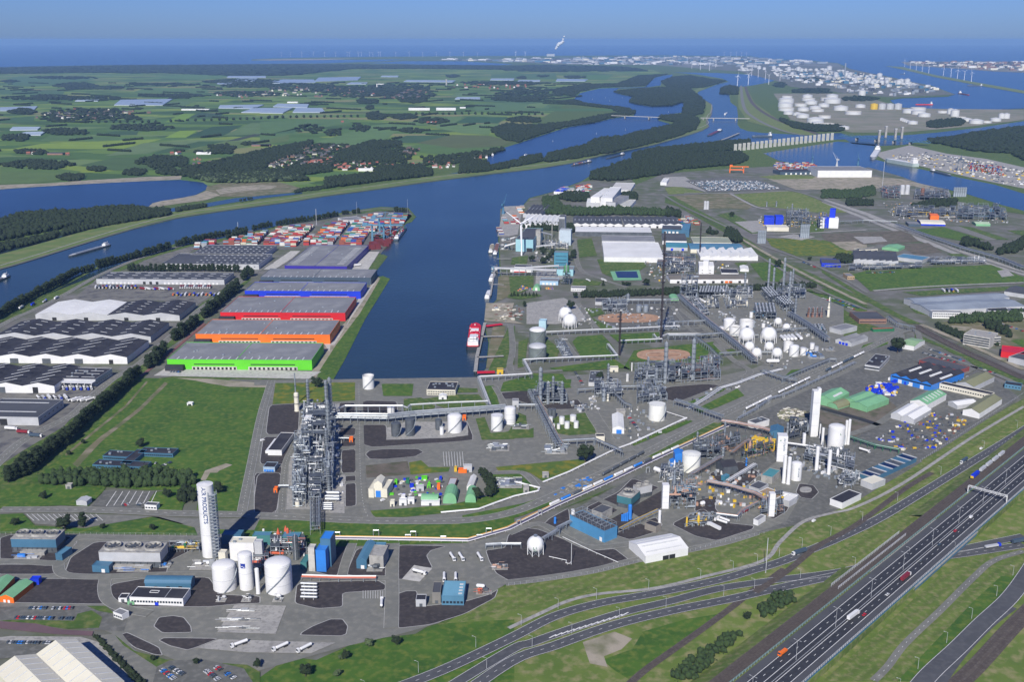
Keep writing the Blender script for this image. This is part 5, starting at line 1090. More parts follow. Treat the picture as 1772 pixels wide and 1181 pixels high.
aV('office_building','white office with black roof right of the long ridged hall','O',8,(1065,955),(1205,960),(1190,930),aA,aN,'flat',bb=[('f',2,1,12,2,1.6,4)])
aV('office_building','white roofed pavilion at the right edge of the picture','O',8,(1228,965),(1330,968),(1320,940),aA,aN,'flat',bb=[('f',2,1,8,2,1.6,4)])
aV('warehouse','dark roofed hall at the corner of the large green field','O',7,(1165,830),(1300,850),(1280,800),aB,aH,'gable',1,3,ap='x')
aV('office_building','long white four storey office block','J',16,(1165,75),(1345,105),(1340,60),aZ,aE,'flat',bb=[('f',2.5,4,12,3.2,1.8,3.5)],bP=5)
aV('office_building','cream office block with bright yellow signs on its roof','J',13,(1342,100),(1420,95),(1410,75),aZ,aH,'flat',bb=[('f',2.5,3,7,3,1.8,3.6)])
aV('warehouse','crimson red flat hall at the right edge','J',8,(1420,195),(1600,215),(1580,170),cK,cK,'flat')
aV('warehouse','slate grey flat hall in front of the crimson one','J',8,(1470,230),(1620,265),(1600,200),aB,aH,'flat')
aV('workshop','big blue workshop with four black ridged roofs','J',9,(668,350),(948,422),(1085,318),ab,aN,'gable',4,3.5,ak=[(-.4,.4,3,5,5,aA)],bb=[('f',6.2,1,24,2.2,1.8,1)],bo=[([-.31,-.06,.19,.44],[0],3,30)])
aV('workshop','low black roofed workshop with grey walls beside the big tree','J',6,(490,285),(590,300),(725,235),aB,aN,'flat',bb=[('f',2,1,10,3,2,1),('r',2,1,14,2,2,1)],bP=6)
aV('shed','long shed with green striped roof right behind the big tree','J',7,(762,175),(775,180),(868,120),aA,M('green_striped_roofing',(.22,.36,.18),(.28,.42,.24),.1,.6),'gable',1,2.5,cF=(P('J',815,160),cE('J',765,190,870,130),44,20))
aV('office_building','long red brick office range behind the blue workshop','J',6,(860,255),(1130,325),(1160,290),M('red_brick',(.24,.06,.055),(.2,.05,.05),.2,.8),aH,'flat',bb=[('f',2,1,24,2,1.6,1)])
aV('shed','tall mint green shed next to the white cold box tower','J',9,None,None,None,aO,aO,'gable',1,4.5,ap='x',cF=(P('J',265,535),cE('J',235,568,350,510),44,24),bo=[([0],[-.3],22,3)])
def bC(aJ,cx,cy,gx,hD,hP,hU,L,D,h,cd,cT,aY='gable',cV=3,aK='shed',n=1,v='J',ap='x',**k):
 return aV(aK,aJ,v,h,None,None,None,cd,cT,aY,n,cV,ap=ap,cF=(P(v,cx,cy),cE(v,gx,hD,hP,hU),L,D),**k)
bC('small mint green arched hut in front of the tall green shed',315,568,265,590,360,560,26,16,1.5,aO,dP,'arch',6,aK='arched_hut')
bC('wide mint green shed, left half of the twin green sheds',455,540,365,560,520,500,44,20,7,aO,aO)
bC('wide mint green shed, right half of the twin green sheds',520,565,430,600,620,530,48,24,7,aO,aO)
bC('long shed with mint striped roof in the contractor yard',920,548,880,580,1025,500,56,22,8,aA,aO,'gable',4,bo=[([-.35,-.2,-.05,.1,.25,.4],[-.2],2,8)])
bC('white roofed shed with open front, left of the twin white sheds',765,625,700,680,850,590,50,15,6,aB,aM,'gable',3)
bC('white roofed shed with open front, right of the twin white sheds',838,645,770,700,925,610,50,16,6,aB,aM,'gable',3)
bC('long olive roofed hall behind the cream brick office',1240,420,1200,450,1365,370,62,24,7,aB,dP,'gable',4)
bC('long olive roofed hall nearest the fence',1290,590,1240,650,1410,540,74,20,7,aA,dP,'gable',4)
bC('long cream brick office with a band of windows and dark roof',1180,480,1065,470,1290,520,66,12,7,ai,aN,'flat',aK='office_building',bb=[('f',3,1,20,2,1.6,1)])
bC('small white roofed lean-to shed between the olive halls',1155,565,1100,580,1200,565,32,16,5,aB,aM,'gable',2)
bC('small grey gate lodge in the corner of the contractor yard',1500,440,1470,440,1540,450,20,14,5,ac,aN,'flat',bb=[('f',2,1,5,2,1.4,1)])
aV('workshop','grey vaulted hall beside the rail sidings','J',6,(290,110),(400,135),(460,85),aB,aU,'gable',2,3,ak=[(-.3,.3,3,4,4,av)])
aV('workshop','flat grey hall with blue doors behind the vaulted hall','J',7,(250,30),(330,50),(430,20),aB,aU,'flat')
aV('office_building','long brick office with slate roof near the rail corridor','O',7,(240,1010),(415,1010),(400,960),cl,aH,'flat',bb=[('f',2,1,18,2,1.6,1)])
aV('shed','low shed with red brown roof and green end','O',4,(330,1075),(465,1070),(460,1060),bH,M('rust_red_roofing',(.35,.09,.06),None,.1,.7),'flat')
aV('office_building','small tan brick building by the green field','O',6,(165,735),(210,735),(208,715),M('tan_brick',(.42,.3,.17),None,.2,.8),aU,'flat',bb=[('f',2,1,4,2,1.6,1)])
def fE(r,L,D,h):MB().box(-L/2-2.2,-D*.05,0,4.4,D*.7,h*.55).B('annex',aA,r)
aV('control_building','long narrow black roofed building with white walls on the dark gravel','F',6,(88,688),(180,690),(192,572),aA,aN,'flat',cR=fE)
aV('substation','small blue fronted substation below the white control building','F',5,(58,800),(135,802),(138,768),M('pale_blue_block',(.32,.42,.52),None,.2,.6),aN,'flat',ak=[(-.45,.4,4,2.2,2.6,ab)])
aV('office_building','flat black roofed office on the quay edge of the harbour basin','F',7,(1136,288),(1325,292),(1335,238),ai,aN,'flat',bb=[('f',1.2,2,16,1.6,1.4,3)],bP=10)
dH('small white tent shed in front of the basin office','F',1216,1268,354,334,9,aA,aM,0,aY='gable',cV=2)
aV('workshop','tall white central gable of the workshop at the storage compound','F',15,(787,905),(842,907),(832,865),au,au,'gable',1,3,ak=[(-.3,.3,1,5,7,ab)])
aV('workshop','lower left aisle of the white workshop at the storage compound','F',9,(752,945),(787,947),(785,882),au,au,'flat')
aV('workshop','lower right aisle of the white workshop at the storage compound','F',9,(842,945),(875,947),(872,882),au,au,'flat')
aV('shed','mint green long shed beside the white cabins','F',4,(1100,1015),(1210,1017),(1205,985),aO,aO,'arch',1,3.5,ap='x')
aV('arched_hut','mint green arched hut with small white sign in the storage compound','F',4,(1243,1015),(1332,1017),(1318,958),aO,aO,'arch',1,8)
aV('arched_hut','mint green arched hut half hidden behind a dark tree','F',4,(1390,1010),(1460,1012),(1440,955),aO,aO,'arch',1,6)
aV('shed','white pitched roof shed at the right of the storage compound','F',5,(1400,925),(1442,927),(1430,858),aA,aM,'gable',1,2.5)
aV('shed','grey roofed cabin with reddish walls in the storage compound','F',5,(1272,918),(1322,920),(1310,872),cs,aB,'flat')
for i,(x0,x1,yb,yt,m_,lb)in enumerate([(895,925,1062,1030,ai,'cream upright cabin at the compound fence'),(955,1005,1055,1020,aA,'white site cabin left of its pair'),(1010,1055,1045,1015,aA,'white site cabin right of its pair'),(968,995,1020,995,aA,'small white cabin behind the paired cabins'),(1100,1222,1055,1032,aA,'long white cabin in front of the mint green shed'),(1068,1118,960,930,aB,'grey stacked cabins in the middle of the compound'),(925,942,915,895,eU,'small bright green skip near the white workshop'),(1102,1140,888,872,eU,'wide bright green skip near the compound road'),(1000,1022,915,885,bH,'dark green skip beside the cable drums'),(1140,1162,940,920,eU,'bright green skip beside the grey cabins'),(1205,1225,950,920,ax,'orange container behind the arched hut'),(1220,1236,890,875,av,'small blue skip behind the grey roofed cabin'),(1025,1050,936,925,av,'low blue skip in the middle of the compound'),(1345,1400,840,820,ax,'orange container at the north fence of the compound'),(1380,1435,835,795,aB,'grey cabin at the north fence of the compound'),(1318,1336,832,808,ag,'yellow tank beside the orange container')]):
 dH(lb,'F',x0,x1,yb,yt,5 if x1-x0<60 else 7,m_,m_,0,aK='site_cabin'if 'cabin'in lb else 'skip'if 'cabin'in lb else 'container',fd='cabin'in lb)
for x,y,lb in((638,636,'red shelter at the east end of a gravel plot'),(140,970,'red shelter at the west side of the process plant'),(1384,492,'red shelter behind the large white tank')):
 dH(lb,'F',x-12,x+12,y,y-24,6,ax,ax,0,aK='shelter')
aV('office_building','long low building with slate roof beside a row of parked cars','G',5,(832,240),(915,243),(880,165),aB,aH,'flat',cF=None,bP=6)
aV('workshop','white ridged roof workshop with blue door by the parked cars','G',7,(990,540),(1068,542),(1000,450),aA,aM,'gable',1,3,ak=[(-.2,.3,1,6,5,ab)],bo=[([-.25,.25],cO(8),2,2)])
dH('small dark roofed cabin at the road junction','G',880,938,640,600,9,ai,aN,0);dH('grey brick pump house beside the big tree crossing','G',1015,1075,465,432,8,aE,aE,0)
dH('small cream hut beside the oval basin','G',968,1028,172,145,8,ai,aE,0);dH('small tan hut at the jetty root','M',262,298,1145,1120,8,ag,dP,0);dH('grey hut beside the two white tanks','G',330,372,405,365,9,aB,aU,0)
dH('low grey hut on the grass above the lower road','G',528,570,872,850,7,aE,aE,0);dH('small concrete hut at the pipe bend','G',402,440,970,940,8,aE,aE,0)
dC('blue cooling tower with three fan stacks','A',13,(60,375),(315,378),(335,325),3,aQ)
dC('white cooling tower with three fan stacks','A',14,(558,450),(905,455),(925,398),3,aB)
dC('green blue cooling tower with one fan stack','I',12,(300,615),(410,640),(445,575),1,M('sea_green_cladding',(.05,.17,.2),None,.05,.5))
dC('pale cooling tower with two fan stacks','I',12,(455,560),(570,535),(560,510),2,aB)
aV('workshop','long blue arched hall behind the white office','A',6,(818,625),(1080,628),(1098,592),aQ,aQ,'arch',1,3.5,ap='x',ak=[(-.4,.4,3,3,3.5,dk)])
def ft(r,L,D,h):
 for x,y,sx,sy in((-L*.12,0,7,.5),(-L*.12,3.4,7,.5),(-L*.12-3.5,1.7,.5,3.4),(-L*.12+3.5,1.7,.5,3.4)):MB().box(x,y,h+.3,sx,sy,.25).B('roof_kerb',aA,r)
 MB().box(L*.15,0,h+.3,.4,D-1,.2).B('roof_seam',aB,r)
aV('office_building','white walled office with black flat roof and rows of small windows','A',6.5,(733,706),(1035,716),(1062,655),aA,aN,'flat',bb=[('f',2.6,1,18,1.6,1.6,1)],ak=[(-.05,.05,1,3,3,av)],cR=ft)
dH('small white annex left of the white office','A',672,720,735,715,8,aA,aN,0);dH('mint green lean-to at the front of the office','A',722,760,750,740,5,aO,aO,0)
aV('shed','blue pump shed in front of the white cooling tower','A',6,(520,527),(615,532),(635,505),aQ,aQ,'flat',ak=[(0,.3,1,3,3.5,aA)])
aV('shed','small blue container shed right of the blue cooling tower','A',6,(312,460),(350,465),(380,420),aQ,ac,'flat')
aV('shed','green roofed shed with orange gable at the left edge','A',5,(-5,700),(75,708),(160,615),ax,aO,'gable',1,2.5,ak=[(-.3,.3,2,2,2.5,aA)])
aV('shed','green roofed shed cut off by the left edge','A',5,(-90,690),(-10,690),(60,590),ax,aO,'gable',1,2.5)
aV('shed','small grey roofed hut at the empty car park','A',5,(430,158),(490,162),(510,138),aB,aB,'gable',1,1.5)
aV('gatehouse','white gatehouse with dark roof at the empty car park','A',5,(818,182),(885,186),(900,168),aA,aH,'flat',bb=[('f',2,1,4,2,1.4,1)])
dH('small stone hut on the lawn','A',372,405,92,72,6,aE,aE,0)
aV('gatehouse','narrow white gatehouse at the site entrance','A',4.5,(640,790),(690,808),(660,760),aA,aU,'flat',bb=[('f',1.6,1,4,1.6,1.4,1)])
dH('blue drum store beside the green shed','A',172,222,636,608,6,av,av,0,aK='store')
aV('warehouse','cream ridged factory roof in the bottom left corner','A',12,(430,940),(-30,1120),(680,1190),ai,au,'gable',2,5,bo=[([-.38,-.13,.13,.38],[-.42,-.3,-.18,-.06,.06,.18,.3,.42],13,.9)])
aV('warehouse','white hall with three long roof light strips next to the boundary road','C',7,(775,472),(1018,425),(930,340),aA,aM,'gable',1,4,ap='x',ak=[(-.1,.2,2,6,4,dk)],bo=[([-.02],[-.36,-.12,.22],36,1.6)])
aV('workshop','blue workshop with pale blue metal roof in the front yard','B',8,(1060,700),(1186,702),(1180,615),ac,M('light_blue_roofing',(.16,.36,.47),None,.05,.5),'flat',bb=[('f',2,1,6,2,2,1)],bo=[([.32],[-.3,-.1,.1,.3],3,2)])
dH('dark grey brick annex left of the blue workshop','B',1008,1056,742,685,18,M('grey_brick',(.2,.19,.17),None,.2,.8),aH,0);dH('small dark roofed cabin left of the brick annex','B',915,972,760,725,9,aB,aN,0)
aV('compressor_house','long blue building with gabled roof beside the concrete silos','B',8,(577,495),(635,498),(668,392),aQ,ac,'gable',1,2.5,ak=[(-.2,.4,1,3,3.5,aA)])
aV('silo_block','grey concrete block right of the long blue gabled building','B',12,(650,470),(730,474),(742,412),aE,aE,'flat')
aV('shed','flat blue roof behind the concrete block','B',7,(668,408),(742,410),(742,395),ac,ac,'flat')
aV('process_building','tall dark blue plant building beside the pipe bridge end','B',26,(372,375),(430,378),(450,332),aQ,ab,'flat')
aV('process_building','bright blue box on legs in front of the tall dark blue building','B',20,(346,440),(402,443),(410,405),ab,ab,'flat')
aV('process_building','slim pale concrete stair tower beside the bright blue box','B',22,(302,425),(338,427),(340,405),aZ,aZ,'flat')
aV('shed','green container store behind the right white tank','B',6,(260,510),(295,512),(305,465),M('dark_teal',(.06,.2,.2),None,.1,.5),M('dark_teal',(.06,.2,.2)),'flat')
aV('process_building','broad white plant hall behind the three white tanks','a',17,(410,600),(635,604),(655,545),aA,au,'flat',bP=2)
aV('process_building','small cream block between the lettered tower and the white plant hall','a',11,(308,690),(372,693),(395,662),ai,ai,'flat')
aV('process_building','grey square exhaust housing with sloping top','a',20,(640,590),(712,592),(708,565),aB,aB,'flat')
aV('shed','blue roofed shed shaded by the lettered tower','a',9,(340,525),(520,528),(550,480),aQ,aQ,'flat')
aV('shed','teal roofed shed behind the white plant hall','a',9,(625,530),(790,533),(820,495),M('dark_teal',(.06,.2,.2)),ac,'flat')
aV('shed','teal roofed shed furthest right behind the process pipes','a',10,(895,545),(1060,548),(1095,500),M('dark_teal',(.06,.2,.2)),ac,'flat')
p,r_,h_=dD('A',1193,485,95,88)
tw=ad('distillation_tower','tall white tower with blue vertical lettering and a stair cage','tower',(p.x,p.y,.7));r_*=1.
MB().la([(r_,0),(r_,h_)],36).B('shell',aA,tw,True);MB().la([(r_+.1,h_-.3),(r_+.1,h_),(.02,h_+r_*.16)],36).B('roof',aA,tw)
for k in(.32,.62):MB().la([(r_,-.15),(r_+.15,-.15),(r_+.15,.15),(r_,.15)],36,cz=h_*k).B('ring',aB,tw)
fl=M('navy_lettering',(.012,.05,.18),(.012,.05,.18),1,.5)
bN(tw,'AIR PRODUCTS',4.9,fl,r_,math.radians(-88),h_*.74,cG=True)
bN(tw,'AP',4.2,fl,r_,math.radians(-150),h_*.9,cG=True)
cg=MB();x0,x1,y0,y1=r_*.55,r_*1.45,-r_*1.05,-r_*.25
for x,y in((x0,y0),(x1,y0),(x1,y1),(x0,y1)):cg.box(x,y,0,.35,.35,h_*.93)
k=int(h_*.93/3.2)
for i in range(k+1):
 z=i*3.2
 for a,b in(((x0,y0),(x1,y0)),((x1,y0),(x1,y1)),((x1,y1),(x0,y1))):cg.tube((*a,z),(*b,z),.14,4)
 if i<k:cg.tube((x0,y0,z),(x1,y0,z+3.2),.28,4);cg.tube((x1,y1,z),(x1,y0,z+3.2),.2,4);cg.box((x0+x1)/2,(y0+y1)/2,z+1.6,(x1-x0),(y1-y0),.15)
cg.B('stair_cage',aF,tw)
def bT(aJ,v,cx,yb,w_,d,h,cM,ba=(aA,aC,aB),fR=aE,aT=None,aK='equipment_skid',n=14):
 rg=random.Random(cM);p=P(v,cx,yb);s,ca,sa=eR(v,p);W_=w_*s;t=ad(aK,aJ,'equipment',(p.x,p.y+d/2,.7),0,aT)
 MB().box(0,0,0,W_,d,.4).B('base',fR,t);ms=list(ba)+[aD];
 for i in range(n//3):
  m=MB();x,y=(rg.random()-.5)*W_*.8,(rg.random()-.5)*d*.7;hh=h*rg.uniform(.4,1)
  if rg.random()<.5:m.box(x,y,.4,W_*rg.uniform(.12,.3),d*rg.uniform(.2,.4),hh)
  else:m.hv((x-W_*.12,y,hh*.5+.6),(x+W_*.12,y,hh*.5+.6),hh*.3,8)
  m.B('machine',rg.choice(ms),t)
 m=MB()
 for i in range(n):
  x,y=(rg.random()-.5)*W_,(rg.random()-.5)*d;m.m=rg.randrange(len(ms));z=rg.uniform(.6,h)
  if i%2:m.tube((x,y,.3),(x,y,z),.14,6);
  else:m.tube((x-W_*.2,y,z),(x+W_*.15,y,z),.16,6)
 cB(m.B('fittings',ms,t),aY='stuff');return t
bT('white pump group at the foot of the lettered tower','a',150,850,220,14,6,3)
t1=bU('wide white gas tank with spiral pipework on its domed top, left of three','a',375,1062,860,215,aA,'dome',bh=1,bk=True)
t2=bU('narrower white tank with a dark blue emblem panel between the two wide ones','a',578,1045,745,130,aA,'dome',bk=False,bh=1)
rr,hh=t2['r'],t2['h'];m=MB();q0,q1=-2.05,-1.35;gI,gq=hh*.68,hh*.82
for i in range(8):
 a=q0+(q1-q0)*i/8;b=q0+(q1-q0)*(i+1)/8;R_=rr+.08
 m.quad((R_*mc(a),R_*mz(a),gI),(R_*mc(b),R_*mz(b),gI),(R_*mc(b),R_*mz(b),gq),(R_*mc(a),R_*mz(a),gq))
m.B('emblem_panel',M('navy_panel',(.008,.03,.25)),t2)
m=MB();R_=rr+.12
for i in range(6):
 a=q0+.1+(q1-q0-.2)*i/6;b=q0+.1+(q1-q0-.2)*(i+1)/6;z=gI+.9+.5*mz(i*1.1);m.quad((R_*mc(a),R_*mz(a),z),(R_*mc(b),R_*mz(b),z+.3),(R_*mc(b),R_*mz(b),z+.9),(R_*mc(a),R_*mz(a),z+.5))
m.B('emblem',aA,t2)
t3=bU('wide white gas tank with grey curved walkway on its top, right of three','a',878,1088,850,245,aA,'dome',bh=2,bk=True)
af('slim white vertical vessel between the emblem tank and the right wide tank','a',682,1075,845,38,aA,ao=0,aK='vertical_vessel',bn=False)
af('blue based grey silo beside the pipe loops','a',1035,760,545,55,aD,ao=2,aK='silo')
for x,lb in((330,'left'),(565,'middle'),(855,'right')):bT({'left':'white valve stair block at the foot of the left wide tank','middle':'white valve stair block at the foot of the emblem tank','right':'white valve stair block at the foot of the right wide tank'}[lb],'a',x,1150,90,7,6,len(lb),n=9)
af('slim white chimney behind the plant hall','a',735,560,472,22,aA,ao=0,bn=False,aK='chimney');af('grey chimney with brown top behind the plant hall','a',688,570,505,26,aF,ao=1,bn=False,aK='chimney')
aX('pipes and red headers of the front left air plant','a',[(800,720),(1140,730),(1100,570),(800,570)],[5,9],11,8,22,8,90,(aC,aA,bv))
aX('dense pipework between the white plant hall and the tanks','a',[(640,900),(780,900),(780,700),(640,700)],[4,8],12,7,14,5,50,(aC,bv,aF))
aX('low pipework left of the lettered tower','A',[(960,450),(1130,450),(1130,405),(960,405)],[3],13,7,10,4,30,(ag,aF,bH))
ar('red header pipes on a low rack running to the right of the white tanks','B',[(270,605),(480,612),(690,612)],3,4,3,pm=(bv,bv,aA),pr=.5)
for i in range(5):bq('bright horizontal vaporiser vessel beside the right wide tank','B',265+(i%2)*5,640+i*19,355,643+i*19,2.2,aC,aT='vaporiser vessels in a stacked row')
bT('blue pumps in a row before the blue cooling tower','A',150,490,150,8,3,21,(ab,aB));bT('blue pumps in a row before the white cooling tower','A',750,562,180,8,3,22,(ab,aB));bT('blue and white pump set beside the white cooling tower','A',930,540,60,8,3,23,(ab,aA))
aV('substation','pale concrete basin block behind the blue pumps of the blue tower','A',3,(112,450),(250,452),(262,425),aE,aE,'flat');aV('substation','pale concrete basin block behind the pumps of the white tower','A',3,(640,532),(850,535),(858,505),aE,aE,'flat')
bT('grey loading pipework on the pale concrete square, back row','A',1380,790,200,4,1.5,24,(aC,aB));bT('grey loading pipework on the pale concrete square, middle row','A',1360,845,220,4,1.5,25,(aC,aB));bT('grey loading pipework on the pale concrete square, front row','A',1340,890,220,4,1.5,26,(aC,aB))
bT('pipework and valves between the concrete blocks of the compressor site','B',680,560,90,16,6,27,(aC,aE,aF),n=24)
bT('rusty red framework beside the blue workshop','B',1300,690,90,7,4,28,(dF,bv),n=16);bq('short white vessel standing behind the rusty framework','B',1262,655,1300,658,3,aA)
bT('small loading skid with pink lagging on the far gravel plot','B',1390,550,90,10,3,29,(aF,al,aB),n=18)
aX('front section of the long steel process plant, at the road','W',[(70,975),(160,975),(175,740),(70,740)],[6,12,18],31,8,40,16,150,(aC,aF,aF))
aX('dense box shaped furnace section of the long process plant','W',[(80,740),(190,740),(190,600),(90,600)],[7,14,21,27],32,7,34,12,140,(aF,aC),bM=1)
aX('central spine of the long process plant with bright cross pipes','W',[(185,970),(265,970),(310,300),(190,300)],[5,10,15],33,9,90,26,260,(aC,aA,aF,aC))
aX('right flank of the long process plant beside the tall columns','W',[(285,880),(350,870),(375,330),(315,330)],[6,12,18],34,8,60,20,200,(aF,aC,aF))
aX('back left section of the long process plant','W',[(125,590),(215,590),(215,300),(150,300)],[5,10,16],35,8,40,14,150,(aF,aC,aA))
for x,yb,yt,w_,lb in((340,400,70,26,'tall ladder wrapped column, rear right of the long process plant'),(314,420,90,20,'tall column just left of the tallest one in the long process plant'),(326,560,230,26,'tall column in the middle right of the long process plant'),(182,330,80,18,'tall thin column at the rear left of the long process plant'),(312,640,425,22,'column halfway along the long process plant'),(325,870,690,24,'column near the front right of the long process plant'),(160,540,420,20,'short column on the left flank of the long process plant'),(345,520,370,18,'short column on the right flank of the long process plant')):
 af(lb,'W',x,yb,yt,w_,aF,ao=9)
af('grey stack on a cream vessel at the rear left corner of the plant','W',98,300,170,34,ai,ao=2,bn=False);af('slender grey chimney above the cream vessel at the rear left corner','W',92,250,30,9,aF,ao=1,aK='chimney',bn=False)
for y,lb in((890,'rearmost'),(915,'middle'),(935,'front')):bq('large bright horizontal drum, %s of three at the right front of the plant'%lb,'W',300,y,395,y+2,3.4,aC)
for i in range(4):bq('short bright exchanger in the stacked group at the front of the plant','W',278,960+i*14,345,961+i*14,2.,aC,aT='short exchangers at the plant front')
dH('white box house on the left flank of the process plant','W',150,198,395,348,9,aA,aA,0,aK='equipment_house',z=8)
bU('cream domed drum standing at the very front of the process plant','W',103,975,945,36,ai,'dome',bk=False,fi=False)
ar('pipe bridge leaving the front of the long process plant over the road','W',[(225,960),(228,1040),(228,1170)],9,9,5,cD=2,cI=True,pr=.4)
ar('broad pipe rack running right from the long process plant','F',[(530,500),(640,500),(880,505),(1060,485),(1260,470),(1480,455),(1660,440)],9,10,7,cD=2,pr=.45)
ar('high pale pipe loop line above the broad pipe rack','F',[(560,478),(600,462),(980,462),(1010,475),(1030,455),(1280,440),(1540,430)],13,3,2,pm=(aA,aC),pr=.5,dK=14)
ar('narrow walkway rack from the left red shelter to the plant','F',[(160,945),(230,945)],4,2,2);ar('narrow walkway rack from the right red shelter to the plant','F',[(545,628),(640,630)],4,2,2)
bU('white tank with open orange top and spiral stair beside the harbour basin','F',754,288,205,76,aA,'float',rm=ei)
bU('dark grey tank, left of the pair','F',935,602,520,62,aD,'cone',bh=3);bU('dark grey tank, taller one of the pair','F',1028,598,495,62,aD,'cone',bh=3);bU('slim dark grey tank behind the small white one','F',1215,558,492,42,aD,'cone',bh=2)
bU('large white domed tank beside the red shelter','F',1322,578,480,95,aA,'dome');bU('small white vertical tank in front of the slim dark tank','F',1236,588,540,26,aA,'flat',bk=False);bU('white tank behind the broad pipe rack','F',902,460,410,50,aA,'cone',bk=False)
bU('white tank with dark stair, front one of the pair by the pipe bridge','G',228,565,470,78,aA,'flat');bU('white tank with rings, rear one of the pair by the pipe bridge','G',314,520,425,76,aA,'dome',bh=2,bk=False)
for x,yb,yt,w_,m_,lb in((578,480,425,30,aD,'left dark slim tank of the small tank group'),(602,478,425,30,aD,'right dark slim tank of the small tank group'),(582,522,475,30,aA,'white tank at the left of the small tank group'),(600,550,520,24,aA,'low white tank at the front left of the small tank group'),(656,520,475,36,aA,'white tank in the middle of the small tank group'),(634,550,520,22,aA,'tiny white tank at the front of the small tank group'),(690,548,508,34,aA,'white tank in front of the middle one of the small tank group'),(730,502,465,42,aA,'wide white tank at the rear right of the small tank group'),(750,545,505,32,aA,'white tank at the right end of the small tank group')):
 bU(lb,'G',x,yb,yt,w_,m_,'cone',bk=False)
bU('large lone white tank beside the plant road','G',1281,500,400,108,M('warm_white_paint',(.74,.74,.68),None,.05,.5),'flat')
bU('silo shaped dark grey tank with domed lid, front one near the jetty','M',492,1078,1000,100,M('tank_grey',(.17,.2,.19),(.13,.15,.145),.1,.5),'dome',bh=4,rm=aB);bU('silo shaped dark grey tank with domed lid, rear one near the jetty','M',492,978,905,92,M('tank_grey',(.17,.2,.19)),'dome',bh=4,rm=aA)
aV('tarpaulin_shelter','pale blue curved sheet standing behind the rear dark tank','M',14,(500,840),(540,842),(538,830),M('pale_blue_sheet',(.38,.55,.62),None,.1,.4),M('pale_blue_sheet',(.38,.55,.62)),'flat')
bW('white sphere tank on legs inside a ring walkway, nearer of two on the bare yard','M',675,838,80,888,12);bW('white sphere tank, farther of two on the bare yard','M',650,797,74,850,12)
for x,lb in((1067,'left silver silo of the pair beyond the soil basin'),(1107,'right silver silo of the pair beyond the soil basin')):bU(lb,'M',x,792,755,30,aF,'cone',bk=False)
for x,yc,w_,yb,lb in((776,650,155,760,'large white sphere, left of the two biggest'),(1001,648,158,752,'large white sphere, right of the two biggest'),(805,772,104,845,'white sphere in front of the left big sphere'),(1006,770,96,838,'white sphere in front of the right big sphere'),(878,835,104,910,'front white sphere with a curved walkway, left one'),(1087,835,104,910,'front white sphere, right one'),(1098,515,78,575,'white sphere at the rear next to the blue steel structure'),(1184,575,80,625,'white sphere at the rear right')):
 bW(lb,'X',x,yc,w_,yb,10)
for x,yb,yt,w_,rf,lb in((600,610,515,118,'dome','rounded white tank at the left rear of the sphere farm'),(660,665,580,118,'float','open topped white tank with cream roof near the spheres'),(775,640,522,145,'float','widest white tank with open top behind the left big sphere'),(522,640,578,52,'flat','small white tank at the left of the sphere farm'),(1202,835,740,98,'float','white tank behind the front row right of the spheres'),(1260,880,785,98,'dome','front white tank right of the spheres'),(1354,868,795,62,'cone','smaller white tank right of the front one'),(1290,800,765,36,'cone','small white tank behind the front one'),(1400,825,800,20,'cone','tiny white tank beside the pipe manifold'),(1447,805,745,48,'flat','white tank next to the grey one at the right end'),(1490,835,780,46,'flat','grey silver tank at the right end'),(950,580,545,38,'dome','small white tank behind the right big sphere'),(1430,850,820,24,'cone','small white tank before the silver tank'),(1460,850,820,24,'cone','second small white tank before the silver tank'),(825,480,425,36,'cone','small white tank beside the blue steel frame')):
 bU(lb,'X',x,yb,yt,w_,aB if 'silver'in lb and 'grey'in lb else aA,rf,bk=w_>60)
for i in range(5):bq('white bullet tank in the row of five right of the big spheres','X',1130+i*37+(20 if i==4 else 0),690-i*3,1170+i*37+(20 if i==4 else 0),728-i*3,5,aA,aT='row of five bullet tanks')
bq('long white bullet tank lying in front of the spheres','X',990,945,1105,945,5,aA);bq('white double bullet on the bright frame at the far rack, left','X',290,298,330,320,4,aA);bq('white double bullet on the bright frame at the far rack, right','X',315,315,355,335,4,aA)
aX('tall braced tower frame at the corner of the refinery','X',[(95,290),(275,290),(270,240),(120,240)],[12,22,32,42],41,12,20,8,60,(aF,aC),bM=1)
aX('long refinery deck of bright air coolers, left half','X',[(280,290),(840,290),(840,215),(300,225)],[7,12],42,10,40,12,120,(aF,aC,aA),fG=True,bM=.9)
aX('slanting refinery deck of bright air coolers, centre','X',[(1010,340),(1110,320),(1030,225),(920,240)],[7,12],43,9,30,10,100,(aF,aC),fG=True,bM=.9)
aX('slanting refinery deck of bright air coolers, right','X',[(1160,420),(1270,410),(1180,320),(1070,340)],[7,12],44,9,30,10,100,(aF,aC),fG=True,bM=.9)
aX('blue grey compressor frame in the middle of the refinery','X',[(870,500),(1080,500),(1060,400),(850,400)],[6,12],45,9,30,10,100,(aF,aQ),fG=True,bM=.9)
aX('refinery block at the rear right','X',[(1080,290),(1380,290),(1370,210),(1080,215)],[7,14],46,10,40,12,140,(aF,aC),fG=False,bM=.9)
aX('exchanger rows in the middle yard of the refinery, left','X',[(370,390),(500,390),(480,290),(360,290)],[5],47,8,20,8,60,(aC,ai));aX('exchanger rows in the middle yard of the refinery, right','X',[(570,390),(800,385),(780,290),(540,290)],[5],48,9,26,10,80,(aC,ai,aF))
aX('long tilted pipe deck at the left of the refinery yard','X',[(300,480),(400,460),(280,300),(130,300)],[5,8],49,9,50,8,120,(aC,aF,aA))
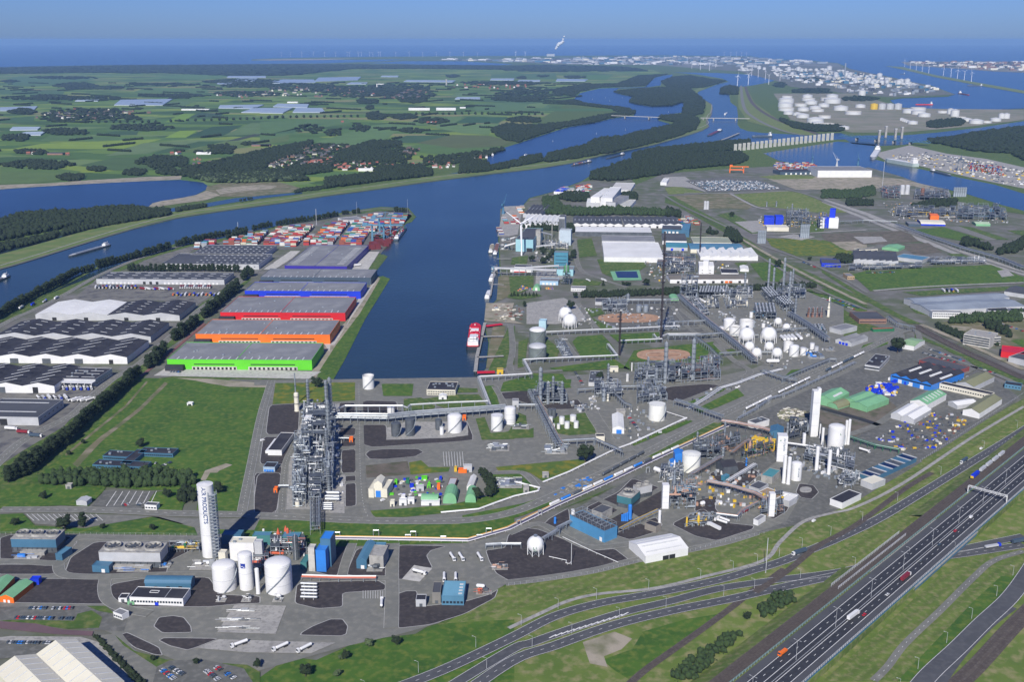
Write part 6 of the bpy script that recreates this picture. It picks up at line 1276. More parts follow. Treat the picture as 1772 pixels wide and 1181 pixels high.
for x,yb,yt,w_,lb in((995,220,-120,22,'tall silver refinery column, far left of the five'),(1048,230,-30,20,'shorter silver refinery column between the two tall ones'),(1152,220,-130,24,'tall silver refinery column, centre of the five'),(1205,370,10,20,'silver refinery column in front of the air coolers'),(1245,200,-20,18,'silver refinery column, right of the five'),(758,215,20,20,'slim refinery column above the left deck'),(1272,480,250,20,'slim column beside the slanting deck'),(690,220,150,24,'short white vessel on the left deck'),(722,215,155,16,'short grey vessel beside the short white one'),(788,215,150,16,'short grey vessel right of the slim column'),(378,225,130,22,'short column beside the braced tower frame'),(306,240,180,18,'short vessel beside the braced tower frame')):
 af(lb,'X',x,yb,yt,w_,aF,ao=5)
for i in range(4):af('rust brown furnace stack in the row of four','X',1411+i*43,475,375,30,dF,ao=3,aK='furnace_stack',aT='row of four rust brown furnaces',cp=.5)
af('cream chimney on a broad base right of the brown furnaces','X',1612,470,270,26,ai,ao=2,aK='chimney',cp=.45)
ar('long diagonal pipe rack from the braced tower down past the spheres','X',[(90,290),(230,420),(385,560),(560,700),(740,850),(860,960)],9,9,6,cD=2,pr=.5,dK=8)
ar('pipe bridge crossing behind the soil basin to the diagonal rack','X',[(-20,715),(250,710),(540,690)],9,5,4,pr=.5);ar('pipe rack from the refinery down to the right of the spheres','X',[(1210,470),(1400,590),(1600,740)],9,8,5,pr=.5,cD=2)
ar('pipe rack crossing between the rear and front spheres','X',[(1080,640),(1400,625)],7,4,4);ar('pipe rack behind the big spheres','X',[(560,690),(900,690)],6,4,4);ar('low pipe rack in front of the sphere farm','X',[(500,880),(740,865),(1050,868)],6,4,3)
ar('pipe rack over the yard from the far left','X',[(-30,575),(180,560),(370,555)],8,4,3);ar('slanting pipe rack beside the soil basin','X',[(250,715),(400,830),(520,960)],8,4,3)
bT('pipe manifold at the right end of the sphere farm','X',1500,900,160,30,5,61,(aF,aC,ab),n=40);aX('low blue green cooler field right of the sphere farm','X',[(1440,640),(1600,640),(1560,570),(1420,575)],[4],62,8,16,4,60,(aF,aQ),fG=True)
bT('grey skid below the right refinery rack','X',1640,820,90,12,4,63,(aF,aB))
aX('dense steel process row right of the office with the parked cars, left part','G',[(1130,260),(1400,250),(1400,150),(1140,170)],[7,14],71,9,60,18,200,(aF,aC,aF),bM=.9)
aX('dense steel process row, right part below the soil basin','G',[(1400,250),(1700,230),(1690,120),(1400,140)],[7,14],72,9,60,18,200,(aF,aC,dF),bM=.9)
aX('smaller process block with columns behind the pipe bridge','G',[(470,385),(690,385),(660,300),(480,300)],[7,13],73,8,36,12,120,(aD,aF,aC),bM=.9)
aX('process block beside the dark roofed office','G',[(870,350),(1050,345),(1040,270),(870,275)],[7,12],74,9,30,10,100,(aF,aC),bM=.9)
aX('low process yard in front of the dense process row','G',[(1150,390),(1350,370),(1300,270),(1150,280)],[6,11],75,9,36,10,120,(aF,aC),bM=.7)
for x,yb,yt,w_,lb in((515,390,150,24,'tall column of the smaller process block'),(563,385,240,18,'middle column of the smaller process block'),(598,375,205,16,'third column of the smaller process block'),(658,385,240,18,'right column of the smaller process block'),(960,270,120,14,'slim stack above the block beside the office'),(1335,250,-20,24,'tall grey column at the centre of the dense process row'),(1517,230,-40,26,'tallest grey column at the right of the dense process row'),(1222,190,75,14,'short column at the left of the dense process row'),(1594,220,80,14,'slim column at the right end of the dense process row'),(1278,250,150,20,'short column in the dense process row'),(933,365,290,26,'silver drum at the block beside the office'),(960,365,320,16,'cream drum at the block beside the office')):
 af(lb,'G',x,yb,yt,w_,ai if 'cream'in lb else aF,ao=6 if yb-yt>120 else 2)
af('small white vertical tank at the left end of the dense process row','G',1088,235,185,16,aA,ao=0,aK='vertical_vessel');af('slim white stack at the left end of the dense process row','G',1117,165,110,8,aA,ao=0,aK='chimney',bn=False)
ar('wide dark pipe bridge running diagonally past the small tank group','G',[(455,330),(520,460),(600,620),(640,690)],9,9,6,cD=2,pr=.45);ar('thin pipe bridge along the grey yard to the big road tree','G',[(640,668),(870,655),(1050,735)],8,3,3,pr=.4);ar('pipe rack between the office and the workshop','G',[(760,320),(1000,300),(1170,295)],7,4,4);ar('sloping pipe bridge beside the white workshop','G',[(985,330),(1070,415),(1110,430)],8,3,3)
ar('covered pipe bridge over the road right of the lone white tank','G',[(1400,400),(1500,430),(1600,470),(1714,510)],9,5,5,cI=True);ar('pipe rack from the two white tanks to the bridge','G',[(370,425),(500,425)],8,5,4)
ar('pale pipe rack in zigzag from the basin edge up to the soil basin','G',[(180,420),(110,235),(455,215),(405,120),(700,105),(1020,92),(960,15)],7,4,4,pm=(aA,aA,aC),pr=.4)
ar('pale rack from the soil basin across the lawn','M',[(1150,940),(1170,965),(1230,940),(1476,940)],7,3,3,pm=(aA,aC));ar('long thin rack along the road behind the lawn','M',[(540,925),(740,915),(1000,905),(1300,890)],6,3,3,pm=(aA,aC));ar('pipe rack beyond the soil basin to the refinery tower','M',[(860,760),(1000,745),(1220,745),(1290,740)],8,6,5)
ar('thin rack beside the front flare mast','M',[(960,975),(1200,965)],6,3,3,pm=(aA,aC))
bT('valve manifold at the edge of the grey yard, left one','G',245,695,130,22,3,81,(aF,aC),n=50);bT('valve manifold under the diagonal pipe bridge end','G',620,715,150,24,4,82,(aF,aC),n=50);bT('pipe manifold in the lawn between two roads','G',310,940,170,26,2,83,(aC,aF),n=60,fR=aE)
bT('pipework behind the front pair of white tanks','G',385,550,110,12,4,84,(aF,aC),n=24);aX('flat field of pipe racks between the dark tanks and the lawn','M',[(640,1060),(700,1060),(640,950),(590,960)],[3],85,8,30,6,80,(aF,aC))
aX('block of small columns beyond the yard with two spheres','M',[(865,795),(1000,790),(990,735),(860,745)],[6,11],86,8,24,10,80,(aF,aC));af('short grey column of the block beyond the two spheres','M',1005,735,690,20,aF,ao=3)
aX('low units between the soil basins','M',[(1180,900),(1290,895),(1260,830),(1170,850)],[4],87,8,20,6,60,(aF,aC))
def fL(aJ,v,x,yb,yt,w_,bD=M('flare_black',(.03,.022,.025),None,.5,.8)):
 p,r,h=dD(v,x,yb,yt,w_);t=ad('flare_stack',aJ,'flare stack',(p.x,p.y,.6));s=r
 m=MB()
 for a in(mp/2,mp*7/6,mp*11/6):m.tube((s*mc(a),s*mz(a),0),(s*mc(a),s*mz(a),h*.95),.28,5)
 k=int(h/5)
 for i in range(k):
  for j in range(3):a=mp/2+j*2*mp/3;b=a+2*mp/3;z=i*h*.95/k;m.tube((s*mc(a),s*mz(a),z),(s*mc(b),s*mz(b),z+h*.95/k),.14,4)
 m.B('lattice',bD,t);MB().tube((0,0,0),(0,0,h),s*.5,8).B('stack',bD,t);MB().la([(s*.9,h-2),(s*.9,h-.5),(s*.3,h)],8).B('flare_tip',bD,t)
 for f in(.3,.55,.8):MB().la([(s*.4,h*f),(s*2.1,h*f),(s*2.1,h*f+.2),(s*.4,h*f+.2)],8).B('platform',bD,t)
 return t
fL('tallest black flare stack beside the lawn','d',410,1052,135,20);fL('shorter black flare stack left of the tallest one','d',58,1165,790,18);fL('distant black flare stack in front of the white ridged hall','N',256,690,450,9)
def bw(aJ,v,x0,x1,yb,yt,d,a=0,hE=None):
 p0=P(v,(x0+x1)/2,yb);s,ca,sa=eR(v,p0);w_=(x1-x0)*s;h=(yb-yt)*s/ca;n=Vector((-mz(R(a)),mc(R(a)),0));c=p0+n*d/2
 t=ad('cold_box',aJ,'tower',(c.x,c.y,.7),R(a));MB().box(0,0,0,w_,d,h).B('casing',aA,t);MB().box(0,0,h+.01,w_*.97,d*.97,.4).B('roof',aA,t)
 for f in(.25,.5,.75):MB().box(0,0,h*f,w_+.16,d+.16,.25).B('seam',aB,t)
 m=MB();m.box(w_/2+.5,0,0,.2,.2,h);m.box(w_/2+.5,.8,0,.2,.2,h)
 for i in range(int(h/1.5)):m.box(w_/2+.5,.4,i*1.5,.1,.8,.1)
 m.B('ladder',aF,t)
 return t,w_,d,h
t,w_,d,h=bw('tallest white cold box tower, slim and slightly stepped','b',475,545,575,68,9)
MB().box(w_*.55+.05,1.5,0,3.4,6,h*1.05).B('casing',aA,t)
bT('dark pipework at the foot of the tallest cold box','b',520,545,110,10,14,91,(aD,aA,aF),n=24)
t,w_,d,h=bw('white cold box tower with a green emblem and vertical lettering','b',90,200,860,575,11,-8)
m=bX(ct('Air Liquide',3.2,M('grey_lettering',(.1,.16,.22))),'lettering',(w_*.2,-d/2-.05,h*.68),0,t);m.rotation_euler=(mp/2,mp/2,0)
MB().prof([(-w_*.3,h*.82),(-w_*.15,h*.82),(-w_*.18,h*.88)],-d/2-.1,-d/2-.02,'y').B('emblem',bH,t)
t,w_,d,h=bw('white cold box tower rising from the central works beside the green emblem tower','I',645,695,720,545,7);t['label']='white paired cold box tower in the middle of the lower works'
t,w_,d,h=bw('white tower with rusty stains at the right of the lower works','I',1462,1505,780,610,6)
t,w_,d,h=bw('small white rectangular tower between the two cold boxes','b',385,415,680,545,4)
tk=bU('large white tank with small emblem beside the tallest cold box','b',757,735,495,185,aA,'dome',bh=0);r0,h0=tk['r'],tk['h']
bN(tk,'L',3.2,bH,r0,-1.35,h0*.78)
tk=bU('smaller white tank with dark vertical lettering behind the slim twin columns','b',308,1080,900,120,aA,'dome',bk=False);bN(tk,'AIR LIQUIDE',1.9,M('grey_lettering',(.1,.16,.22)),tk['r'],-1.4,tk['h']*.55,cG=True)
for x,yb,yt,w_,lb in((170,1105,790,42,'slim white column, left of the twin columns'),(220,1118,810,44,'slim white column, right of the twin columns'),(540,970,690,42,'slim white column standing alone by the pipe rack'),(680,1005,730,42,'slim white column below the large emblem tank'),(608,665,475,30,'cream tinged slim column left of the large emblem tank'),(868,665,390,30,'left slim white column behind the large emblem tank'),(900,665,378,32,'right slim white column behind the large emblem tank'),(578,590,430,14,'thin white stack beside the tallest cold box')):
 af(lb,'b',x,yb,yt,w_,aA,ao=0,aK='vertical_vessel',bn=False)
bU('wide white tank with shallow roof beside the blue boxes','I',866,448,322,140,M('warm_white_paint',(.74,.74,.68)),'cone')
for x,w_,yt,lb in((338,14,765,'first'),(352,14,760,'second'),(366,14,755,'third'),(380,14,748,'fourth')):af('%s short blue cylinder from the left in the blue row'%lb,'I',x,815,yt,w_,ab,ao=0,bn=False,aK='gas_cylinder')
af('tall blue cylinder at the end of the blue row','I',398,802,692,30,ab,ao=0,bn=False,aK='gas_cylinder');af('slim white vertical tank by the brick hut','I',625,830,735,22,aA,ao=0,bn=False,aK='vertical_vessel')
af('small blue vertical tank beside the long blue hall','c',713,250,155,38,ab,ao=0,bn=False,aK='vertical_vessel');bw('slim white box tower at the left corner of the long blue hall','c',960,1008,280,60,4)
tk=bW('lone white sphere tank with dark emblem on the gravel plot','c',412,565,262,760,8);r0,zc=tk['r'],tk['zc']
bN(tk,'L',3.6,bH,r0*.985,-1.75,zc-r0*.12);bN(tk,'_',5,bH,r0*.985,-1.62,zc-r0*.16);bN(tk,'i',3.6,bH,r0*.985,-1.5,zc-.4)
def ej(r,L,D,h):
 m=MB()
 for i in range(9):
  x=-L/2+L*i/8
  for y in(-D/2+1,0,D/2-1):m.box(x*.97,y,h,.3,.3,5)
  m.tube((x*.97,-D/2+1,h+5),(x*.97,D/2-1,h+5),.18,4)
  if i<8:
   for y in(-D/2+1,0,D/2-1):m.tube((x*.97,y,h+5),((x+L/8)*.97,y,h+5),.18,4);m.tube((x*.97,y,h+.3),((x+L/8)*.97,y,h+5),.12,4)
 m.B('roof_frame',aF,r)
aV('compressor_hall','long blue hall with open steel frame on its roof','c',11,(940,120),(1470,372),(1615,265),M('hall_blue_cladding',(.07,.25,.45),(.06,.21,.38),.05,.5),aH,'flat',cR=ej,ak=[(.35,.45,1,3,4,aA)])
aV('shed','flat dark roofed block behind the long blue hall','C',8,(470,210),(530,230),(540,180),aE,aH,'flat')
aV('shed','brown brick hut with flat dark roof near the slim white tank','I',6,(512,830),(598,860),(622,830),M('grey_brick2',(.24,.22,.19),None,.2,.8),aN,'flat')
aX('central works below the wide white tank','I',[(700,720),(900,720),(900,590),(720,590)],[6,12,18],101,8,36,14,130,(aD,aF,aF,al))
aX('works with twin grey stacks right of the wide white tank','I',[(880,350),(1090,340),(1080,240),(880,250)],[6,12],102,8,36,12,140,(aD,aF,aF),cw=aD)
aX('steaming works in the middle of the lower site','I',[(1000,320),(1250,260),(1230,180),(1020,220)],[5,9],103,8,40,14,150,(aF,aD,al),cw=aD)
aX('yellow and green platform works beside the emblem cold box','I',[(1250,360),(1500,300),(1480,190),(1260,240)],[6,10],104,8,40,10,130,(aD,aF,bH,al,ag),cw=aD)
aX('small white and grey works behind the paired cold box tower','I',[(620,520),(810,500),(800,430),(640,440)],[5,10],105,8,24,10,80,(aA,aF,aC))
aX('yellow pipework yard in front of the tanker stands','I',[(820,860),(1000,850),(1060,770),(860,770)],[3],106,7,24,6,60,(aF,ag,aC,aF))
aX('pipe yard between the slim white columns','b',[(400,850),(960,1000),(980,800),(430,700)],[4,7],107,9,50,12,140,(aA,aC,aF))
aX('works behind the emblem cold box','b',[(230,620),(470,560),(430,440),(240,420)],[5,9],108,8,30,12,110,(aD,aF,aA),cw=aD)
aX('works under the stained white tower','I',[(1400,780),(1580,760),(1560,640),(1410,660)],[5,9],109,8,26,8,80,(al,ag,aF))
aX('grey machinery block beside the white pad building','b',[(760,1160),(940,1160),(1030,1060),(860,1040)],[5,9],110,8,24,12,90,(aB,aC,aF))
ar('salmon coloured pipe rack crossing the lower works, upper','I',[(1100,90),(1230,110),(1420,150),(1510,180)],8,6,5,pm=(al,al,aF),pr=.45,bD=aD);ar('salmon coloured pipe rack crossing the lower works, middle','I',[(990,560),(1180,600),(1350,650),(1480,720)],8,6,5,pm=(al,aF,al),pr=.45,bD=aD)
ar('dark pipe rack rising past the wide white tank','I',[(860,500),(1000,420),(1100,360)],7,5,5,pm=(al,aF,aF),bD=aD);ar('salmon pipe rack between the steaming works and the platform works','I',[(1180,330),(1280,250),(1400,190)],7,5,4,pm=(al,al,aF),bD=aD)
ar('dark pipe rack below the blue cylinders towards the tall stack','I',[(330,900),(460,830),(620,755)],4,5,4,pm=(ag,aC,aF));ar('grey pipe rack running to the slim twin columns','I',[(1150,530),(1280,450),(1360,400)],4,5,5,pm=(aA,aC));ar('grey rack from the central works to the loading bays','I',[(1060,790),(1220,810),(1260,760),(1380,700)],5,4,4,pm=(aF,aC,al))
ar('pipe bridge from the lone sphere to the long blue hall','c',[(530,560),(750,430),(760,390),(960,290)],6,4,4,pm=(aC,aF));ar('low pipe line from the left to the lone sphere','B',[(1310,430),(1400,425),(1510,425)],4,3,3,pm=(aC,aF));bS('thin straight pipe running diagonally over the gravel plot','c',[(830,470),(1290,690),(1680,860)],.3,.8);bS('thin bent pipe from the lone sphere to a pole','c',[(620,770),(890,830),(880,870),(930,880),(965,850)],.3,.8)
ar('pipe rack along the railway through the lower works','H',[(630,830),(760,760),(900,660),(1010,630),(1110,590),(1300,500),(1480,420),(1620,350)],3,3,3,pm=(aC,aF));ar('long pipe rack following the plant road above the railway','H',[(840,450),(1010,510),(1120,530)],8,5,4,cI=True);ar('pale pipe rack parallel to the upper rail siding','H',[(1020,500),(1180,430),(1400,340),(1460,340)],6,3,3)
ar('white process rack between tanks in the lower right works','b',[(210,690),(430,720),(600,760),(760,810)],5,4,4,pm=(aA,aC));ar('green edged rack at the yard boundary','J',[(380,800),(560,860),(720,890)],5,4,4,pm=(bH,aC),bD=bH)
def fP(aJ,v,x,y,h,w_,a,bD=aC,aT=None):
 p=P(v,x,y);t=ad('expansion_loop',aJ,'pipe',(p.x,p.y,.7),a,aT)
 for k in(0,1):MB().path([(-w_/2,k*.9,0),(-w_/2,k*.9,h),(w_/2,k*.9,h),(w_/2,k*.9,0)],.28,6).B('pipe',bD,t,True)
 return t
aa=cE('H',700,760,1480,410)
for x,y in((680,800),(790,745),(1015,640),(1120,590),(1215,540),(1315,495),(1405,450),(1500,405),(890,690)):fP('grey pipe expansion loop standing in the row beside the rail siding','H',x,y,7,4,aa,aT='expansion loops beside the rail siding')
for x,y in((690,360),(900,368),(1328,350),(470,355),(870,370),(1275,370),(1070,378)):fP('grey pipe expansion loop standing over the white and orange pipelines','B',x,y,6 if x in(690,900,1328)else 3,5,0,aT='expansion loops over the orange pipeline')
for x,y in((60,300),(180,245),(790,0)):fP('grey pipe expansion loop beside the pipeline bend','C',x,y,6,4,.5,aT='expansion loops at the pipeline bend')
bS('bundle of white, violet and orange pipes along the plant road','T',[(575,934),(700,936),(810,938),(880,918),(960,878),(1040,842),(1110,808),(1180,775),(1260,738)],.45,.8,5,(aA,M('violet_pipe',(.12,.09,.2),None,.3,.5),aD,aA,M('orange_pipe',(.75,.4,.1),None,.3,.5)),da=1.5)
bS('white pipeline beside the plant road, upper part','T',[(940,838),(985,820),(1062,782),(1095,770),(1188,726)],.55,1,2,(aA,));bS('white pipeline curving round the grass below the compound','F',[(1230,1108),(1480,1085),(1600,1040),(1714,1000),(1870,965),(1880,945),(1700,900)],.5,1,2,(aA,),1.5)
bS('bright pipe bundle crossing the lawn beside the lone white tank','H',[(200,740),(350,650),(480,560),(620,520),(800,450),(1000,400)],.45,1,5,(aC,aA),1.5);bS('white pipe from the lone tank along the road','G',[(1110,648),(1300,560),(1480,485),(1340,440)],.5,1,1,(aA,))
dH('blue box building left of the wide white tank','I',742,815,365,300,12,ab,ab,0,aK='equipment_house',aY='gable',cV=2);dH('smaller blue box in front of the blue box building','I',705,762,400,365,8,ab,ab,0,aK='equipment_house',aY='gable',cV=2)
aV('shed','blue roofed shed behind the paired cold box tower','I',9,(762,585),(880,592),(895,540),ac,ac,'gable',1,3,ap='x');aV('shed','blue gabled shed beside the grey silos near the platform works','I',9,(1470,125),(1575,135),(1585,90),aQ,aQ,'gable',1,3)
aV('shed','black gabled roof on frame right of the twin grey stacks','I',9,(1115,400),(1225,390),(1200,335),aD,aN,'gable',1,4,ap='x');aV('shed','pale stone box with teal top beside the blue drums','I',7,(1405,460),(1490,480),(1515,415),aE,M('teal_top',(.07,.25,.27),None,.1,.5),'flat')
aV('shed','brown flat roofed sheds below the slim twin columns','I',6,(1380,590),(1520,640),(1550,590),aA,M('brown_flat',(.3,.22,.14),None,.1,.8),'flat');aV('shed','white flat roofed cabin on the right gravel circle','I',6,(1556,645),(1620,665),(1662,620),aB,aM,'flat');aV('shed','small white cabin with grey roof near the stained tower','I',5,(1345,800),(1382,812),(1430,770),aA,aU,'flat')
aV('shed','grey slatted cooler house beside the railway pipes','H',7,(708,835),(775,860),(852,810),aA,aH,'flat',bP=2);aV('shed','slate shed beyond the twin columns','I',5,(1310,545),(1390,570),(1430,520),aB,aH,'flat');aV('shed','small teal cabin on the dark gravel','I',5,(1098,465),(1125,475),(1138,450),M('teal_cladding',(.06,.22,.3)),ac,'flat')
aV('building','white pad building with black roof near the gate','D',6,(400,165),(430,190),(520,110),aA,aN,'flat',cF=(P('D',460,165),cE('D',425,185,525,135),34,14));bC('flat cream canopy at the corner of the lower right works',615,70,570,80,650,50,22,14,6,aB,au,'flat',v='D',aK='canopy');bC('white walled cabin with pale roof on the gravel near the gate',135,150,95,145,170,160,18,12,5,aB,aM,'gable',1.5,v='D')
def fM(r,L,D,h):
 for i in range(7):MB().box(-L/2+L*(i+.5)/7,0,4.5,L/7-1.6,D-2,.3).B('basin_cell',(en,aD,aQ)[i%3],r)
 m=MB()
 for i in range(8):m.box(-L/2+L*i/7,0,4.6,.9,D,1.)
 m.B('walkway',aB,r)
aV('treatment_basins','long blue sided water treatment basins beside the fence','J',4.4,None,None,None,aQ,am,'flat',cF=(P('J',650,1000),cE('J',500,1080,800,940),84,17),cR=fM)
for x,yb,yt,w_,lb in((915,205,130,14,'left grey stack of the twin stacks'),(931,215,165,14,'right grey stack of the twin stacks'),(1123,190,50,14,'grey stack with brown tip at the pipe crossing'),(1215,90,35,10,'short stack with brown tip near the railway'),(890,640,520,7,'thin white pole stack in the central works'),(1605,140,60,18,'silver cylinder behind the emblem cold box'),(735,560,430,16,'grey column behind the paired cold box tower'),(690,540,480,10,'thin column beside the paired cold box tower'),(1110,330,250,22,'dark column in the steaming works'),(1290,390,330,14,'small blue column before the platform works')):
 af(lb,'I',x,yb,yt,w_,ab if 'blue'in lb else aF,ao=2,bn=False,aK='chimney'if 'stack'in lb else 'process_column'if 'stack'in lb else 'column')
bq('short white vessel behind the tanker stands','I',945,700,965,695,4,aA);bq('white horizontal tank beside the small white works','I',590,435,640,455,5,aA);bq('long dark red vessel beside the loading bays','I',1245,770,1295,745,3.4,M('dark_red_vessel',(.22,.02,.03),None,.2,.5));aV('shed','yellow topped platform in the platform works','I',11,(1370,195),(1480,215),(1490,185),ag,ag,'flat',cF=(P('I',1420,250),cE('I',1370,200,1490,215),26,6))
def br(aJ,v,sx,sy,bx,by,w_,gT,fS,go=aA,aY='barge',aK='barge',eb=None,z=.25,hh=3.,bt=None,gm=.2,cf=6):
 a=P(v,sx,sy,0);b=P(v,bx,by,0);L=(b-a).length;t=ad(aK,aJ,eb or aK.replace('_',' '),(a.x,a.y,z),dt(a,b))
 aw=[(0,-w_*.38),(L*.03,-w_/2),(L*.86,-w_/2),(L*.95,-w_*.3),(L,0),(L*.95,w_*.3),(L*.86,w_/2),(L*.03,w_/2),(0,w_*.38)]
 MB().pm(aw,0,hh).B('hull',gT,t);gz=[(x*.985+L*.005,y*.9)for x,y in aw];MB().pm(gz,hh+.01,hh+.25).B('deck',fS,t)
 if aY=='tanker':
  for i in range(5):m=MB();m.box(L*(.3+.12*i),0,hh+.3,L*.08,w_*.6,1.5);m.B('tank_trunk',(cK,aA)[i%2],t)
  m=MB()
  for i in range(40):m.m=i%3;x=L*bV.uniform(.24,.9);y=w_*bV.uniform(-.4,.4);m.tube((x-3,y,hh+1.4),(x+3,y,hh+1.4),.25,5)if i%2 else m.box(x,y,hh+.3,1.2,1.2,bV.uniform(1,3))
  m.B('deck_gear',[aA,cK,aF],t);c0,c1=.04,.2
 elif aY=='container':
  for i in range(int(L*.62/6.4)):
   for j in range(3):
    if bV.random()<.9:bX(fF[bV.randrange(10)][0],'container',(L*.24+i*6.4,(j-1)*2.9,hh+.3),0,t)
  c0,c1=.05,.16
 elif aY=='dry':MB().box(L*.55,0,hh+.25,L*.62,w_*.8,.9).B('hatch_cover',bt or aD,t);c0,c1=.04,.14
 else:c0,c1=.04,.14
 s=MB().box(L*(c0+c1)/2,0,hh+.25,L*(c1-c0),w_*.78,cf*.5).B('deckhouse',go,t);s2=MB().box(L*(c0+c1)/2+1,0,hh+.25+cf*.5,L*(c1-c0)*.6,w_*.5,cf*.45).B('wheelhouse',go,t)
 MB().box(L*(c0+c1)/2+1,0,hh+.6+cf*.62,L*(c1-c0)*.6+.1,w_*.5+.1,.9).B('window_band',cN,s2);MB().tube((L*c0,0,hh),(L*c0,0,hh+cf*1.4),.2,6).B('mast',aA,t)
 return t
fF=[]
for m_ in cP:fF.append((bF('c20'+m_.name,lambda m_=m_:MB().box(0,0,0,6.1,2.44,2.59).mesh('container',m_)),bF('c40'+m_.name,lambda m_=m_:MB().box(0,0,0,12.2,2.44,2.59).mesh('container',m_))))
br('red and white chemical tanker moored at the jetty','M',125,1005,143,865,20,M('tanker_hull',(.03,.03,.04),None,.1,.5),cK,aA,'tanker','tanker_ship','ship',hh=5,cf=12)
br('long grey river barge sailing up the canal','K',745,492,466,572,11.5,aD,aB,aA,'dry',bt=aF,hh=2.5)
br('barge just entering at the left edge of the picture','K',58,705,-160,800,11,aD,aB,aA,'dry',hh=2.5)
br('container barge with red and dark boxes on the upper canal','R',680,905,545,935,11.5,aD,aD,aA,'container',hh=2.5);br('long dark barge following on the upper canal','R',905,855,780,887,11.5,aD,am,aA,'dry',bt=am,hh=2.5);br('push barge with maroon cargo below the far road bridge','R',1565,690,1475,733,22,am,am,aA,'dry',bt=M('maroon',(.15,.04,.08),None,.1,.6),hh=2.5,aK='push_barge')
br('blue and white ship berthed under the blue container cranes','Z',1230,760,1400,530,12,am,am,aA,'container','container_ship','ship',hh=3,cf=7);br('grey barge with sand moored beside the cyan hall, outer one','Y',508,585,535,470,10,aD,ai,aA,'dry',bt=bd,hh=2.2);br('barge with brown cargo moored beside the cyan hall, inner one','Y',562,612,602,455,10,am,aB,aA,'dry',bt=dF,hh=2.2)
br('white barge moored at the conveyor jetty','Y',512,940,550,850,9,aA,aB,aA,'dry',bt=aA,hh=2.2);br('white tanker barge at the south end of the conveyor jetty','Y',462,1165,500,1065,9,aA,aB,aA,'dry',bt=aA,hh=2.4)
br('small white inland vessel passing the far road bridge','R',1592,585,1606,572,10,aA,aA,aA,hh=3);br('white pleasure cruiser on the lake near the far shore','Q',1622,776,1638,770,5,aA,aA,aA,hh=1.5,cf=3,aK='motorboat')
def gJ(v,x,y,s=8,lb=''):
 p=P(v,x,y);t=ad('sailing_boat','small white sailing boat on the lake','boat',(p.x,p.y,.35),1.,'sailing boats on the lake');MB().pm([(-s/2,-1),(s*.3,-1),(s/2,0),(s*.3,1),(-s/2,1)],0,1).B('hull',aA,t);MB().quad((0,0,1.5),(-s*.45,0,1.5),(0,0,s*1.4)).quad((0,0,s*1.4),(-s*.45,0,1.5),(0,0,1.5)).B('sail',aA,t)
for x,y in((421,768),(236,860),(718,716),(916,690),(1208,568),(808,492),(893,470),(780,470),(1090,610),(690,480)):gJ('R',x,y)
def cA(aJ,v,aw,wd=4,h=3,bD=aE,hT=True):
 W=bu(v,aw);o=W[0];t=ad('jetty',aJ,'jetty',(o.x,o.y,.25));W=[p-o for p in W];m=MB()
 for a,b in zip(W,W[1:]):L=(b-a).length;c=(a+b)/2;m.box(c.x,c.y,h,L,wd,.6,dt(a,b))
 m.B('deck',bD,t);m=MB()
 for a,b in zip(W,W[1:]):
  k=max(2,int((b-a).length/12))
  for i in range(k+1):c=a.lerp(b,i/k);m.tube((c.x,c.y,-1),(c.x,c.y,h),.5,6)
 m.B('piles',aD,t);return t
cA('long steel jetty beside the chemical tanker','M',[(140,1140),(150,1050),(175,940),(195,860)],5);cA('jetty access bridge level with the tanker bow','M',[(160,940),(230,938),(300,938)],5);cA('jetty access bridge level with the tanker stern','M',[(150,1058),(215,1055),(300,1050)],5)
cA('short red jetty at the south end of the tanker berth','M',[(150,1145),(250,1142)],9,bD=cK);cA('short red jetty at the north end of the tanker berth','M',[(200,880),(290,868)],8,bD=cK);cA('slim jetty line of the white tanker barge','Y',[(508,1140),(555,840),(600,810)],3);cA('thin footbridge to the conveyor jetty','Y',[(600,850),(750,860)],2.5);cA('thin footbridge south of the conveyor','Y',[(540,1000),(680,1005)],2.5);cA('thin footbridge north of the conveyor','Y',[(590,670),(770,670)],2.5)
cA('long dark pier below the far road bridge','R',[(1545,772),(1620,745),(1690,715)],10,4)
def bY(aJ,v,x0,y0,z0,x1,y1,z1,w_=4,bD=aB,n=6):
 a=P(v,x0,y0,z0);b=P(v,x1,y1,z1);t=ad('conveyor',aJ,'conveyor',(a.x,a.y,0),0);b2=b-Vector((a.x,a.y,0));a2=Vector((0,0,z0));m=MB();d=b2-a2;n_=Vector((-d.y,d.x,0)).normalized()*w_/2;u=Vector((0,0,3))
 for q in((a2-n_+u,b2-n_+u,b2+n_+u,a2+n_+u),(a2+n_,b2+n_,b2-n_,a2-n_),(a2-n_,b2-n_,b2-n_+u,a2-n_+u),(a2+n_+u,b2+n_+u,b2+n_,a2+n_)):m.quad(*q)
 m.B('gallery',bD,t);m=MB()
 for i in range(n+1):p=a2.lerp(b2,i/n);m.tube((p.x-1.5,p.y,0),(p.x,p.y,p.z),.3,5);m.tube((p.x+1.5,p.y,0),(p.x,p.y,p.z),.3,5)
 m.B('trestle',aF,t);return t
bY('long pale conveyor gallery from the jetty to the teal building','Y',560,775,14,1350,805,14,4.5,n=10);bY('upper thin conveyor joining the long gallery','Y',960,770,15,1380,745,18,3,n=5);bY('sloping white conveyor from the quay into the cyan hall','Y',690,495,8,830,455,16,3.5,aA,n=3);bY('short sloping white conveyor above the first one','Y',765,400,12,830,380,18,3,aA,n=2);bY('conveyor between the silo block and the white silos','Y',1150,315,34,1290,350,22,3,n=3);bY('conveyor right of the cyan hall towards the kiln','Y',1090,500,8,1330,475,12,4,n=4)
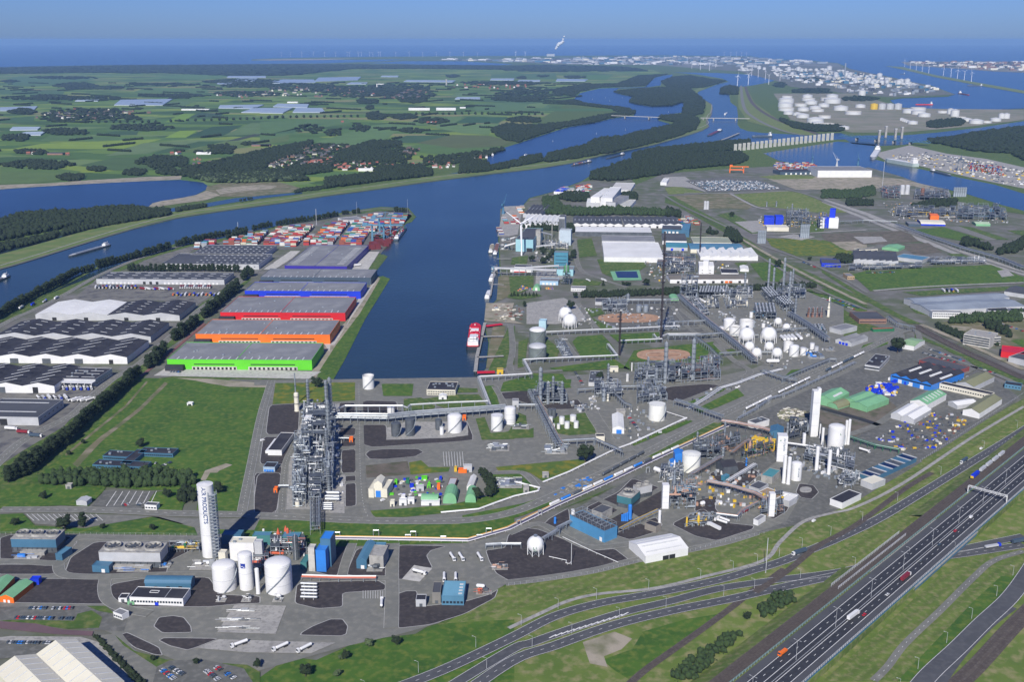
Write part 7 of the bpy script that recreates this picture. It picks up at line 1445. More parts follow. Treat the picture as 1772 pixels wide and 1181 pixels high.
bT('ship loader head on the conveyor jetty','Y',560,830,80,10,16,121,(ac,aF,aB),n=24);bT('blue quay hopper beside the moored barges','Y',690,540,120,14,12,122,(ac,aA,aF),n=24);bT('hopper house north of the sloping conveyor','Y',705,430,110,14,8,123,(eA,aF,aB),n=20);aX('kiln platform between the silos and the teal building','Y',[(1200,520),(1500,540),(1500,470),(1220,460)],[5,9],124,8,26,10,90,(aC,ai,aA))
af('green capped silo on a dark lattice base','Y',1478,835,740,75,M('silo_green',(.09,.24,.11),None,.1,.5),ao=0,aK='silo',z=22);aX('dark lattice base of the green silo','Y',[(1430,985),(1525,985),(1522,960),(1432,960)],[8,16,24],125,4,10,6,30,(aD,am),cw=am,bM=1);af('tan brick chimney of the kiln works','Y',1293,390,205,12,aE,ao=0,bn=False,aK='chimney')
for i,(x,y)in enumerate(((880,1075),(905,1060),(925,1030),(960,1050),(1020,1060),(1240,1050),(1290,1050))):bT('orange and blue machinery scrap heap beside the green tent','Y',x,y,50,8,4,130+i,(ax,av,ag),n=9,aT='machinery beside the green tent')
def cX(aJ,v,x,yb,h,az,ph,aT=None,fj=None):
 p=P(v,x,yb);t=ad('wind_turbine',aJ,'wind turbine',(p.x,p.y,.3),az,aT);rr=fj or h*.42
 MB().tube((0,0,0),(0,0,h),h*.026,12,h*.014).B('tower',eg,t,True);MB().box(0,h*.02,h-h*.01,h*.045,h*.13,h*.045).B('nacelle',eg,t);gs=MB().la([(h*.022,0),(h*.018,h*.02),(.02,h*.04)],8).B('hub',eg,t);gs.rotation_euler=(mp/2,0,0);gs.location=(0,-h*.045,h*1.012)
 for k in range(3):
  a=ph+k*2*mp/3;m=MB();w_=rr*.07;m.pm([(-w_*.35,0),(w_*.5,rr*.15),(w_*.3,rr*.6),(0,rr),(-w_*.12,rr),(-w_*.3,rr*.2)],-rr*.008,rr*.008);b=m.B('blade',eg,t);b.rotation_euler=(Matrix.Rotation(a,4,'Y')@Matrix.Rotation(mp/2,4,'X')).to_euler();b.location=(0,-h*.05,h*1.012)
 return t
cX('big white wind turbine beside the cyan hall','Y',905,610,68,R(-35),R(180),fj=44)
for i,x in enumerate((132,188,256,327,396,464,535,549,603,622,672,692,727,739,833,915,998,1081,1165,1248,1333,1568,1626)):cX('white wind turbine in the long far row on the seaward horizon','Q',x,168+(i%3)*1.5,110,R(-20+i*9%50),i,'wind turbines on the horizon')
for i,(x,y,h)in enumerate(((626,218,85),(770,222,85),(715,220,80),(1180,225,100),(1335,235,100),(1367,270,100),(1425,278,110),(1486,284,110),(1530,262,110),(1677,388,95),(1751,378,95),(1588,185,110),(1632,187,110),(1670,189,110),(1706,191,110),(1738,192,110),(168,178,100),(231,178,100))):cX('white wind turbine of the scattered group behind the lake','R',x,y,h,R(-30+i*13%60),i*.7,'wind turbines behind the lake')
for i,(x,y,h)in enumerate(((1070,188,100),(1103,203,95),(1138,210,95),(1173,218,95),(1212,227,95),(1298,240,95),(1342,248,95),(1380,258,95),(1420,268,95),(1462,276,95),(88,303,90),(152,292,90),(172,240,95),(210,250,90),(252,262,90),(272,292,90),(338,270,90))):cX('white wind turbine in the row on the narrow breakwater'if i<10 else 'white wind turbine near the far tank terminal','S',x,y,h,R(-60+i*9%40),i*.9,'wind turbines on the breakwater'if i<10 else 'wind turbines near the far terminal')
aR('E',[(60,1200),(200,1110),(330,1010),(460,920),(580,800),(700,700),(790,610),(860,545)],46,19,'poplar','dark tree in the long row beside the big grass field',bz=1.15)
aR('E',[(30,1215),(180,1150),(300,1050),(440,950)],14,17,'poplar','dark green tree doubling the lower end of the long street row',bz=1.2)
aR('E',[(930,500),(970,450),(1040,395)],9,18,'poplar','dark tree in the clump at the corner of the lime green warehouse',3,1.3);aR('E',[(1090,330),(1160,270),(1230,215)],13,19,'poplar','dark tree in the street clump level with the orange warehouse',3,1.3)
aR('E',[(1260,190),(1330,130),(1400,70),(1470,20)],18,20,'poplar','dark tree in the street clump level with the red warehouse',3,1.25);aR('L',[(480,655),(540,600)],7,19,'poplar','dark tree in the clump level with the bright blue warehouse',3,1.3);aR('L',[(570,570),(600,520),(640,540)],5,18,'poplar','dark tree in the small clump left of the slate blue warehouse',2,1.3)
aR('K',[(-30,1010),(100,930),(240,850),(400,770),(520,700),(650,665)],38,17,'poplar','dark tree in the canal bank row, left part',bz=1.25);aR('K',[(660,655),(800,615),(940,580),(1060,550),(1165,520)],24,17,'poplar','dark tree in the canal bank row, middle part',bz=1.3);aR('K',[(1195,508),(1320,480),(1460,450),(1600,425),(1690,408)],22,17,'poplar','dark tree in the canal bank row beside the containers',bz=1.3)
aR('L',[(470,312),(600,270)],8,15,'poplar','dark tree in the canal bank row behind the first container stacks',bz=1.3);aR('L',[(635,252),(755,228)],8,15,'poplar','dark tree in the short bank row behind the middle container stacks',bz=1.3);aR('L',[(775,222),(900,205),(1040,185),(1170,160)],22,15,'poplar','dark tree in the bank row behind the farthest container stacks',bz=1.3);aR('L',[(1185,152),(1230,148)],4,14,'poplar','dark tree in the little clump left of the white terminal hall',bz=1.3);aR('L',[(1250,145),(1300,142)],4,14,'poplar','dark tree in the little clump behind the white terminal hall',bz=1.3);aR('L',[(1508,134),(1600,138)],6,14,'poplar','dark tree on the tip of the container peninsula',bz=1.3)
aR('K',[(870,670),(1100,672),(1300,670),(1500,672),(1640,678)],26,15,'poplar','dark tree in the straight row before the black roofed hall',bz=1.35)
ah('tree_belt','dense belt of willow trees behind the empty car park','A',[(230,75),(240,45),(330,15),(700,5),(1000,5),(1080,20),(1100,60),(1040,78),(700,85),(400,75)],5.5,11,cn,3,900,aI=14)
ah('tree_belt','dark bushes at the foot of the lettered tower','A',[(1015,160),(1030,110),(1090,100),(1110,150),(1080,175)],5,10,aS,4,60,aI=20)
for v,x,y,h,k,lb in(('A',370,330,16,'bushy','large round dark tree beside the blue cooling tower'),('A',472,308,15,'poplar','narrow upright tree on the front lawn'),('A',1235,118,13,'bushy','dark tree right of the top of the lettered tower'),('F',415,275,16,'bushy','lone dark tree behind the long process plant'),('G',810,770,21,'bushy','big round tree beside the road crossing'),('G',905,222,12,'bushy','dark tree behind the long low office'),('M',683,775,16,'bushy','big round tree behind the two yard spheres'),('M',420,760,10,'poplar','small dark tree at the edge of the bare yard'),('M',708,712,11,'bushy','round tree at the left end of the hedge'),('M',1108,640,15,'bushy','round tree right of the blue pool'),('M',866,640,11,'cone','conical tree beside the tanker park'),('J',712,205,24,'bushy','very large dark tree beside the striped roof shed'),('N',830,775,17,'bushy','large dark tree beside the railway corridor'),('N',487,405,15,'bushy','tall dark tree on the meadow beside the small silos'),('N',1058,725,9,'bushy','dark bush by the row of parked cars'),('B',650,985,7,'lime','rounded pale green shrub on the front lawn'),('B',805,975,8,'bushy','dark shrub on the front lawn by the fence'),('B',520,1055,7,'bushy','dark shrub beside a yellow bush on the lawn'),('B',290,1155,10,'bushy','dark spreading shrub nearest the bottom edge'),('B',470,1155,6,'lime','pale shrub cluster on the bottom lawn'),('A',1115,1085,6,'bushy','dark shrub above the lower car park'),('A',870,1065,5,'bushy','small dark shrub at the end of the hedge'),('A',1455,1105,7,'bushy','dark shrub by the flag poles'),('A',245,150,9,'bushy','left dark shrub mound on the upper lawn'),('A',85,300,9,'bushy','round dark shrub left of the car park road'),('A',865,325,7,'bushy','round dark bush on the front lawn by the fence'),('A',580,318,6,'bushy','low dark bush on the lawn behind the white cooling tower'),('A',950,140,10,'bushy','round bushes beside the empty car park'),('B',488,1060,4,'lime','little yellow green bush on the lawn'),('E',868,985,11,'bushy','tree behind the low blue office wings'),('E',515,965,6,'bushy','dark bush beside the dirt track'),('E',430,1035,6,'bushy','second dark bush beside the dirt track'),('E',915,500,11,'bushy','round tree on the verge left of the green warehouse'),('C',1350,830,8,'bushy','dark shrub beside the branch railway')):
 fY(P(v,x,y),h,k,lb,None,1.25)
aR('F',[(1480,880),(1520,860),(1550,920),(1560,990),(1590,1000),(1440,1020)],8,13,'bushy','dark tree in the clump at the right end of the storage compound',2,1.2)
aR('M',[(335,705),(360,700),(440,700),(500,700)],8,9,'cone','dark conical tree in the row south of the green tent',1,1.2);aR('M',[(445,510),(480,500),(520,515),(560,480),(500,440),(690,500),(700,460)],12,13,'bushy','dark tree among the works behind the conveyor',4,1.3);aR('M',[(975,640),(1020,642)],3,9,'bushy','dark tree in the trio in front of the blue pool',1,1.3)
ah('hedge','long straight dark hedge of trees across the refinery','M',[(745,712),(745,690),(1100,680),(1310,672),(1310,690),(1100,700)],5,9,aS,5,700,aI=8);ah('hedge','right half of the long dark hedge behind the refinery columns','N',[(0,975),(0,945),(500,930),(1100,905),(1100,925),(500,955)],5,9,aS,6,700,aI=8);ah('hedge','clipped hedge along the concrete road in the corner','A',[(530,930),(560,930),(860,1230),(800,1230)],2.6,3,aS,7,300,aI=6)
ah('tree_belt','line of dark trees in front of the white corrugated hall','M',[(405,312),(405,298),(690,305),(705,345),(640,335)],6,12,aS,8,300,aI=6);ah('tree_belt','broad tree belt behind the pair of gabled halls','M',[(520,235),(525,150),(600,140),(640,200),(780,212),(920,200),(1240,225),(1310,245),(1000,240),(690,245)],8,12,cn,9,900,aI=5);ah('tree_belt','dark trees among the northern factory blocks','M',[(600,145),(640,118),(780,120),(780,160),(690,165)],8,12,aS,10,300,aI=5);ah('tree_belt','dark trees right of the northern factory blocks','M',[(920,150),(930,118),(1060,125),(1050,160)],8,12,aS,11,300,aI=5)
ah('bushes','line of green shrubs beside the motorway railway','C',[(900,1181),(1060,1040),(1280,900),(1310,930),(1180,1060),(1040,1181)],4,6,cn,12,400,aI=12);ah('bushes','green shrubs above the motorway embankment','D',[(-20,760),(60,690),(160,680),(170,730),(60,810),(-20,820)],4,6,cn,13,200,aI=12);ah('bushes','patch of wild bushes east of the railway','O',[(720,1040),(800,1060),(1000,1150),(1150,1181),(1100,1181),(900,1140),(740,1070)],5,6,aS,14,500,aI=8)
ah('trees','clump of trees in front of the white office with black roof','O',[(800,1040),(900,1000),(1280,970),(1280,1030),(1000,1040)],7,11,cn,15,400,aI=8);ah('trees','dark trees behind the four storey office block','O',[(1010,1060),(1060,1040),(1240,1100),(1200,1130),(1080,1080)],7,13,aS,16,200,aI=8)
ah('trees','dark trees near the railway beside the long pale hall','N',[(440,560),(450,505),(520,520),(565,590),(520,600)],7,14,aS,17,100,aI=10);ah('trees','dark bushes behind the gabled sheds near the railway','N',[(0,400),(20,350),(120,380),(110,410)],7,12,aS,18,100,aI=8);ah('trees','scattered trees between sheds beside the railway','N',[(310,530),(320,500),(390,520),(380,540)],8,10,aS,19,60,aI=8)
ah('trees','green scrub wood on the edge of the eastern refinery','O',[(0,235),(0,185),(180,190),(330,160),(340,215),(240,235)],8,8,cn,20,800,aI=5);ah('trees','dark grove left of the eastern refinery','O',[(150,285),(160,255),(320,255),(325,285)],8,10,aS,21,300,aI=5);ah('trees','dark trees inside the eastern refinery','O',[(560,295),(700,255),(860,250),(860,285),(640,300)],8,12,aS,22,400,aI=5);ah('trees','round dark trees on the right of the green field road','O',[(880,540),(900,500),(950,510),(1090,560),(1080,580),(980,550)],8,13,aS,23,200,aI=8);ah('trees','dark grove at the right edge beyond the tanks','O',[(1115,600),(1130,575),(1292,500),(1330,540),(1220,590)],8,13,aS,24,300,aI=8);ah('trees','trees beside the blue fronted office','O',[(60,640),(110,605),(190,615),(190,665),(120,650)],7,10,aS,25,120,aI=8)
ah('woodland','dark woodland between the lake and the dike on the left','K',[(-200,430),(-20,345),(100,300),(300,275),(520,270),(700,250),(900,235),(1010,262),(1155,262),(1120,275),(700,330),(500,365),(-20,470)],11,14,aS,30,2600,aI=5)
ah('woodland','row of trees along the ditch below the dike on the left','K',[(-100,560),(-20,500),(200,462),(390,415),(395,440),(200,495),(-20,545)],8,12,aS,31,500,aI=6);ah('woodland','row of trees along the ditch, middle stretch','K',[(425,435),(430,400),(700,330),(1160,262),(1160,290),(700,365),(480,420)],8,12,aS,32,700,aI=6);ah('woodland','short tree row on the dike ditch near the sandy shore','K',[(1200,268),(1200,245),(1400,218),(1405,235)],8,9,aS,33,200,aI=6)
aR('K',[(1625,200),(1690,190),(1730,182)],4,11,'bushy','round tree beside the ditch near the marina entrance',2,1.4)
ah('woodland','wood at the head of the left lake','P',[(1120,905),(1130,860),(1200,850),(1340,820),(1500,780),(1650,740),(1800,720),(1860,760),(1650,830),(1600,880),(1800,890),(1900,935),(1500,945),(1300,945)],14,14,aS,34,3000,aI=4);ah('woodland','pale willows on the shore of the left lake','P',[(1180,915),(1300,900),(1600,890),(1850,905),(1800,935),(1500,948),(1290,945)],13,12,ev,35,900,aI=4)
ah('woodland','long straight block of poplars below the village','Q',[(395,985),(400,930),(700,895),(1050,870),(1055,905),(800,930),(420,980)],10,15,aS,36,1500,aI=5);ah('woodland','dark trees in front of the village','Q',[(700,890),(720,850),(1000,840),(1010,870),(760,895)],10,13,aS,37,800,aI=5);ah('woodland','low shrubs on the small canal bank','Q',[(210,1005),(250,985),(400,965),(400,985)],8,6,aS,38,300,aI=5);ah('woodland','dark wood between the marina and the dike','Q',[(1225,890),(1230,830),(1280,800),(1400,830),(1410,870),(1330,885)],9,14,aS,39,600,aI=5)
ah('woodland','dark trees on the left side of the village','Q',[(-100,860),(0,790),(180,720),(320,690),(320,710),(120,790),(60,830),(0,850)],12,13,aS,40,1500,aI=4);ah('woodland','dark trees through the middle of the village','Q',[(440,790),(560,730),(690,690),(870,695),(870,720),(700,740),(870,770),(860,820),(640,820),(480,825)],12,12,aS,41,1300,aI=4,bM=.8);ah('woodland','dark trees below the village houses','Q',[(0,870),(200,860),(440,820),(440,880),(260,900),(0,915)],12,12,aS,42,1000,aI=4,bM=.8);ah('woodland','scattered trees by the marina','Q',[(990,790),(1240,770),(1300,760),(1480,730),(1500,745),(1380,790),(1210,830),(1020,840)],12,10,aS,43,700,aI=4,bM=.45)
ah('woodland','dark wood along the inner side of the dike, left part','R',[(-60,980),(-30,945),(190,900),(200,885),(340,860),(345,905),(100,955)],11,12,aS,44,1200,aI=5);ah('woodland','dark wood along the inner side of the dike, long middle part','R',[(350,905),(400,860),(640,800),(740,750),(900,745),(970,720),(1100,690),(1240,665),(1260,640),(1140,615),(1150,600),(1300,590),(1400,610),(1415,640),(1390,690),(1300,725),(1100,785),(800,850),(500,900),(360,915)],14,15,aS,45,4200,aI=4)
ah('woodland','large wooded island in the lake','R',[(835,430),(1000,410),(1200,400),(1350,410),(1440,480),(1455,500),(1440,580),(1330,600),(1305,590),(1320,510),(1300,500),(1230,525),(1100,530),(1000,515),(940,500),(970,465)],16,14,aS,46,4200,aI=3);ah('woodland','wooded point of land beyond the island','R',[(1160,360),(1230,330),(1350,320),(1500,345),(1600,355),(1560,370),(1440,400),(1350,405),(1200,395)],20,13,aS,47,2500,aI=3);ah('woodland','dark trees on the far lake shore','R',[(430,440),(560,460),(600,430),(740,400),(900,395),(1050,390),(1110,330),(1200,310),(1000,320),(860,375),(620,380),(440,410)],20,12,aS,48,2500,aI=3)
ah('woodland','dark trees along the shore below the tree lined road','R',[(0,690),(100,650),(300,660),(520,640),(700,600),(980,560),(970,585),(820,605),(700,640),(500,670),(300,735),(185,775),(90,760),(20,720)],16,12,aS,49,2200,aI=3,bM=.85);ah('woodland','trees behind the lake shore road','R',[(440,500),(560,485),(640,510),(850,535),(940,545),(960,570),(850,565),(820,545),(460,505)],16,12,aS,50,1200,aI=3);ah('woodland','wooded islet beside the lock road','R',[(1565,445),(1570,405),(1620,390),(1680,400),(1680,450)],12,16,aS,51,500,aI=5)
ah('woodland','long dark wood beside the tall concrete slabs','R',[(965,895),(965,860),(1100,825),(1400,795),(1600,775),(1760,765),(1760,800),(1640,830),(1400,850),(1100,880)],12,14,aS,52,2600,aI=4);ah('woodland','large dark wood behind the car storage field','R',[(670,1030),(690,990),(900,920),(1100,880),(1400,860),(1700,850),(1750,890),(1700,920),(1600,935),(1300,960),(1200,990),(900,1035),(800,1040)],12,15,aS,53,4000,aI=4)
ah('woodland','dark wood at the right edge beyond the lift bridge','S',[(1210,635),(1205,615),(1350,610),(1500,580),(1772,545),(1990,520),(1990,760),(1772,740),(1690,700),(1500,690),(1350,660)],22,15,aS,54,4500,aI=3,bM=.9);ah('woodland','dark wood between the silos and the channel','S',[(1205,545),(1210,515),(1400,498),(1425,515),(1400,535),(1260,550)],14,14,aS,55,1000,aI=4);ah('woodland','dark wood in front of the white tank terminal','S',[(335,505),(345,495),(400,520),(520,535),(690,540),(730,550),(700,570),(540,572),(420,550)],14,14,aS,56,1200,aI=4)
ah('woodland','dark strip of forest on the seaward horizon','T',[(-900,128),(-100,120),(0,117),(250,113),(500,111.5),(640,112),(620,118),(500,131),(380,131),(300,127),(120,126),(0,128),(-900,140)],70,14,dI,57,4500,aI=0);ah('woodland','far woods behind the village with the church','T',[(450,113),(640,112),(900,114),(1100,118),(1120,123),(1000,122),(700,119),(560,120)],60,13,dI,58,3000,aI=0)
FW=[('Q',(0,330,640,395),.35),('Q',(600,330,1100,440),.5),('Q',(400,350,760,430),.3),('Q',(1160,320,1772,350),.35),('Q',(1380,410,1772,450),.6),('P',(0,415,800,440),.3),('P',(200,405,340,435),.6),('P',(50,490,240,530),.9),('P',(200,490,950,580),.28),('P',(330,330,620,375),.6),('P',(600,350,770,372),.7),('P',(0,315,115,330),.8),('P',(1280,385,1772,420),.35),('P',(850,402,1290,420),.7),('P',(800,790,1160,850),.35),('P',(880,780,1160,870),.5),('P',(80,745,310,775),.7),('P',(0,810,500,865),.55),('P',(520,850,660,880),.8),('P',(350,895,530,935),.9),('P',(735,870,910,905),.8),('P',(960,865,1130,905),.8),('P',(640,590,1100,625),.35),('P',(250,610,580,660),.45),('P',(0,650,200,695),.5),('P',(1340,335,1772,365),.5),('P',(1180,750,1450,775),.5),('P',(1290,715,1460,770),.35),('P',(1480,700,1560,720),.8),('Q',(190,585,420,650),.18),('Q',(400,615,500,665),.3),('Q',(530,590,690,635),.4),('Q',(640,515,800,560),.7),('Q',(790,525,980,560),.9),('Q',(830,610,1020,645),.45),('Q',(940,550,1160,590),.35),('Q',(1420,600,1772,660),.6),('Q',(1500,540,1740,580),.5),('Q',(580,430,740,465),.6),('Q',(650,470,700,500),.8),('Q',(850,405,1060,460),.5),('Q',(1140,280,1220,300),.8),('R',(0,400,560,490),.3),('R',(480,320,640,340),.8),('R',(310,315,400,330),.9),('R',(180,320,240,345),.9),('R',(0,245,980,300),.6),('S',(470,250,560,280),.8),('S',(380,315,660,350),.4),('S',(300,280,380,310),.6),('S',(680,360,920,395),.4),('S',(0,300,90,345),.7),('P',(150,290,620,310),.3),('P',(780,335,1300,352),.4),('P',(1240,310,1772,340),.4)]
for i,(v,(x0,y0,x1,y1),dn)in enumerate(FW):
 hG=random.Random(i*7+1);aw=[]
 for k in range(10):a=2*mp*k/10;q=hG.uniform(.7,1.1);aw.append(((x0+x1)/2+(x1-x0)/2*q*mc(a),(y0+y1)/2+(y1-y0)/2*q*mz(a)))
 d_=P(v,(x0+x1)/2,(y0+y1)/2).y;ah('far_trees','dark hedges and tree clumps scattered over the distant farmland',v,aw,max(11,d_/330),12,aS if d_<9000 else dI,60+i,700,aI=2 if d_<8000 else 0,bM=dn)
C_=[]
for v,aw in(('P',[(520,578),(1000,576)]),('P',[(1050,572),(1300,565),(1560,556),(1772,548)]),('Q',[(60,548),(640,542)]),('Q',[(960,528),(1400,525),(1772,530)])):
 W=bu(v,aw)
 for a,b in zip(W,W[1:]):
  k=int((b-a).length/38)
  for i in range(k):q=a.lerp(b,i/k);C_.append((q.x+bV.uniform(-3,3),q.y,bV.uniform(8,10)))
C_=np.array(C_);o=bpy.data.objects.new('avenue_trees',dJ('avenue_trees',C_,np.tile([[9.,9.,9.]],(len(C_),1)),aS,5,aI=6));dQ.objects.link(o);cB(o,'long straight avenues of trees crossing the distant farmland','trees',None,'stuff')
ah('woodland','garden trees between the village houses','Q',[(60,850),(120,770),(330,705),(700,720),(980,735),(870,850),(500,870),(300,850)],11,8,aS,90,1600,aI=4,bM=.4)
C_=[];Q=[p.xy for p in bu('T',[(-300,140),(0,135),(500,132),(960,135),(1000,165),(880,225),(560,255),(330,285),(0,290),(-300,330)])]
for i in range(520):
 x,y,a=bV.uniform(-6500,1200),bV.uniform(3300,11500),R(bV.choice((-28,-28,62))+bV.uniform(-4,4))
 if cb(Q,x,y):
  for k in range(bV.randrange(3,int(6+y/500))):C_.append((x+k*13*mc(a),y+k*13*mz(a),5))
C_=np.array(C_,float);o=bpy.data.objects.new('hedgerows',dJ('hedgerows',C_,np.tile([[8.,8.,6.5]],(len(C_),1)),aS,8));dQ.objects.link(o);cB(o,'hedges and rows of small trees along the distant field edges','trees',None,'stuff')
def dY(rm,wm,k):
 m=MB();L,D,h=(9,8,5.2)if k==0 else(18,9,5.6);m.m=0;m.prof([(-D/2,0),(D/2,0),(D/2,h),(0,h+3.4),(-D/2,h)],-L/2,L/2,'x');m.m=1
 for s in(-1,1):m.prof([(0,h+3.45),(s*(D/2+.4),h-.3),(s*(D/2+.4),h),(0,h+3.8)],-L/2-.3,L/2+.3,'x')
 m.m=2
 for i in range(k*2+2):
  x=-L/2+L*(i+.5)/(k*2+2)
  for z in(1.,3.3):m.box(x,-D/2-.02,z,1.3,.1,1.2)
 m.m=0;m.box(L*.3,.6,h+2.4,.8,.8,2.2);return m.mesh('house',[wm,rm,cN])
HM=[dY(rm,wm,k)for rm,wm,k in((cr,cl,0),(cr,aA,1),(ci,cl,1),(aH,cl,0),(ci,aA,0),(aH,ai,1))]
NH=0
def bA(v,aw,n,aJ,fz=(0,2,3,4,5,3,2,5),a0=.2,sc=1.):
 global NH
 Q=bu(v,aw);q=[(p.x,p.y)for p in Q];xs=[p[0]for p in q];ys=[p[1]for p in q];k=0;et=0;eZ=set()
 while k<n and et<n*30:
  et+=1;x=bV.uniform(min(xs),max(xs));y=bV.uniform(min(ys),max(ys));c=(int(x//(22*sc)),int(y//(20*sc)))
  if c in eZ or not cb(q,x,y):continue
  eZ.add(c);o=bX(HM[bV.choice(fz)],'house',((c[0]+.5)*22*sc,(c[1]+.5)*20*sc,.4),a0+bV.choice((0,0,1.57))+bV.uniform(-.1,.1),None,sc);cB(o,aJ,'house',aJ);k+=1;NH+=1
bA('Q',[(60,850),(120,770),(330,715),(560,725),(440,800),(430,860),(300,850)],85,'small brick house in the left part of the village by the canal');bA('Q',[(420,850),(560,815),(800,830),(870,850),(760,870),(500,870)],34,'white gabled house in the front rows of the village by the canal',(1,4,0));bA('Q',[(230,830),(400,800),(440,830),(330,845)],14,'red roofed house in the middle of the village',(0,1));bA('Q',[(860,770),(900,735),(980,740),(940,775)],10,'house in the small group behind the village trees');bA('Q',[(870,840),(990,815),(1160,830),(1210,850),(1100,860)],14,'house beside the marina',(0,1,4));bA('Q',[(1300,800),(1380,770),(1450,755),(1380,810)],8,'house on the lake shore',(0,4))
bA('P',[(1650,850),(1680,790),(1772,770),(1772,860)],12,'house in the nearest corner of the village');bA('P',[(1180,845),(1200,790),(1280,790),(1300,840)],8,'farmhouse in the hamlet left of the village');bA('P',[(200,545),(380,495),(700,495),(960,500),(940,520),(560,560),(330,555)],40,'house in the distant linear village',sc=1.3);bA('P',[(1320,410),(1480,385),(1772,385),(1772,415),(1440,420)],22,'house in the far left hamlet among trees',sc=1.5)
bA('Q',[(0,415),(100,360),(500,350),(700,400),(760,410),(640,430),(200,415)],40,'house in the distant town beyond the greenhouses',sc=1.7);bA('Q',[(760,430),(880,375),(1040,390),(1000,430)],22,'grey roofed house in the distant town centre',(3,5,2),sc=1.7);bA('Q',[(1130,370),(1200,345),(1640,345),(1640,372)],26,'red roofed house in the long distant row',(0,1),sc=1.7)
for v,x,y,n,lb in(('P',175,770,2,'farmhouse beside the dark barns on the left'),('P',415,775,1,'small white and red farmhouse at the end of the farm track'),('P',1055,770,2,'red roofed farmhouse among trees'),('P',1485,425,1,'bright red roofed barn on the far fields'),('Q',505,575,1,'red farmhouse by the slanting road'),('Q',1030,580,3,'long red roofed farm barn in the middle fields')):
 for i in range(n):p=P(v,x,y);o=bX(HM[(0,1)[i%2]],'house',(p.x+i*22,p.y+i*9,.4),.3+i,None,(1.6,1.3,1.2));cB(o,lb,'house',lb if n>1 else None)
hH=M('greenhouse_glass',(.33,.4,.47),(.26,.33,.4),.01,.35,bc=(20,30,.15));gu=M('greenhouse_white',(.42,.47,.52),(.36,.42,.48),.02,.4)
def dZ(aJ,v,aw,m=None,h=5):
 W=bu(v,aw);o=sum(W,Vector())/len(W);t=ad('greenhouse',aJ,'greenhouse',(o.x,o.y,.4));Q=[((p-o).x,(p-o).y)for p in W];MB().pm(Q,0,h-.8).B('wall',gu,t);a,b,c,d=[Vector((*q,0))for q in Q[:4]];m_=MB();n=14
 for i in range(n):
  s0,s1=i/n,(i+1)/n;sm=(s0+s1)/2;e=[a.lerp(b,s0),a.lerp(b,sm),a.lerp(b,s1)];f=[d.lerp(c,s0),d.lerp(c,sm),d.lerp(c,s1)]
  for k,(z0,z1)in enumerate(((h-.7,h+1.2),(h+1.2,h-.7))):m_.quad((*e[k].xy,z0),(*e[k+1].xy,z1),(*f[k+1].xy,z1),(*f[k].xy,z0))
 m_.B('roof',m or hH,t)
GH=[('P',[(700,470),(740,438),(1060,432),(1130,450),(1000,470)],'widest pale greenhouse in the left farmland'),('P',[(0,505),(0,485),(230,478),(210,500)],'greenhouse at the left edge beyond the dark grove'),('P',[(60,625),(80,607),(250,607),(230,622)],'small greenhouse at the left edge by the road'),('P',[(95,655),(160,638),(280,636),(250,655)],'greenhouse beside the farm with round trees'),('P',[(1340,488),(1350,472),(1620,468),(1560,492)],'far greenhouse left of the widest pair'),('P',[(1480,515),(1560,490),(1772,488),(1740,518)],'nearest greenhouse of the central group'),('P',[(1390,300),(1400,290),(1630,290),(1630,300)],'thin white greenhouse on the far fields'),('P',[(1330,338),(1350,325),(1430,328),(1410,342)],'small far greenhouse beside the woods'),('P',[(1440,325),(1450,305),(1580,305),(1560,322)],'far greenhouse right of the small one'),('P',[(1650,335),(1690,315),(1772,312),(1772,335)],'far greenhouse at the edge of the town'),('P',[(460,445),(480,438),(615,436),(600,445)],'thin greenhouse left of the widest one'),('Q',[(0,518),(30,490),(200,488),(140,520)],'greenhouse with dark edge left of the pale ones'),('Q',[(200,515),(220,488),(380,490),(420,510),(400,515)],'pale greenhouse nearest the avenue'),('Q',[(80,480),(110,462),(300,465),(290,485)],'pale greenhouse behind the nearest ones'),('Q',[(80,335),(140,312),(330,312),(340,330)],'large far greenhouse beyond the town, left'),('Q',[(330,325),(360,300),(620,295),(600,315)],'large far greenhouse beyond the town, right'),('Q',[(530,340),(560,330),(660,330),(650,340)],'thin white far greenhouse in the town trees'),('Q',[(880,325),(900,315),(1200,318),(1180,328)],'thin far greenhouse right of the town'),('Q',[(1410,315),(1420,306),(1560,306),(1555,316)],'far white greenhouse on the open fields'),('Q',[(1580,323),(1590,316),(1720,316),(1715,324)],'second far white greenhouse on the open fields'),('Q',[(1195,432),(1210,422),(1350,422),(1350,436)],'pale greenhouse before the long dark wood'),('Q',[(740,295),(750,288),(850,288),(845,296)],'tiny white greenhouse on the far horizon fields'),('R',[(440,358),(450,342),(660,346),(640,358)],'pale greenhouse near the head of the lake'),('R',[(180,360),(190,350),(335,350),(330,360)],'thin greenhouse left of the one near the lake'),('R',[(0,350),(0,340),(155,340),(150,350)],'white greenhouse at the end of the red roofed row'),('R',[(280,272),(290,256),(480,258),(470,272)],'far greenhouse in the dark woods')]
for v,aw,lb in GH:dZ(lb,v,aw[:4]if len(aw)==4 else[aw[0],aw[1],aw[2],aw[-1]])
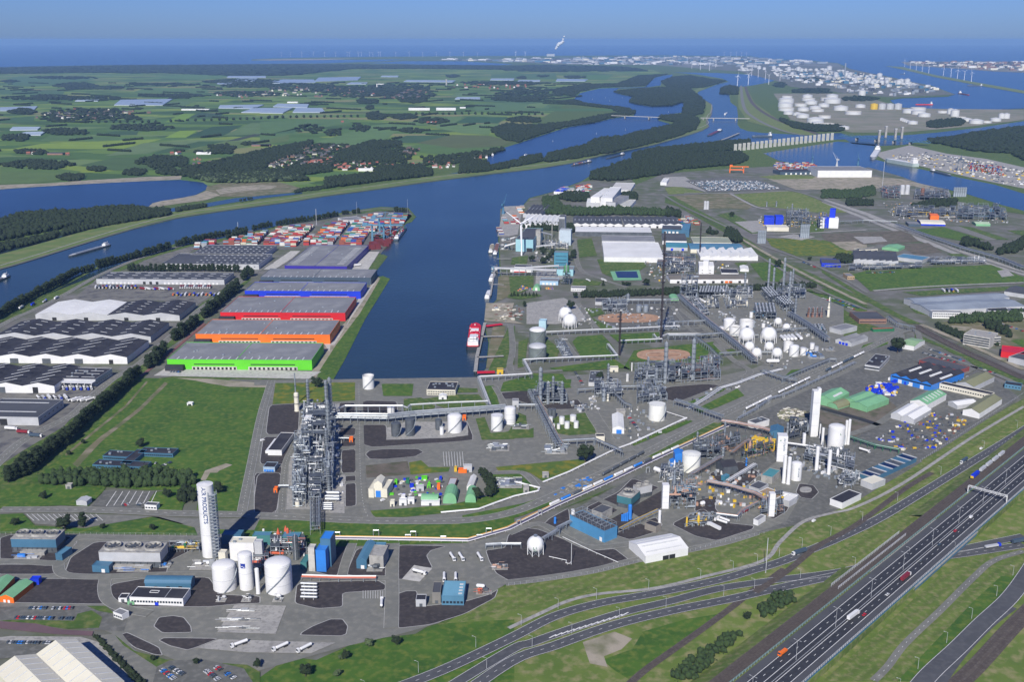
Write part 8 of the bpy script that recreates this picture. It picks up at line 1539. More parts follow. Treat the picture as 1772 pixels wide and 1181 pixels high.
for v,aw,lb in(('Q',(910,500,1040,470),'business park shed with white roof, left one'),('Q',(1080,500,1200,468),'business park shed with white roof, right one'),('Q',(1225,488,1260,475),'small pale shed right of the business park'),('Q',(720,345,760,325),'tall pale apartment block in the distant town'),('Q',(165,455,230,440),'white shed at the left of the far town'),('P',(1110,500,1280,485),'long white sheds on the open fields'),('P',(370,552,465,542),'thin white shed beside the linear village'),('P',(1540,722,1650,705),'dark farm barn on the slanting road'),('P',(285,775,380,762),'dark barn on the farm at the left'),('P',(1200,772,1290,755),'pale farm shed above the village wood'),('Q',(600,875,690,862),'white boat shed in the village'),('Q',(0,722,60,705),'dark barn at the slanting road')):
 x0,y0,x1,y1=aw;p=P(v,(x0+x1)/2,y0);s,ca,sa=eR(v,p);aV('barn'if 'barn'in lb else 'shed',lb,v,max(6,min(14 if 'tall'not in lb else 40,(y0-y1)*s*.4)),None,None,None,aA if 'dark'not in lb else cl,aM if 'dark'not in lb else aH,'gable'if 'tall'not in lb else 'flat',2,2,ap='x',cF=(p+Vector((0,20,0)),0,(x1-x0)*s,26))
for v,x,y,h in(('Q',717,362,40),('Q',1143,345,60)):
 p=P(v,x,y);t=ad('church_tower','white church tower in the distant town'if h==40 else 'broad grey medieval tower above the red roofed row','tower',(p.x,p.y,.3));MB().box(0,0,0,14 if h>50 else 8,14 if h>50 else 8,h).B('tower',aE if h>50 else aA,t);MB().la([(5,h),(.05,h+(22 if h<50 else 6))],4).B('spire',aH,t)
aP('breakwater',bQ,'S',[(955,183),(1060,189),(1250,236),(1540,288),(1772,328),(1950,360),(1950,385),(1772,345),(1530,302),(1240,247),(1050,202)],.4);aP('far_coast',M('far_town_ground',(.1,.12,.07),(.25,.22,.18),.004,.9),'S',[(1050,160),(1400,156),(2400,160),(2400,240),(1772,222),(1590,215),(1400,200),(1090,180)],.4);aP('far_industry_ground',bf,'S',[(-60,165),(700,190),(900,232),(1150,285),(1230,305),(1370,352),(1000,368),(780,352),(400,305),(330,275),(90,215),(-60,205)],.5);aP('far_industry_ground',M('terminal_ground',(.16,.17,.1),(.24,.22,.17),.006,.9),'S',[(300,345),(780,345),(1060,430),(1300,436),(1772,440),(1772,500),(1500,535),(1060,575),(760,575),(400,500)],.52)
aP('quay_ground',aE,'S',[(890,700),(1100,650),(1320,700),(1550,730),(1772,780),(1990,830),(1990,960),(1772,905),(1500,850),(1150,770),(960,740)],.55);aP('grass_verge',bQ,'S',[(90,310),(140,305),(190,400),(330,500),(560,590),(460,592),(150,510),(95,430)],.6);ae('road','S',[(110,300),(125,420),(190,490),(340,560),(480,592)],22,aL,.8);ae('road','S',[(135,305),(175,400),(300,490),(560,585)],26,cY,.82)
def eE(k):
 m=MB();tw=M('weathered_white',(.58,.59,.58),(.48,.49,.49),.02,.6);h=(.36,.5,1.4)[k];m.la([(1,0),(1,h)],14);m.m=1;m.la([(1.02,h),(.9,h+.03),(.02,h+(.04,.2,.35)[k])],14);return m.mesh('storage_tank',[tw,(ai,tw,aB)[k]],True)
FT=[eE(k)for k in range(3)]
def dj(v,x,y,w_,k,lb,gN):
 p=P(v,x,y);s,ca,sa=eR(v,p);cB(bX(FT[k],'storage_tank',(p.x,p.y,.5),0,None,w_*s/2),lb,'tank',gN)
for i,(x,y,w_)in enumerate(((380,372,62),(375,400,90),(370,425,88),(375,447,92),(388,468,60),(500,370,60),(505,388,78),(520,408,74),(595,424,65),(460,420,74),(475,448,70),(545,440,70),(560,452,74),(440,474,55),(472,488,75),(600,490,75),(545,517,98),(560,532,70),(615,537,85),(715,555,60),(695,444,85),(768,468,95),(810,428,60),(645,372,70),(620,388,88),(645,402,98),(1095,460,75),(1150,445,88),(1185,482,72),(1150,468,80),(1295,460,62),(1340,466,40),(1365,480,50),(1400,494,60),(1435,508,58),(1490,522,80),(1552,518,55),(1605,508,62),(1668,492,38),(1640,492,38),(1118,525,58),(820,358,42))):dj('S',x,y,w_,(0,1,1)[i%3]if w_>50 else 2,'white oil tank in the terminal behind the lift bridge','terminal tanks behind the lift bridge')
for i in range(6):dj('S',1052+i*11,505+i*4,20,2,'slim white tank in the slanting row of the terminal','slanting row of slim tanks')
for i,m_ in enumerate((ag,aB,aB,aB)):p=P('S',890+i*47,438);s,ca,sa=eR('S',p);t=ad('storage_tank',('big ochre tank in the line of four on the water','big grey tank next to the ochre one','third big tank of the line of four','last big tank of the line of four')[i],'tank',(p.x,p.y,.5));MB().la([(22*s,0),(22*s,30*s),(.05,36*s)],18).B('shell',m_,t,True)
for i in range(150):
 a=i%3;x=bV.uniform(*((330,930),(50,780),(760,1150))[a]);y=(242+(x-330)*.02+bV.uniform(-9,9),203+(x-50)*.02+bV.uniform(-7,9),282+bV.uniform(-10,10)+(x-760)*.03)[a];dj('S',x,y,bV.uniform(16,34),bV.randrange(3),'small white tank in the far refinery tank farms','far refinery tank farms')
for i in range(40):dj('R',bV.uniform(620,1130),bV.uniform(236,244),bV.uniform(9,22),1,'tiny white tank in the far line beyond the lake','far line of tanks beyond the lake')
def ay(aK,lb,v,aw,n,sx,sz,ba,cM,sq=1.):
 rg=random.Random(cM);W=bu(v,aw);q=[(p.x,p.y)for p in W];xs=[p[0]for p in q];ys=[p[1]for p in q];m=MB();k=0
 while k<n:
  x=rg.uniform(min(xs),max(xs));y=rg.uniform(min(ys),max(ys));k+=.05
  if cb(q,x,y):k+=.95;m.m=rg.randrange(len(ba));w_=sx*rg.uniform(.4,1.3);m.box(x,y,.5,w_,w_*rg.uniform(.4,1)*sq,sz*rg.uniform(.3,1.3),rg.choice((0,.8)))
 return cB(m.B(aK,ba),lb,'buildings',None,'stuff')
MW=[aB,aF,aF,ai,aQ,aH,aA]
ay('far_works','pale far industry spread along the seaward horizon','T',[(740,103),(960,101.5),(1150,98),(1290,99.5),(1440,109),(1300,117),(1130,111),(960,110)],500,130,28,MW,1);ay('far_works','far refinery buildings between the tank farms','S',[(300,225),(700,215),(1100,280),(1230,310),(1340,350),(1000,362),(780,345),(500,290),(330,265)],380,45,20,MW,2);ay('far_town','town on the far shore of the estuary','S',[(1080,162),(2000,165),(2000,215),(1600,210),(1300,190)],420,90,30,[cl,aA,aH,ai],3)
ay('yard_goods','goods, trailers and pallets scattered over the far quay','S',[(960,720),(1150,690),(1320,710),(1550,745),(1900,840),(1900,930),(1500,845),(1160,765)],420,8,3,[ai,aA,aD,aE,ai,aD,ag,am],4);ay('parked_new_cars','field densely filled with new cars on the storage lot','N',[(180,150),(420,135),(700,145),(850,198),(330,215)],1500,5,1.5,[aA,am,aB,aQ,aD],5,.6)
ay('yard_goods','blue skips, pallets and machines packed in the contractor yard','J',[(560,790),(740,690),(900,600),(1060,610),(1210,690),(1100,760),(960,860),(760,870)],230,3.4,1.6,[av,aD,ag,aD,ai,aB,aH,dF],6);ay('yard_goods','blue and yellow boxes stacked behind the green sheds','J',[(490,440),(600,415),(720,430),(700,500),(500,480)],70,6,3,[av,av,ag,aA,av],7);ay('yard_goods','goods stacked along the blue workshop','J',[(640,385),(760,395),(950,440),(900,450),(700,410)],50,5,3,[av,cK,ag,aA],8)
ay('yard_goods','pale pipes and timber stacked beside the rail siding','b',[(90,330),(220,240),(420,290),(380,370),(200,390)],90,5,1.2,[ai,dP,bd],9);ay('yard_goods','rubble and machines on the sandy quay','M',[(240,760),(350,740),(410,780),(400,850),(250,840)],60,5,2,[dF,aE,aF,ai],10);ay('yard_goods','materials lying in the storage compound','F',[(900,880),(1240,860),(1240,1000),(900,1000)],60,3,1.6,[aA,aD,ai,eU,av],11);ay('yard_goods','piles and skips beside the plant road works','G',[(600,980),(740,880),(860,860),(830,920),(640,1010)],40,4,1.2,[ab,aE,bd,aF],12)
for i,(v,q,n,c,lb)in enumerate((('M',[(640,760),(860,760),(1280,760),(1300,880),(860,900),(700,860)],130,0,'around the upper soil basin'),('X',[(360,400),(1000,480),(1400,520),(1600,620),(1500,700),(1100,620),(600,560)],170,0,'in the refinery yard'),('I',[(700,560),(1000,420),(1400,420),(1500,620),(1300,720),(900,700)],150,1,'between the lower works'),('G',[(1050,420),(1200,400),(1330,600),(1100,640),(1000,600)],50,0,'round the white workshop'),('G',[(700,380),(870,340),(900,420),(760,440)],40,0,'beside the smaller process block'),('d',[(260,350),(450,350),(984,360),(984,440),(450,560),(300,500)],130,1,'in the works behind the hedge'),('Y',[(1060,560),(1320,560),(1300,700),(1100,700)],40,0,'between the trees of the kiln works'),('N',[(680,400),(1120,400),(1140,500),(700,490)],110,1,'of the polymer works'),('O',[(380,260),(860,260),(1200,330),(1200,400),(480,380)],260,1,'of the eastern refinery'),('b',[(230,700),(900,850),(960,1050),(600,1060),(240,900)],110,0,'between the slim white columns'),('F',[(300,1060),(590,1090),(560,400),(340,400)],110,0,'at the foot of the long process plant'),('H',[(0,760),(400,560),(1000,300),(1400,200),(1400,260),(600,560),(200,700)],60,0,'along the bright pipe bundle'))):ay('site_equipment','small pumps, valves and boxes standing '+lb,v,q,n,3.2,2.6,[aC,aF,aD,aA,aB,(aF,al)[c],(aE,ag)[c]],300+i)
for i,(q,hs,ms,lb)in enumerate((([(470,355),(860,365),(850,315),(480,310)],[7,14],(aF,aC,aA,ag),'left half of the dense eastern refinery'),([(860,370),(1180,375),(1150,315),(870,310)],[7,14,20],(aF,aC,aQ),'right half of the dense eastern refinery'),([(390,235),(500,240),(490,180),(380,190)],[8,16],(dF,aF,bv),'rust coloured process block of the eastern refinery'),([(590,245),(820,250),(800,200),(600,190)],[8,16],(aA,dF,aF),'white and brown process block near the silos'),([(650,665),(1050,655),(1040,625),(700,620)],[5],(aF,aC,aA),'low exchanger rows of the eastern works'),([(170,700),(640,685),(640,655),(180,665)],[4],(aF,aC,ai),'row of low units in front of the eastern works'))):aX(lb,'O',q,hs,200+i,14,26,8,130,ms,bM=.8)
aX('pale process block between the blue buildings','N',[(890,470),(1060,480),(1050,390),(890,380)],[8,16],210,10,26,8,110,(aF,aC,ag));aX('yellow and blue tower block at the white silos','N',[(1120,490),(1180,490),(1175,440),(1120,435)],[8,16,24],211,9,14,6,50,(ag,aF,av));aX('low white plant right of the cyan processing row','d',[(450,470),(700,460),(690,370),(470,360)],[5,9],212,10,30,10,120,(aA,aF,ai));aX('pipes and small vessels below the distant chimney','N',[(-60,790),(230,790),(220,690),(-40,680)],[5,9],213,10,24,8,90,(aA,aF,cl))
for a,b,c,h,wl,lb in(((730,408),(802,410),(800,395),20,av,'deep blue clad block, left of the twin blue blocks'),((812,402),(870,403),(868,390),20,av,'deep blue clad block, right of the twin blue blocks'),((748,480),(908,482),(900,465),9,ai,'long cooling house in front of the blue blocks'),((1138,415),(1168,417),(1166,410),24,aM,'white silo building left of its blue core'),((1162,412),(1202,414),(1200,405),24,av,'bright blue core of the white silo building'),((1202,414),(1272,416),(1268,405),24,aM,'white silo building right of its blue core'),((1208,350),(1248,352),(1245,342),44,av,'blue tower behind the white silo building'),((690,340),(720,342),(716,335),8,cK,'small red hut')):aV('process_building',lb,'N',h,a,b,c,wl,wl,'flat')if 'hut'not in lb else 0
for v,x0,n,dx,yb,yt,w_,lb in(('N',683,5,12,600,505,16,'steel hopper silo in the dark group by the railway'),('N',995,5,13,560,460,17,'steel silo in the group of grey silos on the apron'),('O',845,6,14,225,165,15,'grey silo in the row by the water with blue base'),('N',295,2,18,350,290,20,'pale silo in the pair on the meadow'),('O',512,2,32,210,150,30,'tall grey storage silo of the eastern refinery')):
 for i in range(n):af(lb,v,x0+i*dx,yb,yt,w_,aF if n!=2 else aB,ao=0,bn=False,aK='silo',aT=lb)
af('red brown chimney block of the eastern refinery','O',640,235,170,24,dF,ao=0,bn=False,aK='chimney');af('very tall grey chimney of the far refinery','S',717,262,170,9,aF,ao=0,bn=False,aK='chimney')
for x,yb,yt in((745,330,295),(815,330,292),(928,390,310),(1027,430,342)):af('slender lattice topped column of the polymer works','N',x,yb,yt,10,aF,ao=4,aT='columns of the polymer works')
ar('long pipe rack following the eastern road','O',[(480,420),(700,500),(900,570),(1150,640),(1292,700)],7,14,6,dK=16,pr=.6);ar('pipe rack towards the blue tower','O',[(110,400),(260,392),(480,400)],7,6,4,dK=16);ar('pipe bridge over the railway corridor','O',[(420,1020),(480,1065),(590,1090)],8,4,3);ar('rack running along the green field','O',[(20,685),(200,672)],6,4,3)
for i in range(23):p=P('S',76+i*25.8,686-i*3.);s,ca,sa=eR('S',p);t=ad('wind_shield_slab','tall pale concrete slab in the long wind shield row','concrete slab',(p.x,p.y,.3),.3,'wind shield slabs');MB().pm([(10*s*mc(a),10*s*mz(a)*.8)for a in(mp*k/6 for k in range(7))],0,42*s/ca).B('slab',M('slab_concrete',(.42,.42,.38),(.33,.33,.3),.05,.85),t)
def ey(aK,aJ,v,aw,h,wd,bD,fh,cI=0):
 W=[P(v,x,y)for x,y in aw];o=W[0];t=ad(aK,aJ,'bridge',(o.x,o.y,0));m=MB();a,b=W[0]-o,W[-1]-o;L=(b-a).length;c=(a+b)/2;m.box(c.x,c.y,h,L,wd,2,dt(a,b));m.B('deck',bD,t)
 for f in fh:q=a.lerp(b,f);MB().box(q.x,q.y,-1,6,wd*.8,h+1,dt(a,b)).B('pier',aE,t)
 if cI:m=MB();n=Vector((-(b-a).y,(b-a).x,0)).normalized()*wd/2;[m.tube(a.lerp(b,k/24)+n*s_+Vector((0,0,h+2+(k%2)*cI)),a.lerp(b,(k+1)/24)+n*s_+Vector((0,0,h+2+((k+1)%2)*cI)),.8,4)for k in range(24)for s_ in(-1,1)];m.B('truss',aQ,t)
ey('road_bridge','long flat concrete bridge across the lake','R',[(820,605),(1145,618)],12,18,aZ,(.29,.79));ey('road_bridge','flat bridge crossing the canal to the terminal','R',[(1425,622),(1760,627)],12,18,aZ,(.06,.27,.72));ey('lift_bridge','blue truss lift bridge at the channel mouth','S',[(690,612),(1215,655)],12,22,aQ,(.2,.42,.62,.8),10)
for x,y,q in((918,632,'front left'),(958,606,'rear left'),(1014,622,'front right'),(1052,612,'rear right')):p=P('S',x,y);t=ad('bridge_tower','pale concrete lift bridge tower, %s one'%q,'tower',(p.x,p.y,0));MB().box(0,0,0,9,9,50).B('shaft',aE,t);MB().box(0,0,50,11,11,4).B('head',aB,t)
br('grey white car carrier moored near the lift bridge','S',915,680,880,735,24,aB,aB,aA,'dry','ship','ship',hh=8,bt=aA,cf=14);br('pale green and white ferry ship along the far quay','S',1140,778,960,745,26,M('pale_hull',(.42,.5,.48),None,.1,.5),aB,aA,'dry','ship','ship',hh=12,bt=aA,cf=20);br('river barge moored below the far quay crane','S',1225,800,1345,830,12,am,aB,aA,'dry',bt=aD)
for x0,y0,x1,y1,c_,lb in((1530,302,1438,300,aD,'white and green seagoing tanker in the estuary'),(1390,345,1450,356,cK,'red ship entering the inlet'),(1235,412,1135,412,cK,'red hulled ship at the oil jetty'),(1072,232,1040,232,am,'small ship far out in the estuary'),(290,600,172,602,am,'barge on the channel behind the slabs')):br(lb,'S',x0,y0,x1,y1,22,c_,aB,aA,'dry','ship','ship',hh=6,cf=16)
def dE(aJ,v,x,y,h,sp,bl,a,bD,aK='gantry_crane',fX=1):
 p=P(v,x,y);t=ad(aK,aJ,'crane',(p.x,p.y,.5),a)
 for sx in(-1,1):
  for sy in(-1,1):MB().box(sx*sp/2,sy*8,0,1.8,1.8,h).B('leg',bD,t)
 m=MB();m.box(0,8,h*.5,sp,1.2,1.6);m.box(0,-8,h*.5,sp,1.2,1.6);m.box(-sp/2,0,h,1.6,17,2);m.box(sp/2,0,h,1.6,17,2);m.B('portal',bD,t);m=MB();m.box(bl*.12,-2,h,bl,1.4,2.4);m.box(bl*.12,2,h,bl,1.4,2.4);m.B('boom',bD,t);MB().box(-bl*.3,0,h+2.4,9,6,5).B('machine_house',bD,t)
 if fX:m=MB();m.tube((0,0,h),(2,0,h+16),.7,5);m.tube((2,0,h+16),(bl*.58,0,h+2),.35,4);m.tube((2,0,h+16),(-bl*.3,0,h+3),.35,4);m.B('stay',bD,t)
 MB().box(bl*.3,0,h-3,3,3,2.6).B('cabin',aA,t)
dE('blue container crane nearest the grey warehouse','Z',930,770,36,26,90,.0,ac);dE('blue container crane farther along the quay','Z',1050,640,36,26,84,.0,ac);dE('orange gantry crane over the steel yard','N',525,82,20,46,64,-.1,ax,fX=0);dE('container crane on the far right quay','S',1395,800,38,20,70,1.2,am)
def fw(aJ,v,x,y,h,a,bD=aQ):
 p=P(v,x,y);t=ad('harbour_crane',aJ,'crane',(p.x,p.y,.5),a);MB().la([(5,0),(3,h*.25),(1.6,h*.5)],8).B('tower',bD,t);MB().box(-2,0,h*.5,10,5,5).B('cab',bD,t);m=MB();m.tube((2,0,h*.52),(h*.45,0,h*1.15),.9,5,.4);m.tube((0,0,h*.75),(h*.45,0,h*1.15),.25,4);m.tube((0,0,h*.5),(0,0,h*.75),.6,4);m.B('jib',bD,t)
fw('tall blue quay crane at the container quay north of the cyan hall','M',298,232,44,1.1);fw('leftmost of the three cranes behind the quay with red containers','S',528,760,44,1.4);fw('middle crane with raised pale jib behind the quay','S',672,775,44,2.4,aB);fw('crane left of the huge white hall on the quay','S',797,768,42,1.5)
CL=[]
def bi(v,aw,fm,a,bM=.85,da=2,fz=None):
 W=bu(v,aw);q=[(p.x,p.y)for p in W];c=sum(W,Vector())/len(W);ca,sa=mc(a),mz(a);Rm=max((p-c).length for p in W)
 nx=int(Rm/12.8)+1;ny=int(Rm/3.2)+1
 for j in range(-ny,ny):
  if da and j%(da*2+1)==0:continue
  for i in range(-nx,nx):
   x=c.x+i*12.8*ca-j*3.2*sa;y=c.y+i*12.8*sa+j*3.2*ca
   if i%7==0 or not cb(q,x,y)or bV.random()>bM:continue
   k0=bV.randrange(10)
   for k in range(bV.randint(max(1,fm-3),fm)):CL.append((x,y,.6+k*2.62,a,(fz if fz is not None else(k0 if bV.random()<.45 else bV.choice((0,0,1,1,2,2,3,4,4,5,6,7,8,9))))))
bi('L',[(250,372),(420,342),(600,300),(800,255),(1010,228),(1000,320),(950,350),(830,350),(810,338),(330,338)],5,.02);bi('L',[(1000,338),(1320,340),(1350,280),(1440,215),(1180,205),(1080,235),(1030,290)],4,.02);bi('L',[(1345,368),(1440,368),(1480,330),(1400,310)],4,.4,.9,0,1);bi('L',[(1390,310),(1500,320),(1540,230),(1440,220)],3,1.1,.8);bi('L',[(1200,195),(1420,140),(1590,155),(1560,205),(1450,205)],2,.02,.5)
gd=len(CL)
bi('M',[(262,352),(285,260),(320,260),(310,350)],2,.1,.8);bi('M',[(350,290),(370,200),(410,190),(395,290)],2,.1,.6);bi('M',[(1310,275),(1330,255),(1410,290),(1380,300)],3,.1);bi('N',[(115,470),(110,415),(180,412),(245,465)],3,.1);bi('M',[(600,108),(650,85),(800,75),(780,110)],3,.1,.8);bi('S',[(300,798),(320,762),(540,768),(550,795)],4,.05,.8);bi('S',[(1440,800),(1450,765),(1640,790),(1650,830)],4,.9,.8,1)
CL.sort(key=lambda c:c[1]-c[2]*8)
for c in CL[:290]:cB(bX(fF[c[4]][1],'container',(c[0],c[1],c[2]),c[3]),'%s shipping container in the stacks on the container terminal'%cP[c[4]].name[10:].replace('_',' '),'container','containers stacked on the terminal')
m=MB()
for c in CL[290:]:m.m=c[4];m.box(c[0],c[1],c[2],12.2,2.44,2.59,c[3])
cB(m.B('containers',cP),'the farther container stacks on the terminal and the other quays','containers',None,'stuff')
fZ=[('white',aA),('black',aD),('dark blue',am),('silver',aB),('red',cK),('blue',ab)]
fc=[dN('parked_car','car',m_)for n,m_ in fZ];hN=dN('white_van','van',aA,True)
TR=[bE('lorry',aA,aA),bE('lorry',aA,am),bE('lorry',aA,M('dark_red_vessel',(.22,.02,.03))),bE('lorry',ax,ax,'skip',7),bE('lorry',aA,aA,'tank',11),bE('lorry',av,aB,'skip'),bE('lorry',ag,av,'box',12)]
def gU(v,x0,y0,x1,y1,n,dR,bM=.85,hB=1.57,z=1.):
 a=P(v,x0,y0,0);b=P(v,x1,y1,0);h=dt(a,b)+hB
 for i in range(n):
  if bV.random()<bM:k=bV.choice((0,1,1,2,2,2,3,3,4,5));p=a.lerp(b,(i+.5)/n);p.z=z;fc[k].put(p,h+bV.choice((0,3.14)),'%s car parked %s'%(fZ[k][0],dR),'cars parked '+dR)
for c in(('A',165,770,280,770,9,'in the back row of the south-west lot'),('A',295,772,430,770,10,'in the back row beside the green shelter'),('A',85,825,415,830,24,'in the long row along the red road'),('A',40,965,290,968,16,'beside the cream factory roof'),('A',915,1120,990,1175,9,'in the lower lot, left line'),('A',955,1100,1040,1150,9,'in the lower lot, second line'),('A',1165,1125,1240,1180,9,'in the lower lot, third line'),('A',1220,1105,1330,1170,10,'in the lower lot, last line'),('A',690,190,730,180,3,'in the nearly empty car park'),('A',780,190,800,175,2,'near the white gatehouse'),('E',895,1085,970,1088,7,'at the low blue offices'),('E',1005,1105,1060,1080,5,'on the right of the low blue offices'),('G',740,170,800,265,8,'at the long low office'),('G',1100,475,1170,565,11,'beside the white workshop'),('J',925,180,1170,265,20,'behind the brick office range, front line'),('J',880,205,1120,275,18,'behind the brick office range, rear line'),('J',1085,415,1200,365,10,'between the blue workshop and the olive hall'),('J',1095,435,1230,375,10,'in the second line at the olive hall'),('J',1270,310,1380,350,10,'along the contractor fence'),('N',1005,735,1110,780,12,'on the rail corridor road'),('N',1180,985,1420,1075,22,'on the refinery car park, rear line'),('N',1150,1000,1400,1090,20,'on the refinery car park, front line'),('O',1150,1040,1290,1090,14,'at the office park'),('O',280,715,480,710,16,'on the small lot in the green field'),('L',120,1128,190,1130,8,'at the green warehouse office')):gU(*c)
def bJ(k,v,x0,y0,x1,y1,lb,z=1.,gN=None):
 a=P(v,x0,y0,z);b=P(v,x1,y1,z);TR[k].put((a+b)/2,dt(a,b),lb,gN)
Z6=ZM+.1
bJ(0,'D',470,840,530,795,'white box lorry in the middle of the motorway',Z6);bJ(2,'D',770,620,825,575,'dark red lorry with white cab on the motorway',Z6);bJ(3,'D',130,1005,90,1035,'orange tipper lorry at the bottom of the motorway',Z6);bJ(1,'D',245,440,165,465,'white and blue lorry on the road behind the railway');bJ(1,'D',1400,400,1480,385,'white trailer lorry near the right edge below the motorway');bJ(5,'D',1240,428,1335,412,'blue lorry with grey skip below the motorway bridge');bJ(4,'A',1420,950,1310,990,'white tanker lorry with orange end on the concrete apron');bJ(4,'B',185,975,130,1000,'short white tanker lorry in the middle of the apron');bJ(4,'B',320,980,265,1008,'short white tanker lorry at the right of the apron')
bJ(4,'B',890,555,965,575,'white tanker trailer on the pale concrete square');bJ(4,'B',720,765,722,725,'white tanker lorry facing the bottom on the central yard');bJ(1,'J',1195,925,1140,965,'grey lorry on the road beside the railway');bJ(4,'I',1150,840,1060,810,'white tanker trailer at the loading bay, front one');bJ(4,'I',1165,825,1085,795,'white tanker trailer at the loading bay, rear one');bJ(0,'I',1090,885,1010,845,'white trailer parked alone at the loading bay');bJ(4,'J',440,860,520,885,'white tanker lorry beside the green edged rack')
for i,x in enumerate((1105,1155,1260)):bJ(4,'B',x,455,x+28,500,'white tanker trailer parked under the loading roof',1,'tanker trailers at the loading roof')
for x in(1075,1140):bJ(4,'B',x,575,x,610,'white tanker parked behind the blue workshop',1,'tankers behind the blue workshop')
for v,x0,x1,y,n,ks,dx,dy,lb in(('K',660,930,770,12,(0,1,2,6),-12,22,'at the left doors of the low loading hall'),('K',1240,1440,768,14,(2,2,0,1),-14,22,'at the right doors of the low loading hall'),('K',1190,1500,820,12,(3,6,5,0),-16,20,'in the open truck yard'),('K',960,1150,790,7,(2,0,5),24,4,'in the middle of the truck yard'),('E',385,560,608,9,(4,5),8,20,'under the white canopy'),('E',20,170,870,3,(0,2,1),90,6,'at the bottom left yard'),('E',430,540,700,5,(4,0),30,-10,'along the fence of the tanker yard'),('E',230,400,672,6,(4,5,0),12,14,'behind the grey roofed hall'),('M',760,850,605,2,(4,0),34,12,'on the road beside the tanker park'),('L',1245,1300,465,4,(0,),-30,4,'on the forecourt of the violet blue warehouse'),('O',765,850,820,4,(0,1,6),20,14,'on the north side of the long ridged halls'),('K',130,370,930,4,(0,6,5),26,-16,'on the canal road')):
 for i in range(n):x=x0+(x1-x0)*i/max(n-1,1);yy=y+((0,-22*i)[v=='K'and x1==370]if v=='K'else(22*i if y==870 else 0));bJ(ks[i%len(ks)],v,x,yy,x+dx,yy+dy,'lorry parked '+lb,1,'lorries '+lb)
for d,v,x,y,k,lb in((0,'D',700,688,0,'white car on the right motorway carriageway'),(0,'D',568,802,4,'red car beside the white lorry on the motorway'),(0,'D',888,498,1,'black car near the dark red lorry'),(0,'D',993,405,2,'dark blue car on the motorway'),(0,'D',1083,327,4,'small red car on the motorway'),(0,'D',1370,87,1,'black car beyond the sign gantry')):fc[k].put(P(v,x,y,Z6),dr,lb,None)
for v,x,y,z,lb in(('D',1172,250,Z6,'white van on the motorway before the sign gantry'),('D',282,272,1,'white van at the level crossing'),('J',1283,858,1,'white van on the public road'),('F',55,622,1,'white van on the plant road left of the long plant'),('F',848,1018,1,'white van in the storage compound')):hN.put(P(v,x,y,z),.8,lb,None)
def cc(aK,aJ,m_,aY):
 t=ad(aK,aJ,'wagon',(0,0,-60));b=MB().hv((-6.4,0,2.5),(6.4,0,2.5),1.4,10).B('tank',m_,t,True)if aY=='t'else MB().box(0,0,1,14,2.8,2.8).B('body',m_,t);c=MB().box(0,0,.8,14.6,1.6,.4).B('underframe',aD,t);ps=[(b,[]),(c,[])];me=bF('twheel',None)if 'twheel'in ef else None
 for x in(-5.4,-3.8,3.8,5.4):ps.append((bX(me,'wheel',(x,0,.45),0,t,.8),[]))
 return dc(t,ps)
WG={k:cc('tank_wagon','wagon',m_,'t')for k,m_ in(('w',aA),('b',ab),('k',aD),('s',am))};WG['g']=cc('freight_wagon','wagon',aB,'b')
WN={'w':'white tank wagon','b':'bright blue tank wagon','k':'black tank wagon','s':'grey blue tank wagon','g':'grey freight wagon'}
def dp(v,x0,y0,x1,y1,gl,dR,z=1.):
 a=P(v,x0,y0,z);b=P(v,x1,y1,z);u=(b-a).normalized();L=(b-a).length;n=max(1,int(L/16))
 for i in range(n):k=gl[i%len(gl)];WG[k].put(a+u*(i+.5)*L/n,dt(a,b),WN[k]+' '+dR,'wagons '+dR)
dp('G',570,1060,1430,668,'wbkwwbwwbkww','on the siding along the plant road');dp('G',920,858,1200,705,'k','on the curved inner siding');dp('H',690,742,910,632,'w','on the upper siding, lower set');dp('H',965,605,1240,472,'w','on the upper siding, middle set');dp('H',1370,415,1700,255,'swws','on the upper siding, far set');dp('J',1440,885,1270,1020,'g','in the freight train on the main line',Z6)
a=P('J',1240,1045,Z6);t=ad('locomotive','blue and yellow locomotive at the head of the freight train','locomotive',a,dr);MB().box(0,0,.8,17,2.9,3.4).B('body',av,t);MB().box(-8.4,0,.9,.8,2.95,2.4).B('nose',ag,t);MB().box(0,0,.3,15,2,.5).B('bogies',aD,t)
def cv(h,gK):
 t=ad('street_lamp','lamp','street lamp',(0,0,-70));a=MB().tube((0,0,0),(0,0,h),.16,6,.09).B('pole',aB,t);ps=[(a,[])]
 for s in gK:b=MB().tube((0,0,h-.1),(0,s*2.2,h+.3),.08,4).B('arm',aB,t);l=MB().box(0,s*2.5,h+.2,.4,1.1,.18).B('lamp_head',aB,b);ps.append((b,[l]))
 return dc(t,ps)
L2,L1=cv(16,(1,-1)),cv(9,(1,))
for k in range(12):L2.put(de((ds+fQ)/2,-330+k*62),dr,'tall twin armed lamp standing on the motorway median','motorway median lamps')
for W_,n,d,lb in((gw,18,8,'beside the upper public road'),(gy,12,7,'beside the lower public road'),(hF,6,9,'beside the slip road in the corner')):
 for i in range(n):q=eN(W_,d)[int(i*(len(W_)-1)/n)];q.z=.6;L1.put(q,1.2,'single armed street lamp '+lb,'street lamps '+lb)
for v,x,yb,yt,lb in(('C',1455,568,375,'tall white pole between the road and the verge'),('C',355,520,405,'grey lamp mast on the gravel plot near the lone sphere'),('Z',567,330,95,'tall light mast behind the white terminal hall'),('Z',1432,300,55,'tall light mast on the container headland'),('L',1030,215,115,'tall light mast behind the middle container stacks'),('K',1625,420,335,'tall light mast on the canal bank'),('O',385,180,0,'very tall thin mast in front of the huge white hall'),('M',575,370,290,'thin chimney pole of the kiln works')):af(lb,v,(x),yb,yt,3 if v not in 'C'else 4,aB,ao=0,bn=False,aK='light_mast')
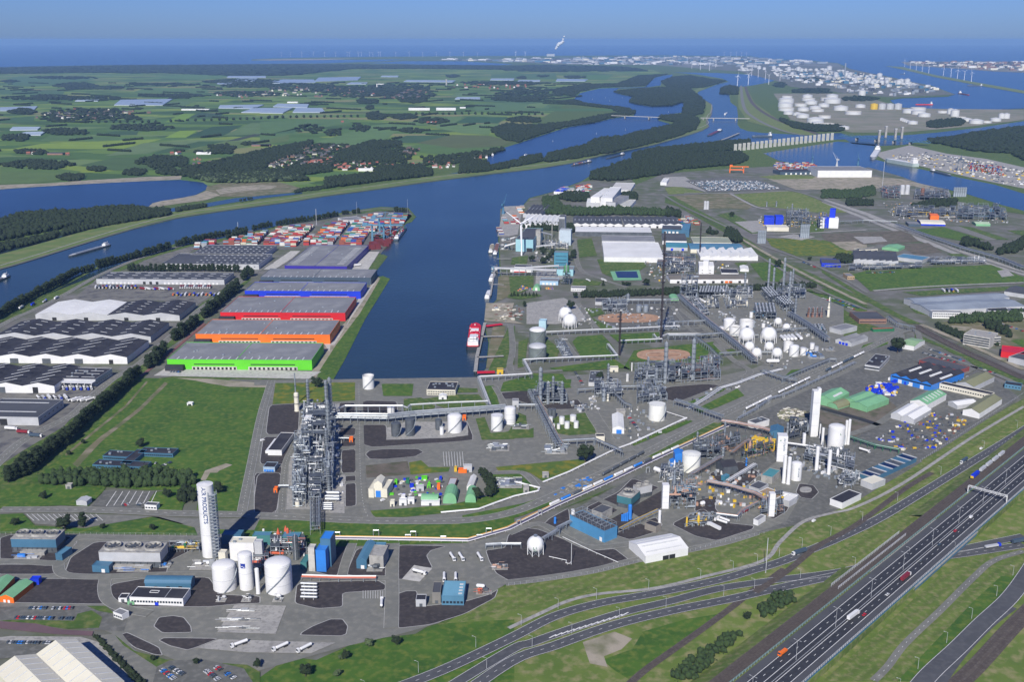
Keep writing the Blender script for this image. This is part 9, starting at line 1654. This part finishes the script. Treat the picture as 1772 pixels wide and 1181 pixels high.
sg=ce('D',1150,110)[1];t=ad('sign_gantry','white lattice sign gantry spanning the motorway','gantry',de(ew+1,sg),dr+mp/2);Wg=ea-ew;m=MB();m.box(0,0,0,.6,1.4,8);m.box(Wg,0,0,.6,1.4,8);m.B('leg',aA,t);m=MB()
for s_ in(-.8,.8):m.box(Wg/2,s_,7,Wg,.25,.25);m.box(Wg/2,s_,8.4,Wg,.25,.25);[m.tube((Wg*k/16,s_,7+(k%2)*1.4),(Wg*(k+1)/16,s_,8.4-(k%2)*1.4),.12,4)for k in range(16)]
m.B('truss',aA,t);[MB().box(Wg*f,-1,6.6,3,.3,2).B('sign_panel',aD,t)for f in(.12,.28,.42,.62,.8)]
def eM(aJ,v,aw,h=2.6,bD=aB):
 W=bu(v,aw);o=W[0];t=ad('fence',aJ,'fence',(o.x,o.y,.5));m=MB();W=[p-o for p in W]
 for a,b in zip(W,W[1:]):
  L=(b-a).length;an=dt(a,b);c=(a+b)/2;[m.box(c.x,c.y,z,L,.07,.07,an)for z in(h,h*.5)];[m.box(*a.lerp(b,i/max(1,int(L/5))).xy,0,.14,.14,h,an)for i in range(int(L/5))]
 m.B('posts_and_rails',bD,t)
eM('long wire fence along the gravel plots and the verge','C',[(0,640),(200,615),(480,570),(760,500),(1000,455),(1200,400),(1472,340)]);eM('pale wall like fence round the contractor yard','J',[(870,945),(1210,720),(1575,480)],2.2);eM('fence in front of the front lawn','A',[(0,350),(420,350),(1120,358)])
C_=np.array([(0,0,190),(25,0,230),(60,0,280),(95,0,320),(150,0,345),(190,0,380),(200,0,440),(230,0,520)],float);p=P('R',440,182);C_[:,0]+=p.x;C_[:,1]+=p.y;o=bpy.data.objects.new('smoke',dJ('smoke',C_,np.array([[30,30,30],[38,38,38],[50,50,44],[55,55,46],[52,52,44],[50,50,40],[30,30,30],[26,26,16]],float),aA,3,True,.85,1.15));dQ.objects.link(o);cB(o,'white smoke plume over the far power station','smoke',None,'stuff');aV('power_station','pale power station block under the smoke plume','R',60,None,None,None,aB,aA,'flat',cF=(P('R',405,186),0,210,80))
hz=cB(MB().box(0,42500,-3,250000,95000,468).B('haze',[]),'thin blue air between the near plants and the sea','haze',None,'stuff')
hm=bpy.data.materials.new('air');hm.use_nodes=True;n_=hm.node_tree;n_.nodes.remove(n_.nodes['Principled BSDF']);pv=n_.nodes.new('ShaderNodeVolumePrincipled');pv.inputs['Color'].default_value=(.34,.6,1,1);pv.inputs['Density'].default_value=2.5e-5;pv.inputs['Anisotropy'].default_value=0
n_.links.new(pv.outputs[0],n_.nodes['Material Output'].inputs['Volume']);hz.data.materials.append(hm)
by={}
for o in list(dQ.objects):
 if o.parent is None and 'label'in o and o.get('kind')is None and o.type in('EMPTY','MESH'):by.setdefault(o['label'],[]).append(o)
OR='zeroth second third fourth fifth sixth seventh eighth ninth tenth eleventh twelfth'.split()
for lb,gb in by.items():
 n=len(gb)
 if 1<n<=50 and len(lb.split())<=13:
  gb.sort(key=lambda o:o.location.x/max(o.location.y,1))
  for i,o in enumerate(gb):
   q=i+1;o['label']=lb+', '+('leftmost'if i==0 else 'rightmost'if q==n else(OR[i]if q<=12 else '%d%s'%(q,{1:'st',2:'nd',3:'rd'}.get(q%10 if q>20 else 0,'th')))+' from left')
   if 'group'not in o:o['group']=lb
